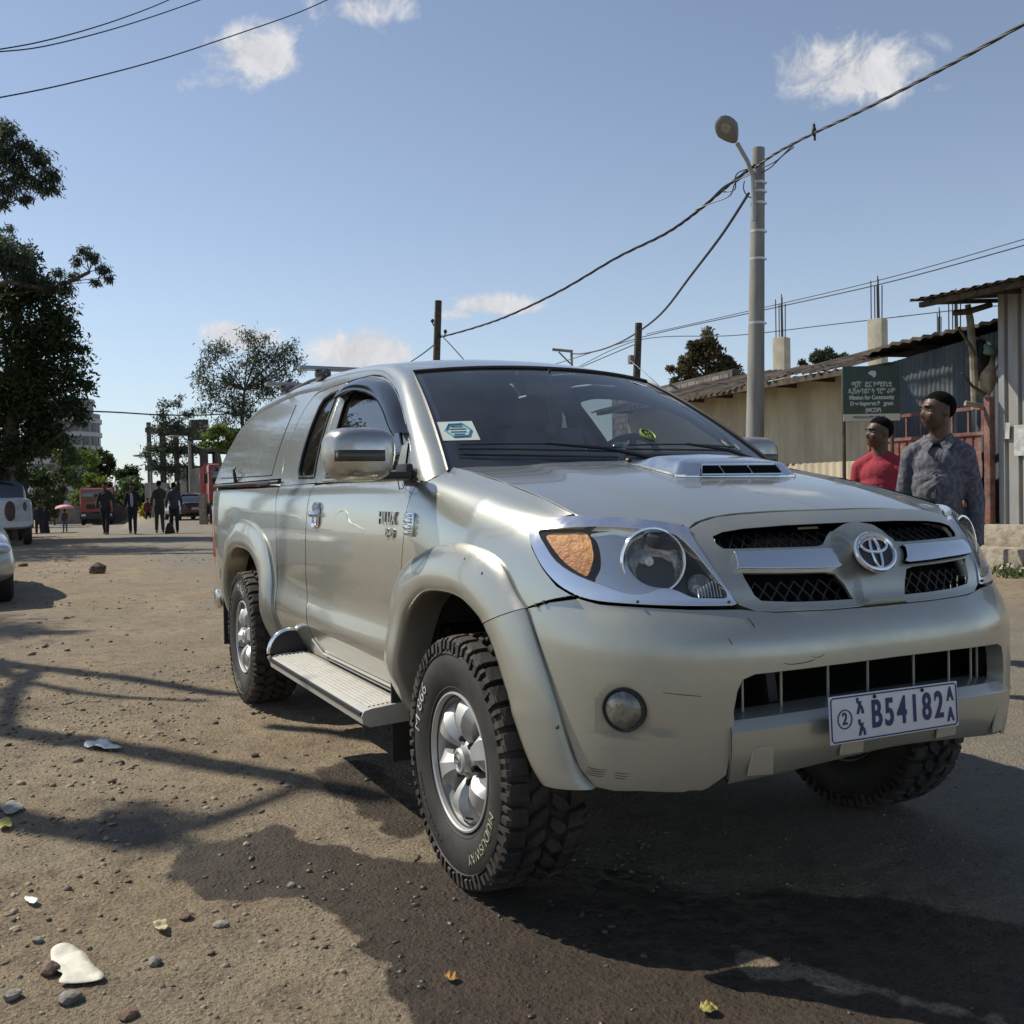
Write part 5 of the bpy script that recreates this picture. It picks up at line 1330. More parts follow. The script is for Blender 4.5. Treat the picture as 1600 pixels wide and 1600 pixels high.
L2.new(c,B_.inputs['Base Color']); L2.new(mr(fwm,0,1,.92,.50),B_.inputs['Roughness']); B_.inputs['Specular IOR Level'].default_value=.3
bp=N_.new('ShaderNodeBump'); bp.inputs['Strength'].default_value=1.0; bp.inputs['Distance'].default_value=.018
hgt=mt('ADD',mt('MULTIPLY',gn(45,6,.7).outputs[0],.9),mt('ADD',mt('MULTIPLY',gn(170,3,.7).outputs[0],.5),mr(v.outputs['Distance'],0,.5,.35,0)))
L2.new(hgt,bp.inputs['Height']); L2.new(bp.outputs[0],B_.inputs['Normal'])
me.materials.append(gm)
go=bpy.data.objects.new('ground',me); COL.objects.link(go); go['kind']='structure'
def gzv(x,y): return float(gheight(np.array([float(x)]),np.array([float(y)]),True)[0])
# ---- gravel (stuff)
def icos():
    bm=bmesh.new(); bmesh.ops.create_icosphere(bm,subdivisions=1,radius=1); v=np.array([x.co[:] for x in bm.verts]); f=np.array([[q.index for q in y.verts] for y in bm.faces]); bm.free(); return v,f
IV,IF=icos()
def scatter(name,P,S,m,flat=.55,seed=1,kind='stuff'):
    rg=np.random.RandomState(seed); n=len(P); nv=len(IV)
    sc=S[:,None]*np.stack([rg.uniform(.7,1.25,n),rg.uniform(.6,1.1,n),rg.uniform(.35,.8,n)*flat/.55],1)
    base=IV[None]*(1+rg.uniform(-.42,.38,(n,nv,1))); V=base*sc[:,None,:]
    a=rg.uniform(0,6.28,n); c_,s_=np.cos(a)[:,None],np.sin(a)[:,None]; tl=rg.uniform(-.3,.3,n)[:,None]
    X=V[:,:,0]*c_-V[:,:,1]*s_;Y=V[:,:,0]*s_+V[:,:,1]*c_;Z=V[:,:,2]+V[:,:,0]*tl
    V=np.stack([X,Y,Z],2)+P[:,None,:]; F_=(IF[None]+np.arange(n)[:,None,None]*nv).reshape(-1,3)
    me=bpy.data.meshes.new(name); me.vertices.add(n*nv); me.vertices.foreach_set('co',V.astype(np.float32).ravel()); nf=len(F_)
    me.loops.add(nf*3); me.loops.foreach_set('vertex_index',F_.astype(np.int32).ravel()); me.polygons.add(nf); me.polygons.foreach_set('loop_start',np.arange(0,nf*3,3,dtype=np.int32)); me.polygons.foreach_set('loop_total',np.full(nf,3,np.int32)); me.update(calc_edges=True)
    at_=me.attributes.new('tone','FLOAT','POINT'); at_.data.foreach_set('value',np.repeat(rg.uniform(0,1,n),nv).astype(np.float32))
    me.materials.append(m); o=bpy.data.objects.new(name,me); COL.objects.link(o)
    if kind: o['kind']=kind
    return o
pm=bpy.data.materials.new('pebbles'); pm.use_nodes=True; n_=pm.node_tree.nodes; a_=n_.new('ShaderNodeAttribute'); a_.attribute_name='tone'; r_=n_.new('ShaderNodeValToRGB'); pm.node_tree.links.new(a_.outputs['Fac'],r_.inputs[0])
cr_e=r_.color_ramp; cr_e.elements[0].color=(.085,.065,.045,1); cr_e.elements[1].color=(.40,.36,.28,1)
for p_,c_ in ((.35,(.18,.14,.10,1)),(.7,(.26,.215,.15,1)),(.93,(.30,.26,.20,1))): e_=cr_e.elements.new(p_); e_.color=c_
pm.node_tree.links.new(r_.outputs[0],n_['Principled BSDF'].inputs['Base Color']); n_['Principled BSDF'].inputs['Roughness'].default_value=.85
rg=np.random.RandomState(5)
n1=90000; R=rg.uniform(0,1,n1)**.62*7.5; TH=np.radians(rg.uniform(118,216,n1)); X=CAM.x+R*np.cos(TH)+.0;Y=CAM.y+R*np.sin(TH)
clump=fbm(X,Y,1.1,3,91); keep=(rg.uniform(0,1,n1)<np.clip(.45+clump*1.9+np.clip((-Y-1.3)*.30,0,.35),.05,1))&(R>.7)
keep&=~((np.abs(X)<.2)&(np.abs(Y+.765)<.16)); X,Y,R=X[keep],Y[keep],R[keep]
S=rg.uniform(0,1,len(X))**9*.0090+.0013; S*=np.clip(.5+R*.28,.6,1.6)
onroad=np.clip((Y+.6)/.8,0,1); S=S*(1-.55*onroad)
Z=gheight(X,Y)+S*.02
wetm=npip(X,Y,WETP)|npip(X,Y,WETP2)
scatter('gravel',np.stack([X,Y,Z],1)[~wetm],S[~wetm],pm,seed=2)
pmw=mat('wet_pebbles',(.05,.04,.032),.35,col2=(.10,.085,.07),vscale=40)
scatter('wet_gravel',np.stack([X,Y,Z],1)[wetm][::2],S[wetm][::2],pmw,seed=4)
n1=7000; X=rg.uniform(-22,-2,n1);Y=rg.uniform(-4,1.5,n1)-.0; k=rg.uniform(0,1,n1)<np.clip(.30+fbm(X,Y,.7,3,93)*1.8+(Y<-1.2)*.25,0,1); X,Y=X[k],Y[k]; S=rg.uniform(0,1,len(X))**7*.026+.004
scatter('gravel',np.stack([X,Y,gheight(X,Y)+S*.1],1),S,pm,seed=3)
# larger stones, each its own thing
def stone(px,py,wpx,hpx,m,label,name='stone',seed=0,cat='stone',sub=2):
    p=gp(px,py); D=(p-CAM).dot(_w); w=wpx*D/F/2; h=hpx*D/F/2
    rg=random.Random(seed); bm=bmesh.new(); bmesh.ops.create_icosphere(bm,subdivisions=sub,radius=1)
    for v in bm.verts:
        q=v.co*1.0; d=1+.28*mnoise.noise(q*1.3+Vector((seed*3.1,0,0)))+.12*mnoise.noise(q*3.1+Vector((seed,5,0)))
        v.co=Vector((q.x*w*d,q.y*w*.85*d,q.z*h*d))
    me=bpy.data.meshes.new(name); bm.to_mesh(me); bm.free(); me.materials.append(m); o=bpy.data.objects.new(name,me); COL.objects.link(o)
    o.location=(p.x,p.y,gzv(p.x,p.y)+h*.55); o.rotation_euler=(0,0,rg.uniform(0,6)); return tag(o,label,cat,'loose stones on the dirt' if cat=='stone' else None)
ST1=mat('stone_brown',(.13,.085,.06),.85,var=.4,vscale=14,bump=.6,bscale=30,bdist=.01); ST2=mat('stone_grey',(.20,.185,.16),.85,var=.35,vscale=18,bump=.6,bscale=40,bdist=.01); ST3=mat('stone_pale',(.42,.37,.28),.85,var=.3,vscale=14,bump=.5,bscale=30,bdist=.01)
stone(153,897,30,24,ST1,'dark brown block of rock standing alone on the sunlit dirt road','rock',4,sub=1)
for i,(px,py,w,h,m,l) in enumerate([(290,1435,22,13,ST1,'dark stone on the dirt below the wet patch'),(242,1505,24,16,ST2,'grey stone right of the big scrap of white paper'),(80,1520,34,22,ST1,'dark stone touching the left edge of the big white paper'),(110,1562,36,22,ST2,'grey stone below the big white paper scrap'),(60,1470,18,12,ST2,'small grey stone up left of the big white paper'),(455,1385,16,9,ST2,'small stone lying in the wet patch'),(35,885,16,8,ST1,'reddish stone in front of the silver car corner'),(160,1282,14,8,ST1,'dark clod in the branch shadow on the left'),(398,1178,14,9,ST1,'clod beside the triangular scrap of paper'),(175,1217,14,10,ST1,'brown clod left of the branch shadow below the paper'),(420,1100,12,7,ST2,'pebble behind the rear tyre on bare dirt'),(345,1400+45,26,10,ST2,'flat grey stone under the edge of the wet patch'),(20,1560,30,18,ST2,'grey stone in the bottom left corner'),(200,1590,34,18,ST1,'dark stone at the bottom edge of the picture'),(385,1320,10,7,ST3,'pale chip near the top of the wet patch'),(330,1490,14,8,ST1,'dark pebble in the middle of the dry tongue of dirt')]):
    stone(px,py,w,h,m,l,'stone',10+i)
# litter
def sheet(name,pts,m,label,cat,h=.006,crease=.01,sd=1,group=None):
    P=[gp(*p) for p in pts]; c=sum(P,Vector())/len(P); z0=gzv(c.x,c.y)
    loc=[(p.x-c.x,p.y-c.y) for p in P]; loc=smoothpoly(loc,True,4)
    mxr=max(math.hypot(*q) for q in loc); res=mxr/9
    vo,eo,fo,_,_,_=delaunay_2d_cdt([Vector(q) for q in densify(loc,res)]+[Vector((x,y)) for x in np.arange(-mxr,mxr,res) for y in np.arange(-mxr,mxr,res) if pip(x,y,inset(loc,res*.4))],[],[],0,1e-7)
    fs=[f for f in fo if pip(sum(vo[i].x for i in f)/3,sum(vo[i].y for i in f)/3,loc)]
    vs=[]
    for q in vo:
        d=mnoise.noise(Vector((q.x/mxr*1.6+sd*7,q.y/mxr*1.6,sd)))*crease; vs.append((q.x,q.y,h+abs(d)+.006))
    o=mobj(name,vs,fs,m,None,smooth=True,sharp=30,loc=(c.x,c.y,z0)); 
    md=o.modifiers.new('s','SOLIDIFY'); md.thickness=.0012
    return tag(o,label,cat,group)
PW_=mat('waste_paper',(.62,.59,.50),.8,bump=.6,bscale=40,bdist=.004,var=.12,vscale=20); PWH=mat('white_litter',(.75,.75,.72),.6,var=.15,vscale=30)
sheet('paper_scrap',[(80,1492),(100,1483),(128,1492),(145,1515),(163,1530),(150,1540),(105,1543),(92,1540),(98,1528),(84,1518)],PW_,'large torn scrap of cream paper lying on the gravel at lower left','paper scrap',crease=.012)
sheet('paper_scrap',[(131,1168),(150,1160),(160,1156),(168,1162),(192,1170),(170,1172)],PWH,'white triangular scrap of paper lying in the branch shadow','paper scrap',crease=.03,sd=3)
sheet('paper_scrap',[(38,1409),(50,1406),(60,1412),(50,1417)],PWH,'small white chip of paper on the dirt at far left','paper scrap',sd=4)
0 and sheet('paper_scrap',[(118,1250),(150,1247),(145,1254),(122,1255)],PW_,'thin pale strip of paper on the dirt above the dark clod','paper scrap',sd=5)
sheet('leaf',[(238,1452),(250,1446),(262,1452),(258,1464),(246,1460)],mat('dry_leaf_pale',(.50,.44,.26),.7),'curled pale dry leaf on the dirt right of the big paper','leaf',crease=.02,sd=6)
sheet('leaf',[(1094,1578),(1108,1572),(1122,1582),(1114,1588),(1098,1586)],mat('yellow_leaf',(.30,.25,.06),.6),'yellow leaf on the ground near the truck shadow at the bottom','leaf',crease=.02,sd=7)
sheet('leaf',[(695,1530),(706,1526),(717,1532),(706,1537)],mat('dry_leaf_orange',(.38,.20,.05),.7),'small orange leaf on the damp gravel at the bottom','leaf',crease=.015,sd=8)
sheet('paper_scrap',[(0,1262),(25,1255),(38,1265),(15,1275)],mat('grey_litter',(.30,.30,.27),.7),'grey flattened litter at the left edge in the branch shadow','paper scrap',crease=.02,sd=9)
0 and sheet('paper_scrap',[(350,1305),(356,1303),(357,1308),(352,1310)],PWH,'tiny white chip of paper above the wet patch','paper scrap',sd=10)
0 and sheet('paper_scrap',[(150,1552),(178,1545),(182,1550),(160,1560)],PWH,'thin white sliver of paper below the large cream scrap','paper scrap',sd=11)
sheet('paper_scrap',[(0,1286),(16,1283),(18,1292),(0,1296)],mat('yellow_litter',(.50,.45,.12),.7),'scrap of yellowish wrapper at the left edge','paper scrap',crease=.02,sd=12)
# ================= RIGHT-HAND SIDE OF THE STREET =================
def dirtm(name,c,**k): return mat(name,c,.8,var=.18,vscale=3,bump=.4,bscale=40,bdist=.006,**k)
def corr_sheet(mb,a,b,z0,z1,pitch=.076,amp=.012,nrm=None,zt=None,slack=0):
    """corrugated sheet between ground points a,b ; ribs vertical"""
    a=Vector((a[0],a[1],0));b=Vector((b[0],b[1],0)); L_=(b-a).length; d=(b-a)/L_; n=Vector((d.y,-d.x,0)) if nrm is None else Vector(nrm)
    m=int(L_/pitch*6); V=[]
    for i in range(m+1):
        s=L_*i/m; off=amp*math.sin(2*PI*s/pitch); p=a+d*s+n*off
        t=i/m; top=z1 if zt is None else z1+(zt-z1)*t
        V+= [Vector((p.x,p.y,z0)),Vector((p.x,p.y,top))]
    mb.add(V,[[2*i,2*i+2,2*i+3,2*i+1] for i in range(m)])
def box_sheet(mb,a,b,z0,z1,pitch=.19,amp=.022,zt=None):
    """trapezoid profile cladding"""
    a=Vector((a[0],a[1],0));b=Vector((b[0],b[1],0)); L_=(b-a).length; d=(b-a)/L_; n=Vector((d.y,-d.x,0)); s=0;pts=[]
    while s<L_:
        for f,o in ((0,0),(.68,0),(.76,1),(.92,1)):
            q=s+f*pitch
            if q<=L_: pts.append((q,o*amp))
        s+=pitch
    pts.append((L_,0)); V=[]
    for q,o in pts:
        p=a+d*q+n*o; t=q/L_; top=z1 if zt is None else z1+(zt-z1)*t
        V+=[Vector((p.x,p.y,z0)),Vector((p.x,p.y,top))]
    mb.add(V,[[2*i,2*i+2,2*i+3,2*i+1] for i in range(len(pts)-1)])
CREAM=mat('cream_sheet_paint',(.52,.46,.33),.6,var=.12,vscale=2.5,bump=.15,bscale=12,bdist=.01,dust=((.30,.24,.16),.4,2.0),stretch=(1,1,.35))
BLUESH=mat('old_blue_sheet',(.085,.11,.135),.65,.2,col2=(.045,.055,.065),vscale=2.2,bump=.2,bscale=20,bdist=.01,dust=((.20,.19,.17),.4,5.0),stretch=(1,1,.25))
GREYSH=mat('grey_sheet',(.33,.35,.36),.55,.3,col2=(.25,.26,.265),vscale=1.8,bump=.2,bscale=14,bdist=.01,dust=((.30,.20,.09),.7,3.2),stretch=(1,1,.3))
RUSTR=mat('roof_rust',(.13,.095,.07),.75,.2,col2=(.05,.042,.038),vscale=3,bump=.3,bscale=30,bdist=.01)
REDG=mat('red_gate_paint',(.185,.055,.038),.6,col2=(.10,.035,.027),vscale=4,bump=.2,bscale=30,bdist=.004,dust=((.38,.30,.25),.5,6.0))
WOODD=mat('old_wood',(.10,.075,.05),.85,col2=(.045,.035,.027),vscale=9,bump=.6,bscale=40,bdist=.006)
CONC=mat('concrete_cream',(.46,.42,.32),.85,var=.12,vscale=4,bump=.5,bscale=25,bdist=.01)
CONCG=mat('concrete_grey',(.24,.235,.215),.85,var=.15,vscale=5,bump=.4,bscale=35,bdist=.006,stretch=(1,1,.3))
CSTEP=mat('concrete_step',(.30,.26,.20),.9,var=.25,vscale=7,bump=.8,bscale=25,bdist=.02)
# ---- long cream shed
sh=empty('corrugated_shed',(-12,10.6,0),0,'long low cream corrugated iron shed with rusty wavy eaves behind the street lamp','shed')
def P_(o,ch):
    ch.parent=o; ch.matrix_parent_inverse=o.matrix_world.inverted() if False else Matrix.Translation(-Vector(o.location)); return ch
mb=MB(); YW=10.75
corr_sheet(mb,(-9.05,YW),(-17.5,YW+.55),.0,1.62,.19,.010,zt=1.62); o=P_(sh,mb.build('lower_wall_sheet',CREAM))
mb=MB(); corr_sheet(mb,(-9.05,YW+.02),(-17.5,YW+.57),1.60,3.2,.19,.010,zt=3.12); P_(sh,mb.build('upper_wall_sheet',CREAM))
mb=MB(); 
V=[];nn2=150
for i in range(nn2+1):
    t=i/nn2; x=-8.9-8.9*t; y=YW+.6*t; w=.030*math.sin(i*1.9)+.02*math.sin(i*.31); z=3.30-.06*t+.05*math.sin(t*9)
    V+=[Vector((x,y-.92+w*.5,z-.22+w)),Vector((x,y-.92+w*.5,z-.235+w)),Vector((x,y+2.6,z+.62+w))]
mb.add(V,[[3*i,3*i+3,3*i+5,3*i+2] for i in range(nn2)]+[[3*i,3*i+1,3*i+4,3*i+3] for i in range(nn2)]); P_(sh,mb.build('roof',RUSTR))
mb=MB(); mb.box((-13.2,YW-.58,3.02),(8.6,.06,.10),Matrix.Rotation(math.atan2(.6,-8.9)+PI,3,'Z')); 
for k in range(9): mb.box((-9.3-k*1.0,YW-.40+k*.066,3.05),(.06,.95,.07))
P_(sh,mb.build('eave_beam',WOODD))
mb=MB(); mb.box((-9.0,YW+1.5,1.6),(.05,3.0,3.2)); P_(sh,mb.build('side_wall',CREAM))
mb=MB(); 
for x in (-11.7,-14.6): mb.box((x,YW-.012+(-x-9)*.065,1.61),(1.2,.02,.03))
P_(sh,mb.build('sheet_joint_strip',WOODD))
# block wall further along
wa=at(960,596,31);wb=at(1150,596,24); wa.z=wb.z=0; wd_=(wb-wa); wl_=wd_.length; wd_/=wl_; wr_=Matrix.Rotation(math.atan2(wd_.y,wd_.x),3,'Z'); wn_=Vector((wd_.y,-wd_.x,0)); wn_=wn_ if wn_.dot(CAM-wa)>0 else -wn_
H0=4.05
bw=MB(); c=(wa+wb)/2; bw.box((c.x,c.y,H0/2),(wl_,.2,H0),wr_); o=bw.build('block_wall',mat('block_wall',(.115,.105,.095),.9,col2=(.06,.055,.05),vscale=2.5,bump=.8,bscale=8,bdist=.03),None,smooth=False); tag(o,'dark grey concrete block wall beyond the cream shed, under the round tree','wall')
bm_=MB()
for r in range(21):
    for cc_ in range(int(wl_/.42)):
        p=wa+wd_*(.25+cc_*.42+(r%2)*.2)+wn_*.106; bm_.box((p.x,p.y,.08+r*.19),(.39,.012,.172),wr_)
q=bm_.build('blocks',mat('block_face',(.17,.155,.14),.9,var=.35,vscale=2,bump=.6,bscale=20,bdist=.01),o,smooth=False)
# ---- blue black sheet building
bb2=empty('dark_sheet_building',(-8,10.9,0),0,'dark blue-black corrugated sheet building behind the green signboard and the two men','building')
mb=MB(); corr_sheet(mb,(-6.9,10.72),(-9.25,10.72),0,3.40,.085,.009,zt=3.15); P_(bb2,mb.build('front_sheet',BLUESH))
mb=MB(); V=[]
for i in range(41):
    t=i/40; x=-6.75-2.7*t; w=.02*math.sin(i*2.1); z=3.52-.10*t+(.0 if t<.72 else -.10*(t-.72)/.28)
    V+=[Vector((x,10.45,z+w)),Vector((x,10.45,z-.05+w)),Vector((x,13.6,z+.1+w))]
mb.add(V,[[3*i,3*i+3,3*i+5,3*i+2] for i in range(40)]+[[3*i,3*i+1,3*i+4,3*i+3] for i in range(40)]); P_(bb2,mb.build('roof',RUSTR))
mb=MB(); mb.box((-6.92,12.2,1.7),(.05,2.9,3.4)); mb.box((-8.1,13.6,1.7),(2.5,.05,3.4)); P_(bb2,mb.build('side_wall',BLUESH))
# ---- tall grey sheet building at the far right
tb2=empty('tall_sheet_building',(-5,10.3,0),0,'tall grey corrugated metal building with overhanging roof at the right edge','building')
mb=MB(); box_sheet(mb,(.4,10.28),(-6.62,10.28),.62,3.85,.21,.048); P_(tb2,mb.build('front_sheet',GREYSH))
mb=MB(); box_sheet(mb,(-6.62,10.28),(-6.62,13.0),.62,3.85,.30,.028); P_(tb2,mb.build('side_sheet',GREYSH))
dx,dy=(1.0,0.0)
def TB(s,n,z): return Vector((-6.62+s,10.28-n,z))
mb=MB(); V=[];m_=190
for i in range(m_+1):
    s=-.72+7.9*i/m_; w=.018*math.sin(2*PI*i/4.1); V+=[TB(s,.92,3.80+w-.008*s),TB(s,-3.5,4.25+w)]
mb.add(V,[[2*i,2*i+2,2*i+3,2*i+1] for i in range(m_)])
mb.add([v-Vector((0,0,.02)) for v in V],[[2*i,2*i+1,2*i+3,2*i+2] for i in range(m_)]); P_(tb2,mb.build('roof',RUSTR))
bm0=MB(); bm0.tube([TB(-.62,.8,3.73),TB(6.5,.8,3.72)],.05,4); P_(tb2,bm0.build('eave_beam',WOODD))
for s in (-.45,.3,1.1,1.9,2.8,3.8):
    mb=MB(); mb.tube([TB(s,.86,3.73),TB(s,-.6,3.86)],.04,4); P_(tb2,mb.build('rafter',WOODD))
for (s0,s1,z0,z1,d1) in ((-.12,6.9,0.30,.63,.18),(-.25,6.95,-.1,.33,.62)):
    mb=MB(); c=(TB(s0,d1/2-.05,0)+TB(s1,d1/2-.05,0))/2; mb.box((c.x,c.y,(z0+z1)/2),(s1-s0,d1+.1,z1-z0),None,bev=.03); P_(tb2,mb.build('concrete_step',CSTEP))
# notices stuck on the grey wall
for k,(s,z,w,h) in enumerate(((.36,1.78,.20,.42),(.62,1.80,.24,.46),(.16,1.92,.07,.22))):
    mb=MB(); c=TB(s,.034,z); mb.box(c,(w,.004,h),Matrix.Rotation(math.atan2(dy,dx),3,'Z')@Matrix.Rotation(.04*k,3,'Y')); o=mb.build('torn_poster',mat('torn_poster',(.55,.56,.55),.8,col2=(.36,.37,.36),vscale=9),None,smooth=False); tag(o,['torn white poster in the middle of the grey metal wall','torn white poster nearest the right edge on the grey metal wall','narrow torn poster strip beside the gate post on the grey wall'][k],'poster',)
# junk between the buildings: poles, sacks
def pole3(name,pts,r,m,label,cat,group=None):
    mb=MB(); mb.tube(pts,r,8); o=mb.build(name,m); return tag(o,label,cat,group)
pole3('wooden_post',[at(1524,640,14.2),at(1521,560,14.2),at(1516,500,14.2),at(1512,476,14.2)],[.055,.055,.05,.04],mat('weathered_wood',(.22,.20,.15),.85,var=.3,vscale=8),'upright weathered post leaning beside the grey metal wall','post')
pole3('wooden_beam',[at(1489,489,14.1),at(1512,487,14.1),at(1549,476,14.1)],[.04,.045,.04],WOODD,'short dark beam lashed across the top of the weathered post','beam')
pole3('wooden_stick',[at(1497,511,14.0),at(1516,540,14.0),at(1524,556,14.0)],[.02,.025,.02],WOODD,'thin dark stick slanting against the weathered post','stick')
pole3('wooden_stick',[at(1503,583,14.0),at(1520,604,14.0),at(1541,616,14.0)],[.018,.02,.018],WOODD,'lower dark stick wedged beside the weathered post above the gate','stick')
pole3('wooden_plank',[at(1508,630,14.0),at(1530,634,14.0),at(1545,640,14.0)],[.04,.035,.03],mat('weathered_wood',(.22,.20,.15),.85),'grey plank lying on top of the red gate frame','plank')
def blob(name,c,r,m,label,cat,seed=1,group=None):
    bm=bmesh.new(); bmesh.ops.create_icosphere(bm,subdivisions=3,radius=1)
    for v in bm.verts:
        d=1+.30*mnoise.noise(v.co*1.8+Vector((seed*2.3,0,0)))+.08*mnoise.noise(v.co*6+Vector((seed,0,0))); v.co=Vector((v.co.x*r[0]*d,v.co.y*r[1]*d,v.co.z*r[2]*d))
    me=bpy.data.meshes.new(name); bm.to_mesh(me); bm.free(); me.polygons.foreach_set('use_smooth',[True]*len(me.polygons)); me.materials.append(m); o=bpy.data.objects.new(name,me); COL.objects.link(o); o.location=c; return tag(o,label,cat,group)
blob('tarpaulin',at(1527,560,14.3),(.15,.15,.30),mat('black_tarp',(.012,.012,.014),.5),'black bundle of tarpaulin tied to the weathered post','tarpaulin',2)
blob('sack',at(1541,584,14.3),(.12,.15,.30),mat('sack_tan',(.42,.36,.26),.8,var=.2,vscale=14,bump=.5,bscale=20,bdist=.02),'tan sack hanging beside the grey wall under a green cloth','sack',5)
blob('cloth_bundle',at(1538,548,14.3),(.16,.15,.13),mat('cloth_green',(.20,.30,.24),.8,bump=.5,bscale=12,bdist=.03),'pale green cloth bundle stuffed beside the top of the post','cloth',7)
# ---- red gate
gt=empty('metal_gate',(-8,10.2,0),0,'red painted metal gate with open barred top behind the man in the patterned shirt','gate')
G0=Vector((-6.78,10.22,0)); G1=Vector((-9.15,10.42,0)); gd=(G1-G0); gl=gd.length; gd/=gl; gn_=Vector((gd.y,-gd.x,0)); gn_=gn_ if gn_.y<0 else -gn_
def GP(s,z,n=0): q=G0+gd*s+gn_*n; return Vector((q.x,q.y,z))
mb=MB(); box_sheet(mb,(GP(.08,0).x,GP(.08,0).y),(GP(gl,0).x,GP(gl,0).y),.12,1.90,.16,.018); P_(gt,mb.build('gate_sheet',REDG))
gr=Matrix.Rotation(math.atan2(gd.y,gd.x),3,'Z')
for z in (.12,1.91,2.27):
    mb=MB(); mb.box(GP(gl/2,z),(gl,.05,.05),gr); P_(gt,mb.build('gate_rail',REDG))
for s in [.04]+[.30*k for k in range(1,8)]:
    mb=MB(); mb.box(GP(s,2.09),(.028 if s>.1 else .06,.028,.34),gr); P_(gt,mb.build('gate_bar',REDG))
for s,lab in ((0,1),):
    mb=MB(); mb.box(GP(-.06,1.2),(.10,.10,2.42),gr,bev=.006); P_(gt,mb.build('gate_post',REDG))
# ---- signboard
sg=empty('signboard',tuple(at(1362,660,13.6)),0,'dark green community programme signboard with white writing above the boy in red','signboard')
D_=13.6; sgc=at(1361,615,D_); su=Vector((-.96,.28,0)).normalized()*-1; su=(at(1405,615,D_)-at(1318,615,D_)); su.z=0; su=su.normalized(); sn=Vector((su.y,-su.x,0)); sn=sn if (CAM-sgc).dot(sn)>0 else -sn
sw_,sh_=.775,.75
SM=Matrix(((su.x,0,sn.x,0),(su.y,0,sn.y,0),(0,1,0,0),(0,0,0,1)))
Rs=Matrix(((su.x,sn.x,0),(su.y,sn.y,0),(0,0,1)))
mb=MB(); mb.box(sgc,(sw_,.03,sh_),Rs,bev=.004); bd=P_(sg,mb.build('board',mat('sign_green',(.022,.050,.035),.45,dust=((.15,.15,.13),.2,6.0))))
mb=MB(); mb.box(sgc+sn*.018-Vector((0,0,.325)),(sw_-.004,.006,.095),Rs); P_(sg,mb.build('cream_strip',mat('sign_cream',(.55,.52,.42),.6)))
WHT=mat('sign_white',(.50,.53,.50),.6)
def stext(s,x,z,size,m=WHT,sx=1.0,bold=.002):
    M=Matrix.Translation(sgc+su*x+Vector((0,0,z))+sn*.0225)@SM
    return P_(sg,textmesh('sign_lettering',s,size,M,m,None,.001,bold=bold,sx=sx))
stext('ሚሽን ፎር ኮሚዩኒቲ',0,.120,.092,sx=.85); stext('ዲቨሎፕመንት ፕሮግራም',0,.028,.092,sx=.80)
stext('Mission for Community',0,-.055,.078,sx=.82,bold=.003); stext('Development P   gram',0,-.137,.078,sx=.82,bold=.003); stext('(MCDP)',.02,-.228,.078,sx=.82,bold=.003)
stext('ለማህበረሰብ ልማት ፕሮግራም',-.04,-.325,.045,mat('sign_dark',(.03,.03,.03),.6),sx=.9,bold=.001)
mb=MB(); c_=sgc+su*.01+Vector((0,0,.262))+sn*.018
mb.add([c_+su*x+Vector((0,0,z)) for x,z in smoothpoly([(-.045,.03),(0,.05),(.05,.035),(.055,-.01),(.03,-.045),(.005,-.03),(-.02,-.01),(-.05,.005)],True,3)],[list(range(24))]); P_(sg,mb.build('sign_emblem',WHT,smooth=False))
mb=MB()
for x in (-.36,.30): 
    b=sgc+su*x-sn*.05; mb.cyl((b.x,b.y,0),(b.x,b.y,sgc.z+.3),.025,n=8)
P_(sg,mb.build('sign_post',WOODD))
# ---- unfinished concrete building : columns with starter bars, and its mass behind the sheds
ub=empty('unfinished_building',(-19,19.5,0),0,'unfinished concrete building whose bare columns and steel rods rise above the sheds','building')
mb=MB(); mb.box((-18.5,20.6,1.6),(9,3.4,3.2)); P_(ub,mb.build('ground_storey',CONC,smooth=False))
for (px,pyt,pyb,w,D) in ((1221,528,600,27,27),(1371,499,570,31,25.5),(1493,519,575,33,24),(1468,548,580,10,30)):
    a=at(px,pyt,D); wd=w*D/F; c=Vector((a.x,a.y,(a.z)/2)); 
    if w>12:
        mb=MB(); mb.box(c,(wd*.75,wd*.75,a.z),Matrix.Rotation(.35,3,'Z'),bev=.02); col=P_(ub,mb.build('column',CONC))
    for k in range(8):
        ang=k/8*2*PI; rx=wd*.30*math.copysign(1,math.cos(ang+.3)) if k%2==0 else wd*.30*math.cos(ang); ry=wd*.30*math.sin(ang)
        q=a+_r*(wd*.36*(-1+2*(k+.5)/8))+Vector((0,ry*.6,0)); top=q+Vector((.02*math.sin(k*3),0,(60+8*math.sin(k*5.1))*D/F))
        mb=MB(); mb.tube([q-Vector((0,0,.1)),top],.015,5); P_(ub,mb.build('steel_rod',mat('rebar',(.09,.07,.06),.7,.3)))
# ================= POLES AND WIRES =================
lp=empty('street_lamp',tuple(Vector((at(1176,760,16).x,at(1176,760,16).y,0))),0,'tall round concrete pole with oval street lamp in front of the cream shed','street lamp')
b0=at(1176,760,16);b0.z=0; t0=at(1185,232,16); ax_=(t0-b0)
mb=MB(); mb.tube([b0-Vector((0,0,.3)),b0+ax_*.3,b0+ax_*.65,t0],[.155,.145,.122,.100],20); P_(lp,mb.build('pole',CONCG,sharp=50))
for py in (286,300,318,362,405,505):
    k=(758-py)/(758-232); c=b0+ax_*((at(1180,py,16).z)/t0.z); r=.155-.055*(c.z/t0.z)+.006
    mb=MB(); mb.cyl(c-Vector((0,0,.02)),c+Vector((0,0,.02)),r,n=20); mb.box(c+_r*r,(.05,.05,.03)); P_(lp,mb.build('pole_clamp',mat('galvanised',(.50,.51,.50),.4,.6)))
p0=at(1177,305,15.82);p1=at(1176,275,15.82);p2=at(1168,252,15.75);p3=at(1152,224,15.6)
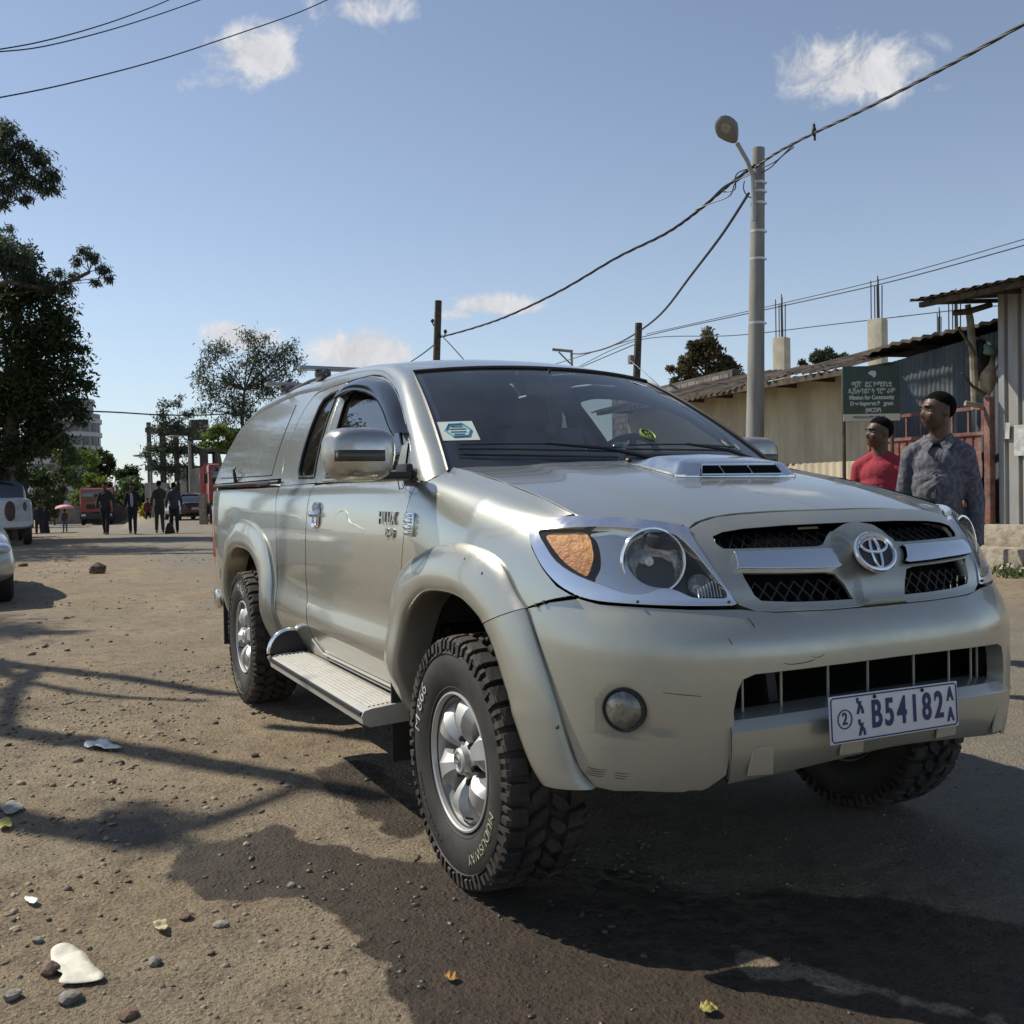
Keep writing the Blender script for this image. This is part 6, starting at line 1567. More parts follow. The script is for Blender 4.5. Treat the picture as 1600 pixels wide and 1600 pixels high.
mb=MB(); mb.tube([at(1178,345,15.85),p0,p1,p2,p3],.034,8); P_(lp,mb.build('lamp_arm',mat('arm_grey',(.33,.34,.33),.5,.3)))
hc_=at(1137,203,15.5); hd=(at(1128,188,15.35)-p3).normalized()
u_=hd; v_=(_r-u_*_r.dot(u_)).normalized(); n_2=u_.cross(v_); Rh=Matrix((( v_.x,u_.x,n_2.x),(v_.y,u_.y,n_2.y),(v_.z,u_.z,n_2.z)))
mb=MB(); V=[];Fc=[];M1=18;M2=10
for i in range(M2+1):
    th=PI*i/M2
    for j in range(M1):
        ph=2*PI*j/M1; x=.175*math.sin(th)*math.cos(ph); yv=.26*math.sin(th)*math.sin(ph); z=.10*math.cos(th)
        k=1-.45*max(0,-yv/.26); V.append(hc_+Rh@Vector((x*k,yv,z*(1.0 if z*n_2.z<0 else .5))))
for i in range(M2):
    for j in range(M1): Fc.append([i*M1+j,i*M1+(j+1)%M1,(i+1)*M1+(j+1)%M1,(i+1)*M1+j])
mb.add(V,Fc); hd_=P_(lp,mb.build('lamp_head',mat('lamp_shell',(.16,.165,.155),.5)))
dn=1 if n_2.dot(CAM-hc_)>0 else -1
mb=MB(); mb.ell(hc_+n_2*dn*.045+u_*.03,(.115,.165,.055),18,10,Rh); P_(lp,mb.build('lamp_diffuser',mat('lamp_glass',(.22,.22,.17),.15,coat=1,col2=(.32,.31,.24),vscale=14)))
def wire(name,P,r,label,group=None,m=None,n=8,sag=None,strands=1,tw=.02,turns=12,cat='cable'):
    P=[Vector(p) for p in P]
    if sag is not None:
        a,b=P[0],P[-1]; P=[a.lerp(b,i/24)-Vector((0,0,4*sag*(i/24)*(1-i/24))) for i in range(25)]
    else: P=[Vector(q) for q in smoothpoly([tuple(p) for p in P],False,8)]
    mb=MB()
    if strands==1: mb.tube(P,r,5)
    else:
        for k in range(strands):
            Q=[]
            for i,p in enumerate(P):
                t=i/(len(P)-1); a=2*PI*(k/strands)+t*turns*2*PI; Q.append(p+Vector((0,math.cos(a)*tw,math.sin(a)*tw)))
            mb.tube(Q,r,5)
    o=mb.build(name,m or mat('cable_black',(.02,.02,.022),.5)); return tag(o,label,cat,group)
def wpx(pts): return [at(*p) for p in pts]
WG='overhead cables across the sky'
def refine(pts,n=5): return smoothpoly(pts,False,n)
wire('power_cable',wpx(refine([(1180,258,15.8),(1140,288,16.4),(1090,330,17.3),(1040,365,18.2),(965,402,19.8),(880,452,21.8),(800,491,24),(745,511,26),(688,527,28)],4)),.015,'thick twisted cable from the concrete lamp pole down to the left wooden pole',WG,strands=3,tw=.013,turns=11)
wire('power_cable',wpx(refine([(1180,262,15.8),(1215,238,15.2),(1272,208,14),(1340,176,12.8),(1430,130,11.4),(1520,82,10.2),(1640,15,9)],4)),.012,'thick twisted cable running from the lamp pole to the top right corner',WG,strands=3,tw=.010,turns=7)
for k,(P2,l) in enumerate(((([(1086,328,17.2),(1110,318,16.9),(1140,306,16.5),(1150,285,16.3),(1178,268,15.9)]),'loose lower tail wire left of the lamp pole'),(([(1110,312,16.9),(1133,290,16.5),(1160,278,16.0),(1180,270,15.8)]),'loose middle tail wire left of the lamp pole'),(([(1130,300,16.6),(1148,296,16.3),(1151,272,16.2),(1176,262,15.9)]),'small looped wire beside the lamp arm'),(([(1163,283,16),(1162,296,15.9),(1170,308,15.85),(1180,305,15.8)]),'short hanging loop of wire below the lamp arm'),(([(1190,270,15.8),(1205,261,15.5),(1222,244,15.2),(1240,230,14.7)]),'loose tail wire just right of the lamp pole top'),(([(1192,262,15.8),(1215,250,15.4),(1240,226,14.8),(1262,212,14.3)]),'upper loose wire right of the lamp pole top'))):
    wire('tail_wire',wpx(P2),.010,l,'loose wires tied around the lamp pole')
wire('power_cable',wpx(refine([(1170,302,15.9),(1130,364,17),(1080,430,19),(1035,488,22),(990,523,26),(950,543,31),(915,552,35),(896,553,38)],4)),.024,'single sagging cable from the lamp pole to the small T-shaped pole',WG)
wire('power_cable',wpx([(1640,372,24),(1400,438,26),(1200,483,29),(1010,525,33),(880,565,38),(830,580,42)]),.016,'upper thin wire across the right sky past the bare columns',WG,m=mat('wire_grey',(.10,.11,.13),.6))
wire('power_cable',wpx([(1640,362,24),(1400,431,26),(1200,479,29),(1010,522,33)]),.012,'second thin wire just above the first across the right sky',WG,m=mat('wire_grey',(.10,.11,.13),.6))
wire('power_cable',wpx([(1640,470,22),(1500,484,24),(1300,507,27),(1150,524,30),(1000,531,33),(900,575,38)]),.014,'lowest thin wire passing behind the steel rods',WG,m=mat('wire_grey',(.10,.11,.13),.6))
for k,(P2,l) in enumerate((([(-20,82,10),(60,74,10.4),(160,50,11),(250,22,12),(345,-12,13)],'lower of the paired wires in the top left corner'),([(-20,80,10),(60,66,10.4),(150,42,11),(230,14,12),(290,-12,13)],'upper of the paired wires in the top left corner'),([(-20,156,9),(100,132,9.6),(250,93,10.6),(380,50,11.8),(470,18,12.6),(540,-14,13.2)],'single wire below the pair in the top left sky'))): wire('power_cable',wpx(P2),.007,l,WG)
wire('power_cable',wpx([(-60,638,50),(155,643,55),(250,648,60),(330,648,66),(420,640,70)]),.045,'horizontal wire crossing in front of the concrete frame building',WG)
wire('power_cable',wpx([(683,535,28),(650,560,32),(600,590,40)]),.020,'wire dropping left from the left wooden pole',WG)
wire('power_cable',wpx([(686,520,28),(712,548,27),(745,585,26)]),.018,'wire dropping right from the left wooden pole',WG)
wire('power_cable',wpx([(992,538,25),(940,560,30),(870,590,36)]),.014,'wire from the right wooden pole towards the truck roof',WG)
# wooden poles
def wpole(px,top,D,r,label,ins=True):
    t=at(px+3,top,D);b=at(px,780,D);b.z=-.1
    e=empty('utility_pole',(b.x,b.y,0),0,label,'utility pole','wooden utility poles beyond the truck')
    mid=b.lerp(t,.72)-_r*.05
    mb=MB(); mb.tube([b,b.lerp(t,.4),mid,t],[r*1.15,r*1.05,r,r*.95],10); P_(e,mb.build('pole',WOODD))
    if ins:
        for dz,sd_ in ((.70,-1),(1.0,1)):
            c=t-Vector((0,0,dz)); mb=MB(); mb.tube([c,c+_r*.14*sd_,c+_r*.18*sd_+Vector((0,0,.10))],.02,6); mb.ell(c+_r*.18*sd_+Vector((0,0,.14)),(.05,.05,.06),10,6); P_(e,mb.build('insulator',BLACK))
    return e
wpole(682,470,28,.105,'dark bent wooden pole rising behind the windscreen top of the truck')
e=wpole(995,505,25,.095,'dark wooden pole with a small meter box right of the T-shaped pole',False)
mb=MB(); c=at(986,562,24.9); mb.box(c,(.12,.12,.22),bev=.01); P_(e,mb.build('meter_box',mat('meter_box',(.20,.17,.15),.7)))
t_=at(893,549,38); b_=Vector((t_.x,t_.y,0)); e=empty('utility_pole',tuple(b_),0,'small grey T-shaped bracket pole above the truck roof','utility pole')
mb=MB(); mb.tube([b_,t_],.05,8); P_(e,mb.build('pole',CONCG)); mb=MB(); mb.tube([at(863,546,38),at(895,549,38)],.06,6); mb.tube([at(873,550,38),at(891,568,38)],.03,6); P_(e,mb.build('bracket_arm',CONCG))
# crow on the cable
bc=at(1272,209,14.0); e=MB(); e.ell(bc+Vector((0,0,.035)),(.030,.035,.075),14,10); e.ell(bc+Vector((0,0,.115)),(.019,.022,.028),12,8); e.tube([bc+Vector((0,0,.13)),bc+Vector((.01,0,.165))],[.008,.001],6); e.prism([(-.014,0),(.014,0),(.012,-.085),(-.012,-.085)],bc+Vector((.0,.008,-.01)),tuple(_r),(0,0,1),(0,.008,0)); e.tube([bc+Vector((.01,0,0)),bc+Vector((.01,0,-.03))],.004,5)
tag(e.build('bird',mat('bird_black',(.015,.015,.018),.6),None,sharp=70),'small dark bird perched on the cable right of the lamp pole','bird')
# ================= FAR LEFT STREET =================
# round tower block
tw=empty('tower_block',tuple(Vector((at(112,780,210).x,at(112,780,210).y,-1))),0,'tall grey tower block with rounded end behind the big dark tree','tower block')
c0=Vector((at(102,780,215).x,at(102,780,215).y,0)); R0=55*210/F; HT=at(0,632,210).z
TWM=mat('tower_concrete',(.22,.23,.24),.8,var=.08); TWW=mat('tower_glass',(.05,.06,.07),.2); TWP=mat('tower_pale',(.40,.41,.42),.7)
mb=MB(); mb.cyl(c0-Vector((0,0,3)),c0+Vector((0,0,HT-2)),R0,n=40); mb.cyl(c0+Vector((0,0,HT-2)),c0+Vector((0,0,HT+1)),R0*.82,n=40); body_=P_(tw,mb.build('wall',TWM))
for k in range(9):
    z=HT-4-2.9*k; mb=MB(); mb.lathe([(R0+.02,z-.0),(R0+.35,z),(R0+.35,z+.9),(R0+.02,z+.9)],c0,(0,0,1),40); P_(tw,mb.build('floor_band',TWP if k%1==0 else TWM))
for k in range(8):
    z=HT-4-2.9*k
    for a in range(9):
        an=math.atan2((CAM-c0).y,(CAM-c0).x)-1.3+a*.32; mb=MB(); mb.box(c0+Vector((math.cos(an)*(R0+.05),math.sin(an)*(R0+.05),z-1.0)),(.12,1.3,1.5),Matrix.Rotation(an,3,'Z')); P_(tw,mb.build('window',TWW,smooth=False))
mb=MB(); mb.lathe([(R0*.2,HT+1.2),(R0*.86,HT+1.2),(R0*.88,HT+.6),(R0*.82,HT+.4)],c0,(0,0,1),40); P_(tw,mb.build('roof_cap',TWP))
# concrete frame building with scaffolding
fb2=empty('frame_building',tuple(Vector((at(290,780,120).x,at(290,780,120).y,0))),0,'dark unfinished concrete frame building with open floors behind the thin trees','building')
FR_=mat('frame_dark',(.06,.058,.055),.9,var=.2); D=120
def FB(px,py,d=0): q=at(px,py,D); return q+ _w*d
for py in (672,701,731,760):
    a=FB(228,py);b=FB(345,py); b2=FB(430,py+2)
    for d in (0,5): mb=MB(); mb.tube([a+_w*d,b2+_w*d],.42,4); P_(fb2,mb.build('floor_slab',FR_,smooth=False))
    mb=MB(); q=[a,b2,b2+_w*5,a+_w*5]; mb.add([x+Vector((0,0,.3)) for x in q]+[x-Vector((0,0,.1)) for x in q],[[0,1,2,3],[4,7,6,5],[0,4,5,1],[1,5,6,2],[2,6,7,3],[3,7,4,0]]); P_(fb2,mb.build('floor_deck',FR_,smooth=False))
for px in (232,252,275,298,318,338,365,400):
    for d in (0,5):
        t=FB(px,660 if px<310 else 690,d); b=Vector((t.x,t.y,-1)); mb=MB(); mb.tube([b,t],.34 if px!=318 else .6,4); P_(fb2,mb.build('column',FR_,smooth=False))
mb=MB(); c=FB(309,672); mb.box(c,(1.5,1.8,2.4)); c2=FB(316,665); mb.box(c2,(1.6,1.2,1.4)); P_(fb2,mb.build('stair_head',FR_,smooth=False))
# lamp posts far
def far_lamp(px,top,D,arms,label):
    t=at(px,top,D); b=Vector((t.x,t.y,0)); e=empty('street_lamp',tuple(b),0,label,'street lamp','distant street lamps')
    mb=MB(); mb.tube([b,t],[.12,.08],8); P_(e,mb.build('pole',CONCG))
    for (dx_,dy_) in arms:
        q=at(px+dx_,top+dy_,D); mid=at(px+dx_*.55,top+dy_*.9-2,D); mb=MB(); mb.tube([t,mid,q],.05,6); P_(e,mb.build('lamp_arm',CONCG)); mb=MB(); mb.ell(q+( _r*.2*(1 if dx_>0 else -1)),(.20,.26,.07),12,8,None); P_(e,mb.build('lamp_head',CONCG))
far_lamp(236,736,62,[(-17,-24)],'distant concrete lamp post with one arm left of the thin trees')
far_lamp(296,691,58,[(-22,-9),(22,9)],'distant twin-armed lamp post in front of the frame building')
# walls / gates along the left back
def wallpart(name,px0,px1,pyt,D0,D1,m,label,cat,z0=-.3,th=.25):
    a=at(px0,pyt,D0);b=at(px1,pyt,D1); a2=Vector((a.x,a.y,0));b2=Vector((b.x,b.y,0)); c=(a2+b2)/2; h=a.z; d=b2-a2
    mb=MB(); mb.box((c.x,c.y,(h+z0)/2),(d.length,th,h-z0),Matrix.Rotation(math.atan2(d.y,d.x),3,'Z'),bev=.01); return tag(mb.build(name,m),label,cat)
CW=mat('wall_cream',(.38,.37,.29),.85,var=.15,vscale=1.2); GW=mat('wall_grey',(.20,.19,.17),.9,var=.2,vscale=.8)
wallpart('gate_pillar',283,293,731,60,60,CW,'tall cream gate pillar left of the brown corrugated gate','pillar',th=.5)
wallpart('boundary_wall',293,322,733,60.5,58,GW,'dark grey lintel wall above the brown corrugated gate','wall')
wallpart('corrugated_gate',298,309,747,59.8,59.4,mat('brown_gate',(.22,.17,.125),.8,var=.3,vscale=1.5),'brown corrugated gate leaf next to the twin lamp post','gate',th=.1)
wallpart('corrugated_gate',309.5,319,747,59.3,58.9,mat('brown_gate2',(.16,.13,.10),.8,var=.3,vscale=1.5),'darker brown gate leaf behind the parked black car','gate',th=.1)
wallpart('boundary_wall',268,281,754,66,64,CW,'low cream wall left of the cream gate pillar','wall')
wallpart('house',246,270,755,85,85,mat('house_wall',(.24,.23,.20),.9),'small distant grey house behind the walkers with dark windows','house',th=6)
wallpart('boundary_wall',60,240,792,96,96,GW,'long low dark wall far behind the red dump truck','wall',z0=-2.5)
wallpart('stone_block',313,322,772,44,44,CSTEP,'upright grey stone block behind the black car','stone block',th=.5)
# ================= TREES =================
def leafmat(name,cols,trans=.35):
    if name in MATS: return MATS[name]
    m=bpy.data.materials.new(name); m.use_nodes=True; n=m.node_tree.nodes; l=m.node_tree.links
    for x in list(n): n.remove(x)
    a=n.new('ShaderNodeAttribute'); a.attribute_name='tone'; r=n.new('ShaderNodeValToRGB'); l.new(a.outputs['Fac'],r.inputs[0])
    e=r.color_ramp; e.elements[0].color=(*cols[0],1); e.elements[1].color=(*cols[-1],1)
    for i,c in enumerate(cols[1:-1]): q=e.elements.new((i+1)/(len(cols)-1)); q.color=(*c,1)
    b=n.new('ShaderNodeBsdfPrincipled'); b.inputs['Roughness'].default_value=.55; b.inputs['Specular IOR Level'].default_value=.3; l.new(r.outputs[0],b.inputs['Base Color'])
    t=n.new('ShaderNodeBsdfTranslucent'); l.new(r.outputs[0],t.inputs[0]); mxs=n.new('ShaderNodeMixShader'); mxs.inputs[0].default_value=trans; l.new(b.outputs[0],mxs.inputs[1]); l.new(t.outputs[0],mxs.inputs[2])
    o=n.new('ShaderNodeOutputMaterial'); l.new(mxs.outputs[0],o.inputs[0]); MATS[name]=m; return m
BARK=mat('bark_grey',(.13,.105,.08),.9,var=.35,vscale=6,bump=.8,bscale=20,bdist=.02)
def leaves(name,C,Rr,N,size,m,parent,loc,seed=1,aspect=.45,droop=0.0,sub=7,spread=.30):
    """C: clump centres (world), Rr radii, N leaves per clump"""
    rg=np.random.RandomState(seed); P=[];SCL=[];TN=[]
    for c,r,n in zip(C,Rr,N):
        c=np.array(c);r=np.array(r if hasattr(r,'__len__') else (r,r,r)); k=max(2,int(sub*(r.mean()/max(r.mean(),.01)))); 
        d=rg.normal(size=(k,3)); d/=np.linalg.norm(d,axis=1)[:,None]; sc=c+d*r*(rg.uniform(.25,1,(k,1))**.6)*.80
        w=rg.uniform(.5,1.5,k); w/=w.sum(); idx=rg.choice(k,n,p=w); q=sc[idx]+np.clip(rg.normal(size=(n,3)),-2.0,2.0)*r*spread*rg.uniform(.55,1.1,k)[idx][:,None]*np.array([1,1,.75])
        P.append(q); TN.append(np.clip(rg.uniform(0,1,k)[idx]*.6+rg.uniform(0,.4,n),0,1))
    P=np.concatenate(P);T=np.concatenate(TN); n=len(P)
    a=rg.normal(size=(n,3)); a[:,2]-=droop*1.6; a/=np.linalg.norm(a,axis=1)[:,None]; b=rg.normal(size=(n,3)); b-=a*(a*b).sum(1)[:,None]; b/=np.linalg.norm(b,axis=1)[:,None]
    s=size*rg.uniform(.6,1.4,n)[:,None]
    A=a*s; B=b*s*aspect; nrm=np.cross(a,b)*s*.12
    V=np.stack([P-A*.1,P+A*.45+B*.5+nrm,P+A*1.0,P+A*.45-B*.5+nrm],1)-np.array(loc)
    me=bpy.data.meshes.new(name); me.vertices.add(n*4); me.vertices.foreach_set('co',V.astype(np.float32).ravel()); me.loops.add(n*4); me.loops.foreach_set('vertex_index',np.arange(n*4,dtype=np.int32)); me.polygons.add(n); me.polygons.foreach_set('loop_start',np.arange(0,n*4,4,dtype=np.int32)); me.polygons.foreach_set('loop_total',np.full(n,4,np.int32)); me.update(calc_edges=True)
    at_=me.attributes.new('tone','FLOAT','POINT'); at_.data.foreach_set('value',np.repeat(T,4).astype(np.float32)); me.materials.append(m)
    o=bpy.data.objects.new(name,me); COL.objects.link(o); o.parent=parent; return o
def tree(name,label,base,trunk,tr_r,clumps,nleaf,lsize,m,seed=1,aspect=.45,droop=0.0,group='trees around the street',barkm=None,branches=True,sub=7,spread=.30,cat='tree',br=.3):
    base=Vector(base); e=empty(name,tuple(base),0,label,cat,group)
    tot=sum((c[1] if not hasattr(c[1],'__len__') else sum(c[1])/3)**2 for c in clumps)
    C=[tuple(c[0]) for c in clumps];R_l=[c[1] for c in clumps]
    N_=[max(12,int(nleaf*((r if not hasattr(r,'__len__') else sum(r)/3)**2)/tot)) for r in R_l]
    mb=MB(); T=[Vector(p)-base for p in trunk]; rr=[tr_r*(1-.55*i/(len(T)-1)) for i in range(len(T))]; mb.tube(T,rr,9)
    if branches:
        rg=random.Random(seed)
        for c,r in zip(C,R_l):
            c=Vector(c)-base; rm=r if not hasattr(r,'__len__') else sum(r)/3
            # attach to the nearest trunk point below the clump
            best=min(T[len(T)//3:],key=lambda p:(p-c).length+(4 if p.z>c.z else 0)); mid=best.lerp(c,.55)+Vector((rg.uniform(-.1,.1),rg.uniform(-.1,.1),.12))*rm
            mb.tube([best,mid,c],[tr_r*br,tr_r*br*.65,tr_r*br*.28],6)
            for k in range(4):
                q=c+Vector((rg.uniform(-1,1),rg.uniform(-1,1),rg.uniform(-.4,1)))*rm*.75; mb.tube([mid.lerp(c,.6),q],[tr_r*br*.30,tr_r*br*.10],4)
    t_=mb.build('trunk',barkm or BARK,e)
    leaves('crown',C,R_l,N_,lsize,m,e,base,seed,aspect,droop,sub,spread)
    return e
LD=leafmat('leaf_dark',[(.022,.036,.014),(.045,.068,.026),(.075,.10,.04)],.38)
LM=leafmat('leaf_mid',[(.045,.07,.024),(.08,.115,.04),(.13,.165,.06)],.42)
LE=leafmat('leaf_eucalyptus',[(.045,.062,.040),(.078,.10,.062),(.12,.145,.09)],.40)
LY=leafmat('leaf_bright',[(.07,.11,.02),(.13,.19,.035),(.20,.27,.06)],.45)
LO2=leafmat('leaf_olive',[(.06,.072,.04),(.10,.115,.065),(.15,.16,.09)],.4)
LB=leafmat('leaf_brownish',[(.05,.055,.026),(.10,.09,.042),(.17,.13,.065)],.38)
def cl(px,py,D,rp,jz=1.0): r=rp*D/F; return (at(px,py,D),(r,r,r*jz))
# big dark tree at the left edge
D=31
g0=at(15,790,D); g0.z=-.1
tree('broadleaf_tree','huge dark dense tree filling the left edge above the parked vehicles',g0,[g0,g0+Vector((0,0,2.2)),at(20,640,D),at(30,560,D)],.30,
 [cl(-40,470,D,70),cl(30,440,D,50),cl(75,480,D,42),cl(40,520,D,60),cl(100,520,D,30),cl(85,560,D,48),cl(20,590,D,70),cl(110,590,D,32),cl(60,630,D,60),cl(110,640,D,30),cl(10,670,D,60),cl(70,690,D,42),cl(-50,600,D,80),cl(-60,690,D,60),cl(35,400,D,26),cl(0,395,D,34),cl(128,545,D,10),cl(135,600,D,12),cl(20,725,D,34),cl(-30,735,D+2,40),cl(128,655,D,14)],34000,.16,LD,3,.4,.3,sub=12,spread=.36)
# high eucalyptus limbs reaching in from the left
D=24; b=at(-260,780,D);b.z=0
tree('eucalyptus_tree','tall eucalyptus whose drooping leafy limbs reach in at the upper left edge',b,[b,at(-230,600,D),at(-170,450,D),at(-100,360,D),at(-60,300,D)],.30,
 [cl(8,205,D,16),cl(40,230,D,14),cl(65,245,D,16),cl(80,270,D,14),cl(60,290,D,16),cl(30,265,D,18),cl(10,290,D,16),cl(-30,240,D,40),cl(5,315,D,9),cl(85,295,D,8),cl(40,308,D,9),cl(20,240,D,13)],8000,.13,LE,5,.24,.9,br=.10,sub=10,spread=.55)
D=30; b=at(-120,780,D);b.z=0
tree('eucalyptus_tree','thin eucalyptus limb stretching right over the top of the huge dark tree',b,[b,at(-100,600,D),at(-60,470,D),at(10,440,D),at(70,450,D),at(110,440,D),at(140,425,D)],.11,
 [cl(0,395,D,26),cl(30,405,D,18),cl(45,430,D,16),cl(75,445,D,14),cl(100,450,D,12),cl(120,408,D,8),cl(132,390,D,8),cl(145,400,D,10),cl(160,420,D,9),cl(172,434,D,7),cl(150,440,D,6),cl(115,430,D,8),cl(90,425,D,7),cl(16,355,D,6)],6000,.14,LE,8,.24,.9,br=.16,sub=9,spread=.60)
# feathery tree behind the canopy
D=48; b=at(385,790,D);b.z=0
tree('acacia_tree','tall feathery grey-green tree rising behind the truck canopy',b,[b,at(382,700,D),at(378,650,D),at(382,610,D)],.13,
 [cl(330,560,D,20),cl(345,545,D,18),cl(320,590,D,18),cl(350,590,D,22),cl(335,620,D,22),cl(360,640,D,24),cl(390,530,D,16),cl(405,545,D,20),cl(420,560,D,20),cl(440,550,D,16),cl(455,540,D,12),cl(462,560,D,12),cl(470,575,D,8),cl(440,580,D,20),cl(410,590,D,24),cl(385,570,D,22),cl(375,610,D,26),cl(420,610,D,22),cl(450,600,D,16),cl(350,665,D,20),cl(385,650,D,24),cl(372,690,D,24),cl(320,640,D,10),cl(312,575,D,8),cl(415,528,D,6)],9500,.17,LE,11,.30,.5,br=.30,sub=10,spread=.55)
D=60; b=at(280,800,D);b.z=0
tree('slender_tree','group of slender leafy stems in front of the concrete frame building',b,[b,at(278,740,D),at(276,690,D),at(280,660,D)],.10,
 [cl(250,650,D,10),cl(258,635,D,9),cl(275,633,D,7),cl(282,622,D,5),cl(290,650,D,8),cl(302,645,D,6),cl(245,672,D,13),cl(262,668,D,13),cl(280,668,D,12),cl(300,675,D,10),cl(240,700,D,14),cl(258,700,D,15),cl(278,705,D,15),cl(298,705,D,12),cl(315,700,D,8),cl(240,725,D,12),cl(262,735,D,16),cl(284,738,D,14),cl(300,735,D,9),cl(226,712,D,7),cl(270,762,D,10)],6500,.17,LE,13,.4,.2,br=.3,sub=8,spread=.55)
D=40; b=at(345,800,D);b.z=0
tree('flat_tree','bright green flat-topped tree beside the truck canopy at left',b,[b,at(345,730,D),at(340,700,D)],.12,[cl(330,680,D,14,.5),cl(345,672,D,16,.5),cl(320,695,D,9,.5),cl(350,695,D,16,.6),cl(365,680,D,14,.6)],2600,.14,LY,15,.4,0,sub=7)
# far bank of trees over the street
def ft(px,top,bot,w,D,m,label,seed,n=2600,ls=.3,nm='broadleaf_tree'):
    b=at(px,bot,D); b.z=max(-1.3,b.z-1.0); rg=random.Random(seed); cs=[]
    for k in range(11):
        a=rg.uniform(-1,1); v=rg.uniform(0,1); wy=top+ (bot-top)*(.12+.75*v); ww=w*.5*(1-.35*abs(2*v-1)**2); cs.append(cl(px+a*ww*.75,wy,D+rg.uniform(-1,1),w*rg.uniform(.16,.24)))
    cs.append(cl(px,top+w*.18,D,w*.18))
    return tree(nm,label,b,[b,at(px,bot-(bot-top)*.4,D),at(px+2,top+(bot-top)*.35,D)],w*D/F*.035,cs,n,ls,m,seed,.5,0,sub=8,spread=.34)
ft(95,680,800,90,105,LM,'mid green tree just right of the huge dark tree, below the tower block',21,3800,.42)
ft(128,700,775,60,120,LY,'light yellow-green treetop in front of the tower block base',22,2600,.42)
ft(158,698,770,50,130,LD,'dark rounded tree right of the tower block',23,2600,.45)
ft(140,738,800,58,98,LY,'bright lime-green bush directly above the red dump truck cab',24,2600,.35)
ft(205,722,800,58,125,LD,'dark hill-shaped tree between the dump truck and the lamp post',25,3200,.45)
ft(195,745,800,60,112,LM,'green tree right of the red dump truck behind the walkers',26,2600,.38)
ft(50,730,820,70,85,LD,'dark tree behind the parked white pickup at far left',27,2600,.34)
ft(85,735,815,44,92,LO2,'olive bush behind the person with the umbrella',28,2200,.32)
ft(222,764,806,40,95,LM,'green hedge tree beside the far lamp post',29,1500,.32)
D=64; b=at(228,810,D);b.z=0
tree('yellow_bush','bright yellow flowering bush between the walkers',b,[b,at(228,800,D)],.05,[cl(224,795,D,7),cl(232,790,D,8),cl(238,797,D,6),cl(228,803,D,8),cl(220,802,D,5)],1500,.12,leafmat('leaf_yellow',[(.25,.24,.02),(.45,.40,.03),(.62,.55,.06)],.4),31,.5,0,branches=False,cat='bush',group=None)
# right-hand trees
D=62; b=at(1100,640,D);b.z=0
tree('round_tree','brownish green round tree above the dark block wall right of the poles',b,[b,at(1100,640,D),at(1105,590,D),at(1105,550,D)],.3,[cl(1105,530,D,14),cl(1090,545,D,14),cl(1115,545,D,16),cl(1078,562,D,15),cl(1100,565,D,20),cl(1070,580,D,13),cl(1130,565,D,13),cl(1142,575,D,14),cl(1148,592,D,10),cl(1120,590,D,18),cl(1085,592,D,16),cl(1050,577,D,7),cl(1056,592,D,8),cl(1105,516,D,6)],7500,.24,LB,41,.5,0,sub=7,spread=.36)
D=72; b=at(1290,600,D);b.z=0
tree('round_tree','small grey-green treetop peeping over the shed roof between two bare columns',b,[b,at(1290,580,D)],.25,[cl(1283,556,D,9),cl(1294,551,D,7),cl(1272,560,D,7),cl(1305,560,D,8),cl(1318,558,D,6),cl(1255,570,D,6),cl(1290,568,D,10),cl(1325,562,D,5)],2600,.26,LE,43,.5,0)
# ---- the tree left of the view whose limbs shade the road
e=empty('eucalyptus_tree',(-9,-6.8,0),0,'sparse leafy tree standing left of the view, its limbs shading the dirt beside the truck','tree','trees around the street')
B0=Vector((-9,-6.8,0))
def sh_(x,y,h): return Vector((x,y,0))-Vector((SUNV.x,SUNV.y,SUNV.z))/(-SUNV.z)*h*1.0
LIMB=[]
def limb(pts,h0,h1,r0,r1,name='limb'):
    n=len(pts); P=[sh_(x,y,h0+(h1-h0)*i/(n-1))-B0 for i,(x,y) in enumerate(pts)]
    mb=MB(); mb.tube([Vector(p) for p in smoothpoly([tuple(q) for q in P],False,4)],[r0+(r1-r0)*i/((n-1)*4) for i in range((n-1)*4+1)],7); LIMB.append((P,mb)); mb.build(name,BARK,e)
mb=MB(); mb.tube([Vector((0,0,-.2)),Vector((.2,.25,2.6)),Vector((.5,.4,4.6))],[.24,.20,.15],12); mb.build('trunk',BARK,e)
T0=(-9+.5+.72*4.6,-6.8+.4+.62*4.6)
H_=6.2
T0=(-9+.5+.72*4.6,-6.8+.4+.62*4.6)
limb([(-7.6,-3.6),(-6.4,-2.6),(-5.2,-1.95),(-4.4,-1.40),(-3.6,-.98),(-3.2,-.7)],4.8,H_+.4,.12,.05)
limb([(-6.2,-4.2),(-4.6,-2.9),(-3.3,-2.22),(-2.45,-1.60),(-1.9,-1.25),(-1.0,-.75)],4.8,H_+.6,.14,.075)
limb([(-4.9,-3.9),(-3.2,-2.95),(-1.9,-2.33),(-1.30,-1.93),(-.95,-1.68)],4.8,H_,.12,.08)
limb([(-1.0,-1.72),(-1.05,-1.5),(-1.2,-1.25),(-1.36,-1.0)],H_,H_+.6,.07,.035)
limb([(-5.6,-2.2),(-4.7,-2.02),(-3.9,-1.62),(-3.5,-1.25),(-3.3,-1.05)],H_,H_+.3,.06,.03)
limb([(-5.1,-1.9),(-4.4,-2.05),(-3.6,-2.1),(-3.0,-2.1)],H_,H_+.2,.07,.05)
limb([(-7.2,-4.4),(-7.8,-3.4),(-7.9,-2.5),(-7.2,-1.9)],4.8,5.6,.09,.04)
hx0=-2.28+.0; hh_=[Vector((hx0-SUNV.x/SUNV.z*-1*0,0,0))]
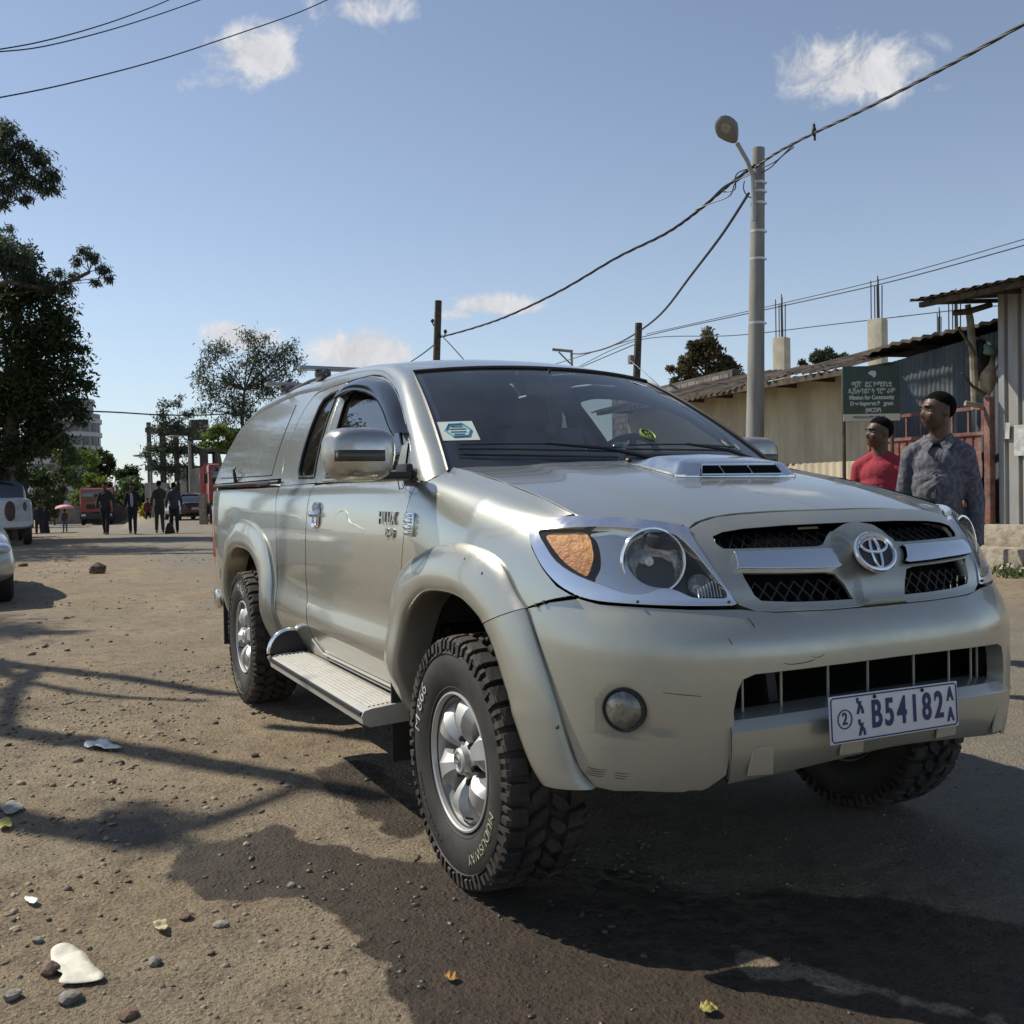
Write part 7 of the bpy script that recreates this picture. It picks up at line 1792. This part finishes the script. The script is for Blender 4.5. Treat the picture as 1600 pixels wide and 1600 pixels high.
v0=Vector((-2.50,-.86,.40)); v1=Vector((-2.03,-.86,1.52)); k_=4.3; dS=Vector((SUNV.x,SUNV.y,SUNV.z))/(-SUNV.z)
mb=MB(); mb.tube([v0-dS*k_-B0-Vector((0,0,.4)),v0-dS*k_-B0,(v0+v1)/2-dS*(k_+.1)-B0+Vector((.03,0,0)),v1-dS*k_-B0],[.06,.055,.05,.02],6); mb.build('limb',BARK,e)
rg=random.Random(9); C=[];RR=[];NN=[]
for (x,y,h,r,n) in ((-1.10,-1.66,6.4,.22,230),(-1.30,-1.72,6.4,.18,130),(-.92,-1.58,6.4,.14,80),(-4.9,-2.15,5,.22,120),(-4.2,-2.2,5,.25,130),(-3.6,-2.2,5,.2,90),(-5.5,-2.3,5,.3,150),(-3.2,-2.25,5.2,.18,60),(-2.7,-1.9,5.2,.15,40),(-6.8,-2.8,5.6,.6,260),(-2.2,-2.5,5.4,.3,120),(-8.5,-2.6,5.6,.75,1500),(-7.6,-2.15,5.6,.55,1100),(-6.95,-1.8,5.6,.32,450),(-9.3,-3.0,5.6,.7,900)):
    C.append(tuple(sh_(x,y,h)));RR.append((r,r,r));NN.append(n)
leaves('crown',C,RR,NN,.10,LE,e,B0,77,.3,.7,4,.4)

# more of the same trees further along the left verge (their shade falls across the street)
D_=7.0
cl2=[((x-.72*h,y-.62*h,h),r) for x,y,h,r in ((-20.5,-2.2,7,1.5),(-22,-.9,7.5,1.7),(-24,-2.2,6.5,1.6),(-23,.3,8,1.6),(-26,-.8,7,1.8),(-21.5,.8,8.2,1.2),(-28.5,-1.4,7,1.6),(-19.6,-3.4,6.5,1.4))]
tree('broadleaf_tree','leafy tree on the left verge just out of view that shades the far street',(-28.5,-8.0,0),[(-28.5,-8,-.1),(-28.2,-7.6,2.5),(-28,-6.8,5.0)],.3,cl2,16000,.17,LD,61,.5,.1,sub=9,spread=.34,br=.25)
# ================= VEHICLES IN THE BACKGROUND =================
def carloft(name,secs,m,parent,n=20,p=5.0,sharp=40):
    """secs: (x, halfwidth, zbottom, ztop, topwidth factor)"""
    V=[]
    for x,hw_,zb,zt,tf in secs:
        for j in range(n):
            a=2*PI*j/n+PI/n; c,s=math.cos(a),math.sin(a)
            yy=math.copysign(abs(c)**(2/p),c);zz=math.copysign(abs(s)**(2/p),s)
            z=(zb+zt)/2+(zt-zb)/2*zz; f=1+(tf-1)*max(0,(z-zb)/(zt-zb)*2-1) if zt>zb else 1
            V.append(Vector((x,hw_*yy*f,z)))
    m_=len(secs); Fc=[[i*n+j,i*n+(j+1)%n,(i+1)*n+(j+1)%n,(i+1)*n+j] for i in range(m_-1) for j in range(n)]+[list(range(n))[::-1],list(range((m_-1)*n,m_*n))]
    return mobj(name,V,Fc,m,parent,sharp=sharp)
def simple_wheel(parent,x,y,r=.32,w=.2):
    mb=MB(); sg=1 if y>0 else -1; mb.lathe([(r*.6,-w/2),(r*.9,-w/2),(r,-w/3),(r,w/3),(r*.9,w/2),(r*.6,w/2)],(x,y,r),(0,1,0),28); t=mb.build('wheel',RUBBER,parent)
    mb=MB(); mb.lathe([(r*.62,w/2),(r*.58,w/2-.02),(r*.30,w/2-.03),(.001,w/2-.01)],(x,y,r),(0,sg,0),24); mb.build('rim',mat('rim_grey',(.35,.35,.35),.4,.7),t)
CG=mat('car_window',(.02,.025,.03),.05,coat=1,spec=.8)
HL=mat('headlight_glass',(.42,.50,.58),.08,.3,coat=1)
def sedan(name,loc,rz,paint,label,cat='car',rear=False):
    e=empty(name,loc,rz,label,cat)
    carloft('body',[(-2.12,.66,.42,.80,.92),(-2.05,.78,.30,.92,.93),(-1.7,.84,.22,.98,.93),(-.9,.85,.20,.97,.93),(.6,.85,.20,.95,.92),(1.3,.84,.22,.90,.90),(1.8,.84,.24,.86,.88),(2.05,.80,.26,.78,.86),(2.20,.66,.30,.68,.85)],paint,e,28,4.2)
    carloft('cabin',[(-1.75,.60,.85,.93,.9),(-1.35,.70,.85,1.22,.82),(-.9,.72,.85,1.40,.80),(-.1,.73,.85,1.44,.80),(.45,.72,.85,1.36,.80),(1.15,.68,.85,.95,.85)],CG,e,24,4)
    carloft('roof',[(-1.15,.50,1.30,1.36,.9),(-.85,.575,1.36,1.43,.9),(-.1,.59,1.40,1.47,.9),(.35,.575,1.36,1.41,.9),(.55,.52,1.30,1.35,.9)],paint,e,20,3)
    for x in (-1.35,1.28):
        for y in (-.72,.72): simple_wheel(e,x,y)
    for s in (-1,1):
        mb=MB(); mb.ell((1.98,s*.60,.66),(.16,.20,.085),16,10,Matrix.Rotation(-s*.5,3,'Z')); mb.build('headlight',HL,e)
        mb=MB(); mb.box((-2.07,s*.58,.76),(.08,.30,.14),Matrix.Rotation(s*.25,3,'Z'),bev=.02); mb.build('tail_light',mat('tail_red_dull',(.22,.01,.01),.25,coat=1),e)
        mb=MB(); mb.ell((2.0,s*.55,.38),(.07,.07,.045),12,8); mb.build('fog_light',HL,e)
        
        if s<0: mb=MB(); mb.ell((.62,s*.86,.98),(.07,.08,.06),12,8); mb.build('door_mirror',paint,e)
    mb=MB(); mb.box((-2.14,0,.62),(.02,.50,.12)); mb.build('licence_plate',mat('plate_dull',(.45,.45,.44),.5),e,smooth=False)
    mb=MB(); mb.box((2.12,0,.52),(.06,.7,.10),bev=.02); mb.build('grille',BLACK,e)
    return e
SILV=mat('silver_car_paint',(.40,.42,.42),.28,.6,coat=.8,dust=(DUST,.2,4.0))
p=at(10,860,11.2)
sedan('parked_car',(p.x-2.20,p.y-.80,0),.03,SILV,'silver car whose rounded front corner just enters at the left edge')
p=gp(291,815); 
pb=at(291,800,52); sedan('parked_car',(pb.x-1.5,pb.y+.2,0),.10+PI*1.0,mat('black_car_paint',(.02,.021,.024),.2,coat=.8),'black saloon car parked nose away in front of the brown corrugated gates')
# white pickup at the far left
e=empty('parked_pickup',(0,0,0),0,'white pickup with a pasted portrait poster parked at the left edge','pickup truck')
WP=mat('white_pickup_paint',(.55,.57,.60),.3,coat=.7,dust=(DUST,.25,3.0)); q=at(49,832,26.5); e.location=(q.x-2.72,q.y-.90,0); e.rotation_euler=(0,0,PI+.03)
carloft('body',[(2.4,.80,.55,.85,1),(2.35,.86,.42,1.15,.97),(1.6,.88,.45,1.28,.97),(.2,.88,.42,1.28,.97),(-1.6,.88,.42,1.28,.97),(-2.6,.87,.45,1.28,.97),(-2.7,.84,.5,1.2,.97)],WP,e,28,8)
carloft('cabin',[(1.2,.76,1.2,1.32,.9),(.6,.78,1.2,1.74,.84),(-.3,.79,1.2,1.80,.84),(-1.2,.78,1.2,1.76,.84),(-1.5,.76,1.2,1.3,.9)],CG,e,24,5)
for x in (1.55,-1.75):
    for y in (-.76,.76): simple_wheel(e,x,y,.37,.22)
for s in(-1,1):
    mb=MB(); mb.ell((2.28,s*.66,.98),(.16,.20,.13),14,8); mb.build('headlight',HL,e)
    mb=MB(); mb.cyl((1.55,s*.885,.42),(1.55,s*.895,.42),.48,n=28); mb.build('wheel_arch',BLACKR,e)
mb=MB(); mb.box((2.42,0,.62),(.10,1.7,.22),bev=.04); mb.build('front_bumper',WP,e)
mb=MB(); mb.box((2.44,0,.86),(.03,1.0,.18),bev=.01); mb.build('grille',BLACK,e)
# portrait poster: dark oval head on pale paper
mb=MB(); mb.box((-2.722,-.62,.95),(.006,.36,.56)); pp=mb.build('pasted_poster',mat('poster_paper',(.42,.42,.42),.7,var=.15,vscale=6),e,smooth=False)
mb=MB(); mb.ell((-2.724,-.33,.93),(.006,.13,.27),20,10); mb.build('portrait_print',mat('portrait_dark',(.05,.025,.022),.6,col2=(.11,.05,.04),vscale=5),pp)
mb=MB(); mb.ell((-2.728,-.68,1.05),(.006,.05,.12),16,8); mb.build('portrait_print',mat('print_green',(.06,.09,.07),.6),pp)
# trucks
REDT=mat('truck_red',(.30,.035,.035),.4,coat=.4,dust=(DUST,.4,2.0))
def lorry(name,loc,rz,label,s=1.0,paint=REDT,tipper=True):
    e=empty(name,loc,rz,label,'truck'); e.scale=(s,s,s)
    mb=MB(); mb.box((0,0,1.95),(1.9,2.4,1.9),bev=.14); cabm=mb.build('cab',paint,e)
    mb=MB(); mb.box((.965,0,2.30),(.02,2.05,.80),bev=.008); mb.build('windscreen',CG,e)
    mb=MB(); mb.box((.97,0,1.48),(.04,1.5,.36),bev=.01); mb.build('grille',BLACK,e)
    mb=MB(); mb.box((1.02,0,.72),(.28,2.45,.50),bev=.05); mb.build('bumper',mat('truck_dark',(.03,.03,.035),.5),e)
    for y in (-.95,.95): 
        mb=MB(); mb.box((1.16,y,.80),(.03,.32,.18),bev=.01); mb.build('headlight',HL,e)
        mb=MB(); mb.box((.95,y*1.38,2.2),(.12,.18,.46),bev=.03); mb.tube([(.9,y*1.2,2.5),(.95,y*1.38,2.4)],.02,5); mb.build('side_mirror',BLACK,e)
        mb=MB(); mb.box((.2,y*1.266,2.30),(.8,.02,.62),bev=.005); mb.build('side_window',CG,e)
        for x in (.25,-3.4,-4.6):
            mb=MB(); mb.lathe([(.2,-.15),(.46,-.15),(.52,-.08),(.52,.08),(.46,.15),(.2,.15)],(x,y*1.06,.52),(0,1,0),24); w_=mb.build('wheel',RUBBER,e)
            mb=MB(); mb.lathe([(.30,.155),(.24,.12),(.10,.17),(.001,.17)],(x,y*1.06,.52),(0,1 if y>0 else -1,0),20); mb.build('rim',mat('rim_white',(.5,.5,.48),.5),w_)
    mb=MB(); mb.box((-2.2,0,.85),(6.2,.9,.28)); mb.build('chassis',mat('truck_dark',(.03,.03,.035),.5),e)
    if tipper:
        mb=MB(); mb.box((-3.2,0,2.05),(4.3,2.45,1.65),bev=.04); tb=mb.build('tipper_body',paint,e)
        for k in range(7):
            mb=MB(); mb.box((-1.3-k*.62,0,2.05),(.10,2.60,1.66)); mb.build('body_rib',paint,tb)
        mb=MB(); mb.box((-1.02,0,2.35),(.06,2.6,1.3)); mb.build('headboard',paint,tb)
    return e
q=at(152,813,92); lorry('dump_truck',(q.x,q.y,-1.18),-.10,'red tipper truck facing the camera far down the street',1.15)
q=at(346,806,44); lorry('dump_truck',(q.x-1.2,q.y+.75,0),-.12,'red truck partly hidden behind the silver truck canopy',.92)
q=at(8,815,36); e=lorry('dump_truck',(q.x-2.0,q.y-.75,0),-.05,'dark blue truck with red cab edge behind the white pickup',1.05,mat('truck_navy',(.012,.020,.030),.3,coat=.6),True)
mb=MB(); mb.box((.88,1.235,2.0),(.16,.03,1.7),bev=.01); mb.build('red_corner_trim',REDT,e)
# ================= PEOPLE =================
def remesh(mb,name,vox,m,parent,smooth_it=3,loc=None):
    me=bpy.data.meshes.new('tmp'); me.from_pydata(mb.v,[],mb.f); me.update()
    bm=bmesh.new(); bm.from_mesh(me); bmesh.ops.recalc_face_normals(bm,faces=bm.faces[:]); bm.to_mesh(me); bm.free()
    o=bpy.data.objects.new('tmp',me); COL.objects.link(o)
    r=o.modifiers.new('r','REMESH'); r.mode='VOXEL'; r.voxel_size=vox; r.use_smooth_shade=True
    s=o.modifiers.new('s','SMOOTH'); s.factor=.5; s.iterations=smooth_it
    bpy.context.view_layer.update(); dg=bpy.context.evaluated_depsgraph_get(); m2=bpy.data.meshes.new_from_object(o.evaluated_get(dg)); bpy.data.objects.remove(o); bpy.data.meshes.remove(me)
    m2.name=name; m2.materials.clear(); m2.materials.append(m); m2.polygons.foreach_set('use_smooth',[True]*len(m2.polygons))
    q=bpy.data.objects.new(name,m2); COL.objects.link(q); q.parent=parent
    return q
def cap(mb,a,b,r0,r1,n=12):
    a=Vector(a);b=Vector(b); d=(b-a); L_=d.length; d=d/L_
    rows=[];k=4
    pts=[];rs=[]
    for i in range(k+1):
        t=PI/2*(1-i/k); pts.append(a-d*r0*math.sin(t)); rs.append(max(.001,r0*math.cos(t)))
    for i in range(k+1):
        t=PI/2*i/k; pts.append(b+d*r1*math.sin(t)); rs.append(max(.001,r1*math.cos(t)))
    mb.tube(pts,rs,n)
SKIN=mat('skin_dark',(.095,.047,.029),.48,spec=.45,var=.18,vscale=22,bump=.35,bscale=110,bdist=.002)
HAIR=mat('hair_black',(.005,.004,.004),.95,spec=.1,bump=.9,bscale=220,bdist=.006)
SHOE=mat('shoe_dark',(.02,.018,.016),.6)
def human(name,label,loc,rz,H,top,bot,head_yaw=0,near=False,arms=None,legs=None,seated=False,skirt=False,group=None,lean=0,slim=1.0,vox=None,extra=None,hairm=HAIR,short=False):
    e=empty(name,loc,rz,label,'person',group); S=H/1.75; sl=slim
    J=dict(hipL=(0,.09,.92),hipR=(0,-.09,.92),kneeL=(.02,.10,.50),kneeR=(.02,-.10,.50),ankL=(0,.11,.08),ankR=(0,-.11,.08),
        shL=(0,.165*sl,1.385),shR=(0,-.165*sl,1.385),elL=(-.03,.215*sl,1.11),elR=(-.03,-.215*sl,1.11),wrL=(.06,.22*sl,.87),wrR=(.06,-.22*sl,.87))
    for d in (arms,legs):
        if d: J.update(d)
    J={k:Vector(v)*S for k,v in J.items()}
    v=vox or (.009 if near else .022)
    # body: one continuous skin mesh (head, neck, torso, arms, hands, legs)
    mb=MB(); hz_=1.635*S; Rz=Matrix.Rotation(head_yaw,3,'Z'); hc=Vector((.015,0,hz_+.005*S))
    def hp(x,y,z): return hc+Rz@(Vector((x,y,z))*S)
    def he(x,y,z,rx,ry,rz_): mb.ell(hp(x,y,z),(rx*S*1.03,ry*S*1.07,rz_*S*1.02),16,12,Rz)
    he(-.012,0,.026,.091,.070,.083); he(.018,0,-.032,.074,.062,.074); he(.038,0,-.080,.042,.038,.026); he(.0,0,-.055,.055,.056,.045); he(.075,0,.028,.016,.048,.016)   # skull, face, chin, brow
    he(.092,0,-.020,.016,.013,.022); he(.082,0,.002,.012,.009,.022); he(.086,0,-.030,.013,.020,.009); he(.078,0,-.053,.013,.024,.008); he(.076,0,-.065,.012,.020,.008)
    for s in (-1,1): he(-.010,s*.077,-.008,.018,.008,.030); he(.058,s*.040,-.022,.022,.018,.018)
    cap(mb,(0,0,1.42*S),hp(-.015,0,-.06),.054*S,.052*S)
    mb.ell((0,0,1.33*S),(.10*S,.165*S*sl,.14*S)); mb.ell((0,0,1.12*S),(.09*S,.135*S*sl,.18*S)); mb.ell((0,0,.95*S),(.10*S,.15*S*sl,.12*S))
    for s in 'LR':
        cap(mb,J['sh'+s],J['el'+s],.044*S,.036*S); cap(mb,J['el'+s],J['wr'+s],.036*S,.024*S)
        cap(mb,J['hip'+s],J['knee'+s],.078*S,.052*S); cap(mb,J['knee'+s],J['ank'+s],.050*S,.034*S)
        d=(J['wr'+s]-J['el'+s]).normalized(); sd=1 if s=='L' else -1; side_=Vector((0,1,0)).cross(d); side_=side_.normalized() if side_.length>.1 else Vector((1,0,0))
        pc_=J['wr'+s]+d*.045*S; w_=d.cross(side_).normalized()
        mb.ell(pc_,(.014*S,.030*S,.045*S),10,8,Matrix((w_,side_,d)).transposed())
        for k in range(4):
            b0=pc_+d*.040*S+side_*(-.022+.0148*k)*S; L_=(.062,.074,.070,.055)[k]*S; cap(mb,b0,b0+d*L_*.55-w_*.004*sd,.0078*S,.0072*S,6); cap(mb,b0+d*L_*.55,b0+d*L_-w_*sd*-.012*S,.0072*S,.006*S,6)
        cap(mb,pc_+side_*.024*S,pc_+side_*.050*S+d*.035*S,.010*S,.008*S,6)
    body=remesh(mb,'body',v,SKIN,e,2)
    # eyes
    if near:
        for s in (-1,1):
            m1=MB(); m1.ell(hp(.0665,s*.032,.003),(.0125*S,.014*S,.0075*S),12,8,Rz); ey=m1.build('eye',mat('eye_white',(.22,.19,.16),.5),body)
            m1=MB(); m1.ell(hp(.0755,s*.032,.003),(.0055*S,.0070*S,.0065*S),10,6,Rz); m1.build('iris',mat('iris_dark',(.01,.006,.004),.1),ey)
            m1=MB(); m1.tube([hp(.088,s*.014,.024),hp(.088,s*.032,.029),hp(.074,s*.052,.024)],[.003,.004,.0025],5); m1.build('eyebrow',HAIR,body)
    # hair
    mb=MB(); mb.ell(hp(-.020,0,.054),(.0955*S,.0808*S,.074*S),18,12,Rz); mb.ell(hp(-.056,0,.016),(.055*S,.0745*S,.060*S),14,10,Rz); mb.ell(hp(.028,0,.082),(.045*S,.062*S,.034*S),12,8,Rz)
    if near:
        tab=[(-.13,-.050),(-.05,-.040),(-.03,.000),(-.005,.030),(.022,.044),(.045,.060),(.11,.078)]
        me0=body.data; Ri=Rz.inverted(); hv={}; V=[]
        for v_ in me0.vertices:
            q=(Ri@(v_.co-hc))/S
            if q.z<-.07 or q.z>.2 or abs(q.y)>.12: continue
            h=interp(tab,max(-.12,min(.10,q.x)))+.004*mnoise.noise(v_.co*90)
            if abs(q.y)>.068 and q.z<.02 and q.x>-.03: continue
            if q.z>h: hv[v_.index]=len(V); V.append(v_.co+v_.normal*S*(.0006+.0070*min(1,(q.z-h)/.045)+.0012*mnoise.noise(v_.co*260)))
        Fh=[[hv[i] for i in p_.vertices] for p_ in me0.polygons if all(i in hv for i in p_.vertices)]
        mobj('hair',V,Fh,hairm,e)
    else: mb.build('hair',hairm,e)
    # shirt / jacket
    mb=MB(); mb.ell((0,0,1.33*S),(.118*S,.172*S*sl,.125*S)); mb.ell((.012,0,1.20*S),(.122*S,.168*S*sl,.20*S)); mb.ell((0.0,0,1.05*S),(.118*S,.160*S*sl,.17*S)); mb.ell((0,0,.93*S),(.125*S,.175*S*sl,.11*S))
    for s in (-1,1): cap(mb,(-.012*S,s*.03*S,1.462*S),(0,s*.165*S*sl,1.392*S),.056*S,.060*S)
    cap(mb,(-.01*S,0,1.43*S),(-.012*S,0,1.475*S),.078*S,.063*S)
    for s in 'LR':
        cap(mb,J['sh'+s],J['el'+s],.062*S,.054*S)
        if not short: cap(mb,J['el'+s],J['el'+s].lerp(J['wr'+s],.93),.053*S,.040*S)
    sh_o=remesh(mb,'shirt',v,top,e,4 if near else 2)
    # trousers / skirt
    mb=MB(); mb.ell((0,0,.92*S),(.115*S,.165*S,.10*S))
    if skirt: mb.lathe([(.13*S,.95*S),(.17*S,.75*S),(.22*S,.40*S),(.25*S,.10*S),(.01,.10*S)],(0,0,0),(0,0,1),20); mb.ell((0,0,.93*S),(.14*S,.16*S,.06*S))
    else:
        for s in 'LR': cap(mb,J['hip'+s],J['knee'+s],.095*S,.070*S); cap(mb,J['knee'+s],J['knee'+s].lerp(J['ank'+s],.93),.068*S,.056*S)
    remesh(mb,'trousers' if not skirt else 'skirt',v,bot,e,2)
    for s in 'LR':
        a=J['ank'+s]; mb=MB(); cap(mb,a+Vector((-.05,0,-.04))*S,a+Vector((.13,0,-.045))*S,.042*S,.034*S); mb.build('shoe',SHOE,e)
    return e,J,S,body,sh_o,hp
def ng(x,y): return gzv(x,y)
# the man in the patterned shirt
PSH=bpy.data.materials.new('patterned_shirt'); PSH.use_nodes=True; n_=PSH.node_tree.nodes; l_=PSH.node_tree.links
tcx=n_.new('ShaderNodeTexCoord'); wv=n_.new('ShaderNodeTexWave'); wv.inputs['Scale'].default_value=9; wv.inputs['Distortion'].default_value=12; wv.inputs['Detail'].default_value=3; wv.inputs['Detail Scale'].default_value=1.6; l_.new(tcx.outputs['Object'],wv.inputs[0])
rp=n_.new('ShaderNodeValToRGB'); l_.new(wv.outputs[0],rp.inputs[0]); rp.color_ramp.elements[0].color=(.075,.075,.092,1); rp.color_ramp.elements[1].color=(.125,.122,.145,1); rp.color_ramp.elements[0].position=.2; rp.color_ramp.elements[1].position=.8
l_.new(rp.outputs[0],n_['Principled BSDF'].inputs['Base Color']); n_['Principled BSDF'].inputs['Roughness'].default_value=.8
bpn=n_.new('ShaderNodeBump'); nzn=n_.new('ShaderNodeTexNoise'); nzn.inputs['Scale'].default_value=6; nzn.inputs['Detail'].default_value=2; nzn.inputs['Distortion'].default_value=1.6; l_.new(tcx.outputs['Object'],nzn.inputs[0]); l_.new(nzn.outputs[0],bpn.inputs['Height']); bpn.inputs['Distance'].default_value=.03; bpn.inputs['Strength'].default_value=.9; l_.new(bpn.outputs[0],n_['Principled BSDF'].inputs['Normal'])
DTR=mat('dark_trousers',(.018,.019,.024),.85,bump=.4,bscale=10,bdist=.02)
mp_=at(1466,760,5.75); e,J,S,body,shirt,hp=human('person','man in a dark grey patterned long-sleeved shirt looking left behind the bonnet',(mp_.x,mp_.y,0),math.radians(-55),1.735,PSH,DTR,math.radians(-52),near=True,arms=dict(elL=(-.04,.195,1.12),wrL=(.02,.20,.87),elR=(-.04,-.195,1.12),wrR=(.02,-.20,.87)),slim=.86)
BTN=mat('button_dark',(.01,.01,.01),.3)
def surfx(o,y,z,x0=.4):
    # first hit on the garment from the front
    dg=bpy.context.evaluated_depsgraph_get(); r=o.ray_cast(Vector((x0,y,z)),Vector((-1,0,0))); return r[1] if r[0] else Vector((.12,y,z))
for z in (1.36,1.27,1.18,1.09,1.0):
    p=surfx(shirt,.0,z*S); mb=MB(); mb.ell(p+Vector((.001,0,0)),(.003,.006,.006),10,6); mb.build('button',BTN,shirt)
mb=MB()
for s in (-1,1):
    V=[];P1=[(-.075,s*.05,1.515),(-.02,s*.074,1.512),(.04,s*.062,1.492),(.082,s*.018,1.452)]; P2=[(-.090,s*.065,1.475),(-.02,s*.100,1.470),(.065,s*.090,1.452),(.125,s*.050,1.395)]
    for a,b in zip(P1,P2): V+=[Vector(a)*S,Vector(b)*S]
    mb.add(V,[[2*i,2*i+1,2*i+3,2*i+2] for i in range(3)])
mb.build('collar',PSH,shirt)
mb=MB(); mb.ell(Vector((.058,0,1.455))*S,(.022*S,.045*S,.026*S),12,8); mb.build('undershirt',mat('undershirt_black',(.01,.01,.012),.9),e)
# the boy in red
RSW=mat('red_sweatshirt',(.30,.028,.045),.9,bump=.6,bscale=8,bdist=.03,var=.06,vscale=50)
mp2=at(1375,760,7.0); e,J,S,body,shirt,hp=human('person','boy in a red sweatshirt standing under the signboard behind the bonnet',(mp2.x,mp2.y,0),math.radians(-60),1.68,RSW,DTR,math.radians(-45),near=True,slim=.86)
p=surfx(shirt,0,1.27*S); mb=MB(); mb.tube([surfx(shirt,y,1.265*S)+Vector((.001,0,0)) for y in (-.12,-.06,0,.06,.12)],.0025,5); mb.build('chest_seam',mat('seam_red',(.16,.015,.025),.9),shirt)
# walkers
DK=[mat('cloth_%d'%i,c,.9) for i,c in enumerate([(.020,.030,.034),(.012,.012,.016),(.040,.038,.034),(.035,.040,.052),(.014,.016,.026),(.045,.042,.038),(.012,.012,.016)])]
WGp='people walking on the far street'
def walk(px,py,D,rz,H,label,top,bot,st=.16,**k):
    p=at(px,py,D); z=ng(p.x,p.y)
    return human('person',label,(p.x,p.y,z),rz,H,top,bot,0,legs=dict(kneeL=(st*.7,.09,.50),kneeR=(-st*.3,-.09,.50),ankL=(st*1.3,.10,.09),ankR=(-st*1.5,-.10,.10)),arms=dict(elL=(-.10,.24,1.14),elR=(.06,-.24,1.14),wrL=(-.04,.25,.90),wrR=(.20,-.24,.93)),group=WGp,vox=.020,**k)
walk(166,840,34,-.35,1.76,'walker in a dark green jacket at the left of the four, coming towards the camera',DK[0],DK[4])
w2=walk(208,841,34,-.25,1.72,'walker in an open black jacket over a pale blue shirt, second from the left',DK[1],DK[4],.10)
mb=MB(); mb.ell((.115,0,1.15),(.03,.055,.24),12,10); mb.build('shirt_front',mat('pale_blue_shirt',(.28,.34,.40),.8),w2[0])
walk(250,836,34.5,PI-.1,1.80,'walker in a dark grey jacket seen from behind, second from the right',DK[2],DK[5],.08)
w4=walk(273,838,34,PI-.2,1.72,'walker in a blue-grey jacket with a black bag, rightmost of the four',DK[3],DK[6],.05)
p=w4[0].location; q=at(264,826,33.8); mb=MB(); 
mb.prism([(-.16,0),(.14,0),(.17,.10),(.10,.34),(.02,.42),(-.05,.40),(-.12,.22)],(q.x,q.y,q.z-.22),tuple(_r),(0,0,1),tuple(_w*.12)); mb.tube([q+Vector((0,0,.16)),q+Vector((.0,.05,.34))],.012,5); tag(mb.build('handbag',mat('bag_black',(.01,.01,.011),.6),None),'black carrier bag held by the rightmost walker','bag')
human('person','woman in a long dark dress standing beside the white pickup',(at(70,800,50).x,at(70,800,50).y,ng(at(70,800,50).x,at(70,800,50).y)-.1),-.3,1.68,DK[1],DK[6],skirt=True,vox=.03)
human('person','person in dark clothes and white shoes nearest the white pickup',(at(60,800,48).x,at(60,800,48).y,ng(at(60,800,48).x,at(60,800,48).y)-.1),-.3,1.7,DK[4],DK[4],vox=.03)
p=at(101,800,70); z=ng(p.x,p.y); human('person','pedestrian in jeans under a pink-red umbrella far down the street',(p.x,p.y,z),PI,1.66,mat('cloth_brown',(.06,.03,.025),.9),mat('jeans_blue',(.04,.09,.13),.9),vox=.035,arms=dict(elR=(.10,-.20,1.12),wrR=(.22,-.10,1.30)))
mb=MB(); V=[];c=Vector((p.x,p.y,z+2.0)); n8=16
for i in range(6):
    t=i/5
    for j in range(n8): a=2*PI*j/n8; r=.62*math.sin(t*PI/2); V.append(c+Vector((r*math.cos(a),r*math.sin(a),-.26*(1-math.cos(t*PI/2))-(.03 if (i==5 and j%2) else 0))))
mb.add(V,[[i*n8+j,i*n8+(j+1)%n8,(i+1)*n8+(j+1)%n8,(i+1)*n8+j] for i in range(5) for j in range(n8)])
um=empty('umbrella',(0,0,0),0,'pink-red umbrella held up by the distant pedestrian','umbrella'); mb.build('umbrella_canopy',mat('umbrella_red',(.55,.16,.14),.7,col2=(.70,.40,.36),vscale=1.5),um); mb=MB(); mb.cyl(c-Vector((0,0,.85)),c+Vector((0,0,.05)),.012,n=6); mb.build('umbrella_pole',BLACK,um)
p=at(231,806,60); human('person','person in a maroon top crouching by the yellow bush',(p.x,p.y,.0-.42),0,1.62,mat('cloth_maroon',(.10,.02,.02),.9),DK[1],vox=.035,legs=dict(hipL=(-.1,.09,.66),hipR=(-.1,-.09,.66),kneeL=(.25,.12,.80),kneeR=(.25,-.12,.80),ankL=(.15,.12,.38),ankR=(.15,-.12,.38)))
# rocks and weeds beside the step on the right
for i,(px,py,w,h,m,l) in enumerate([(1590,880,44,16,ST3,'large pale rock on the rubble heap at the right edge'),(1562,872,22,14,ST3,'pale rock at the left end of the rubble heap by the step'),(1575,893,34,18,ST3,'flat cream rock in the middle of the rubble heap'),(1598,866,26,10,mat('stone_white',(.6,.6,.58),.8),'white stone on top of the rubble heap'),(1560,888,16,9,ST3,'small cream stone low on the rubble heap'),(1602,897,22,14,ST3,'cream stone at the bottom right of the rubble heap')]):
    p=gp(px,py+h*.5); D_=(p-CAM).dot(_w); o=stone(px,py+h*.4,w,h,m,l,'rock',60+i,'rock'); o['group']='rubble heap beside the concrete step'
leaves_p=[gp(1563,905),gp(1575,915),gp(1590,912)]
e=empty('weed',tuple(leaves_p[0]),0,'green weeds growing below the rubble at the right edge','weeds')
leaves('foliage',[tuple(p+Vector((0,0,.08))) for p in leaves_p],[(.25,.2,.10)]*3,[160,220,200],.06,LM,e,leaves_p[0],99,.3,-.8,5,.5)
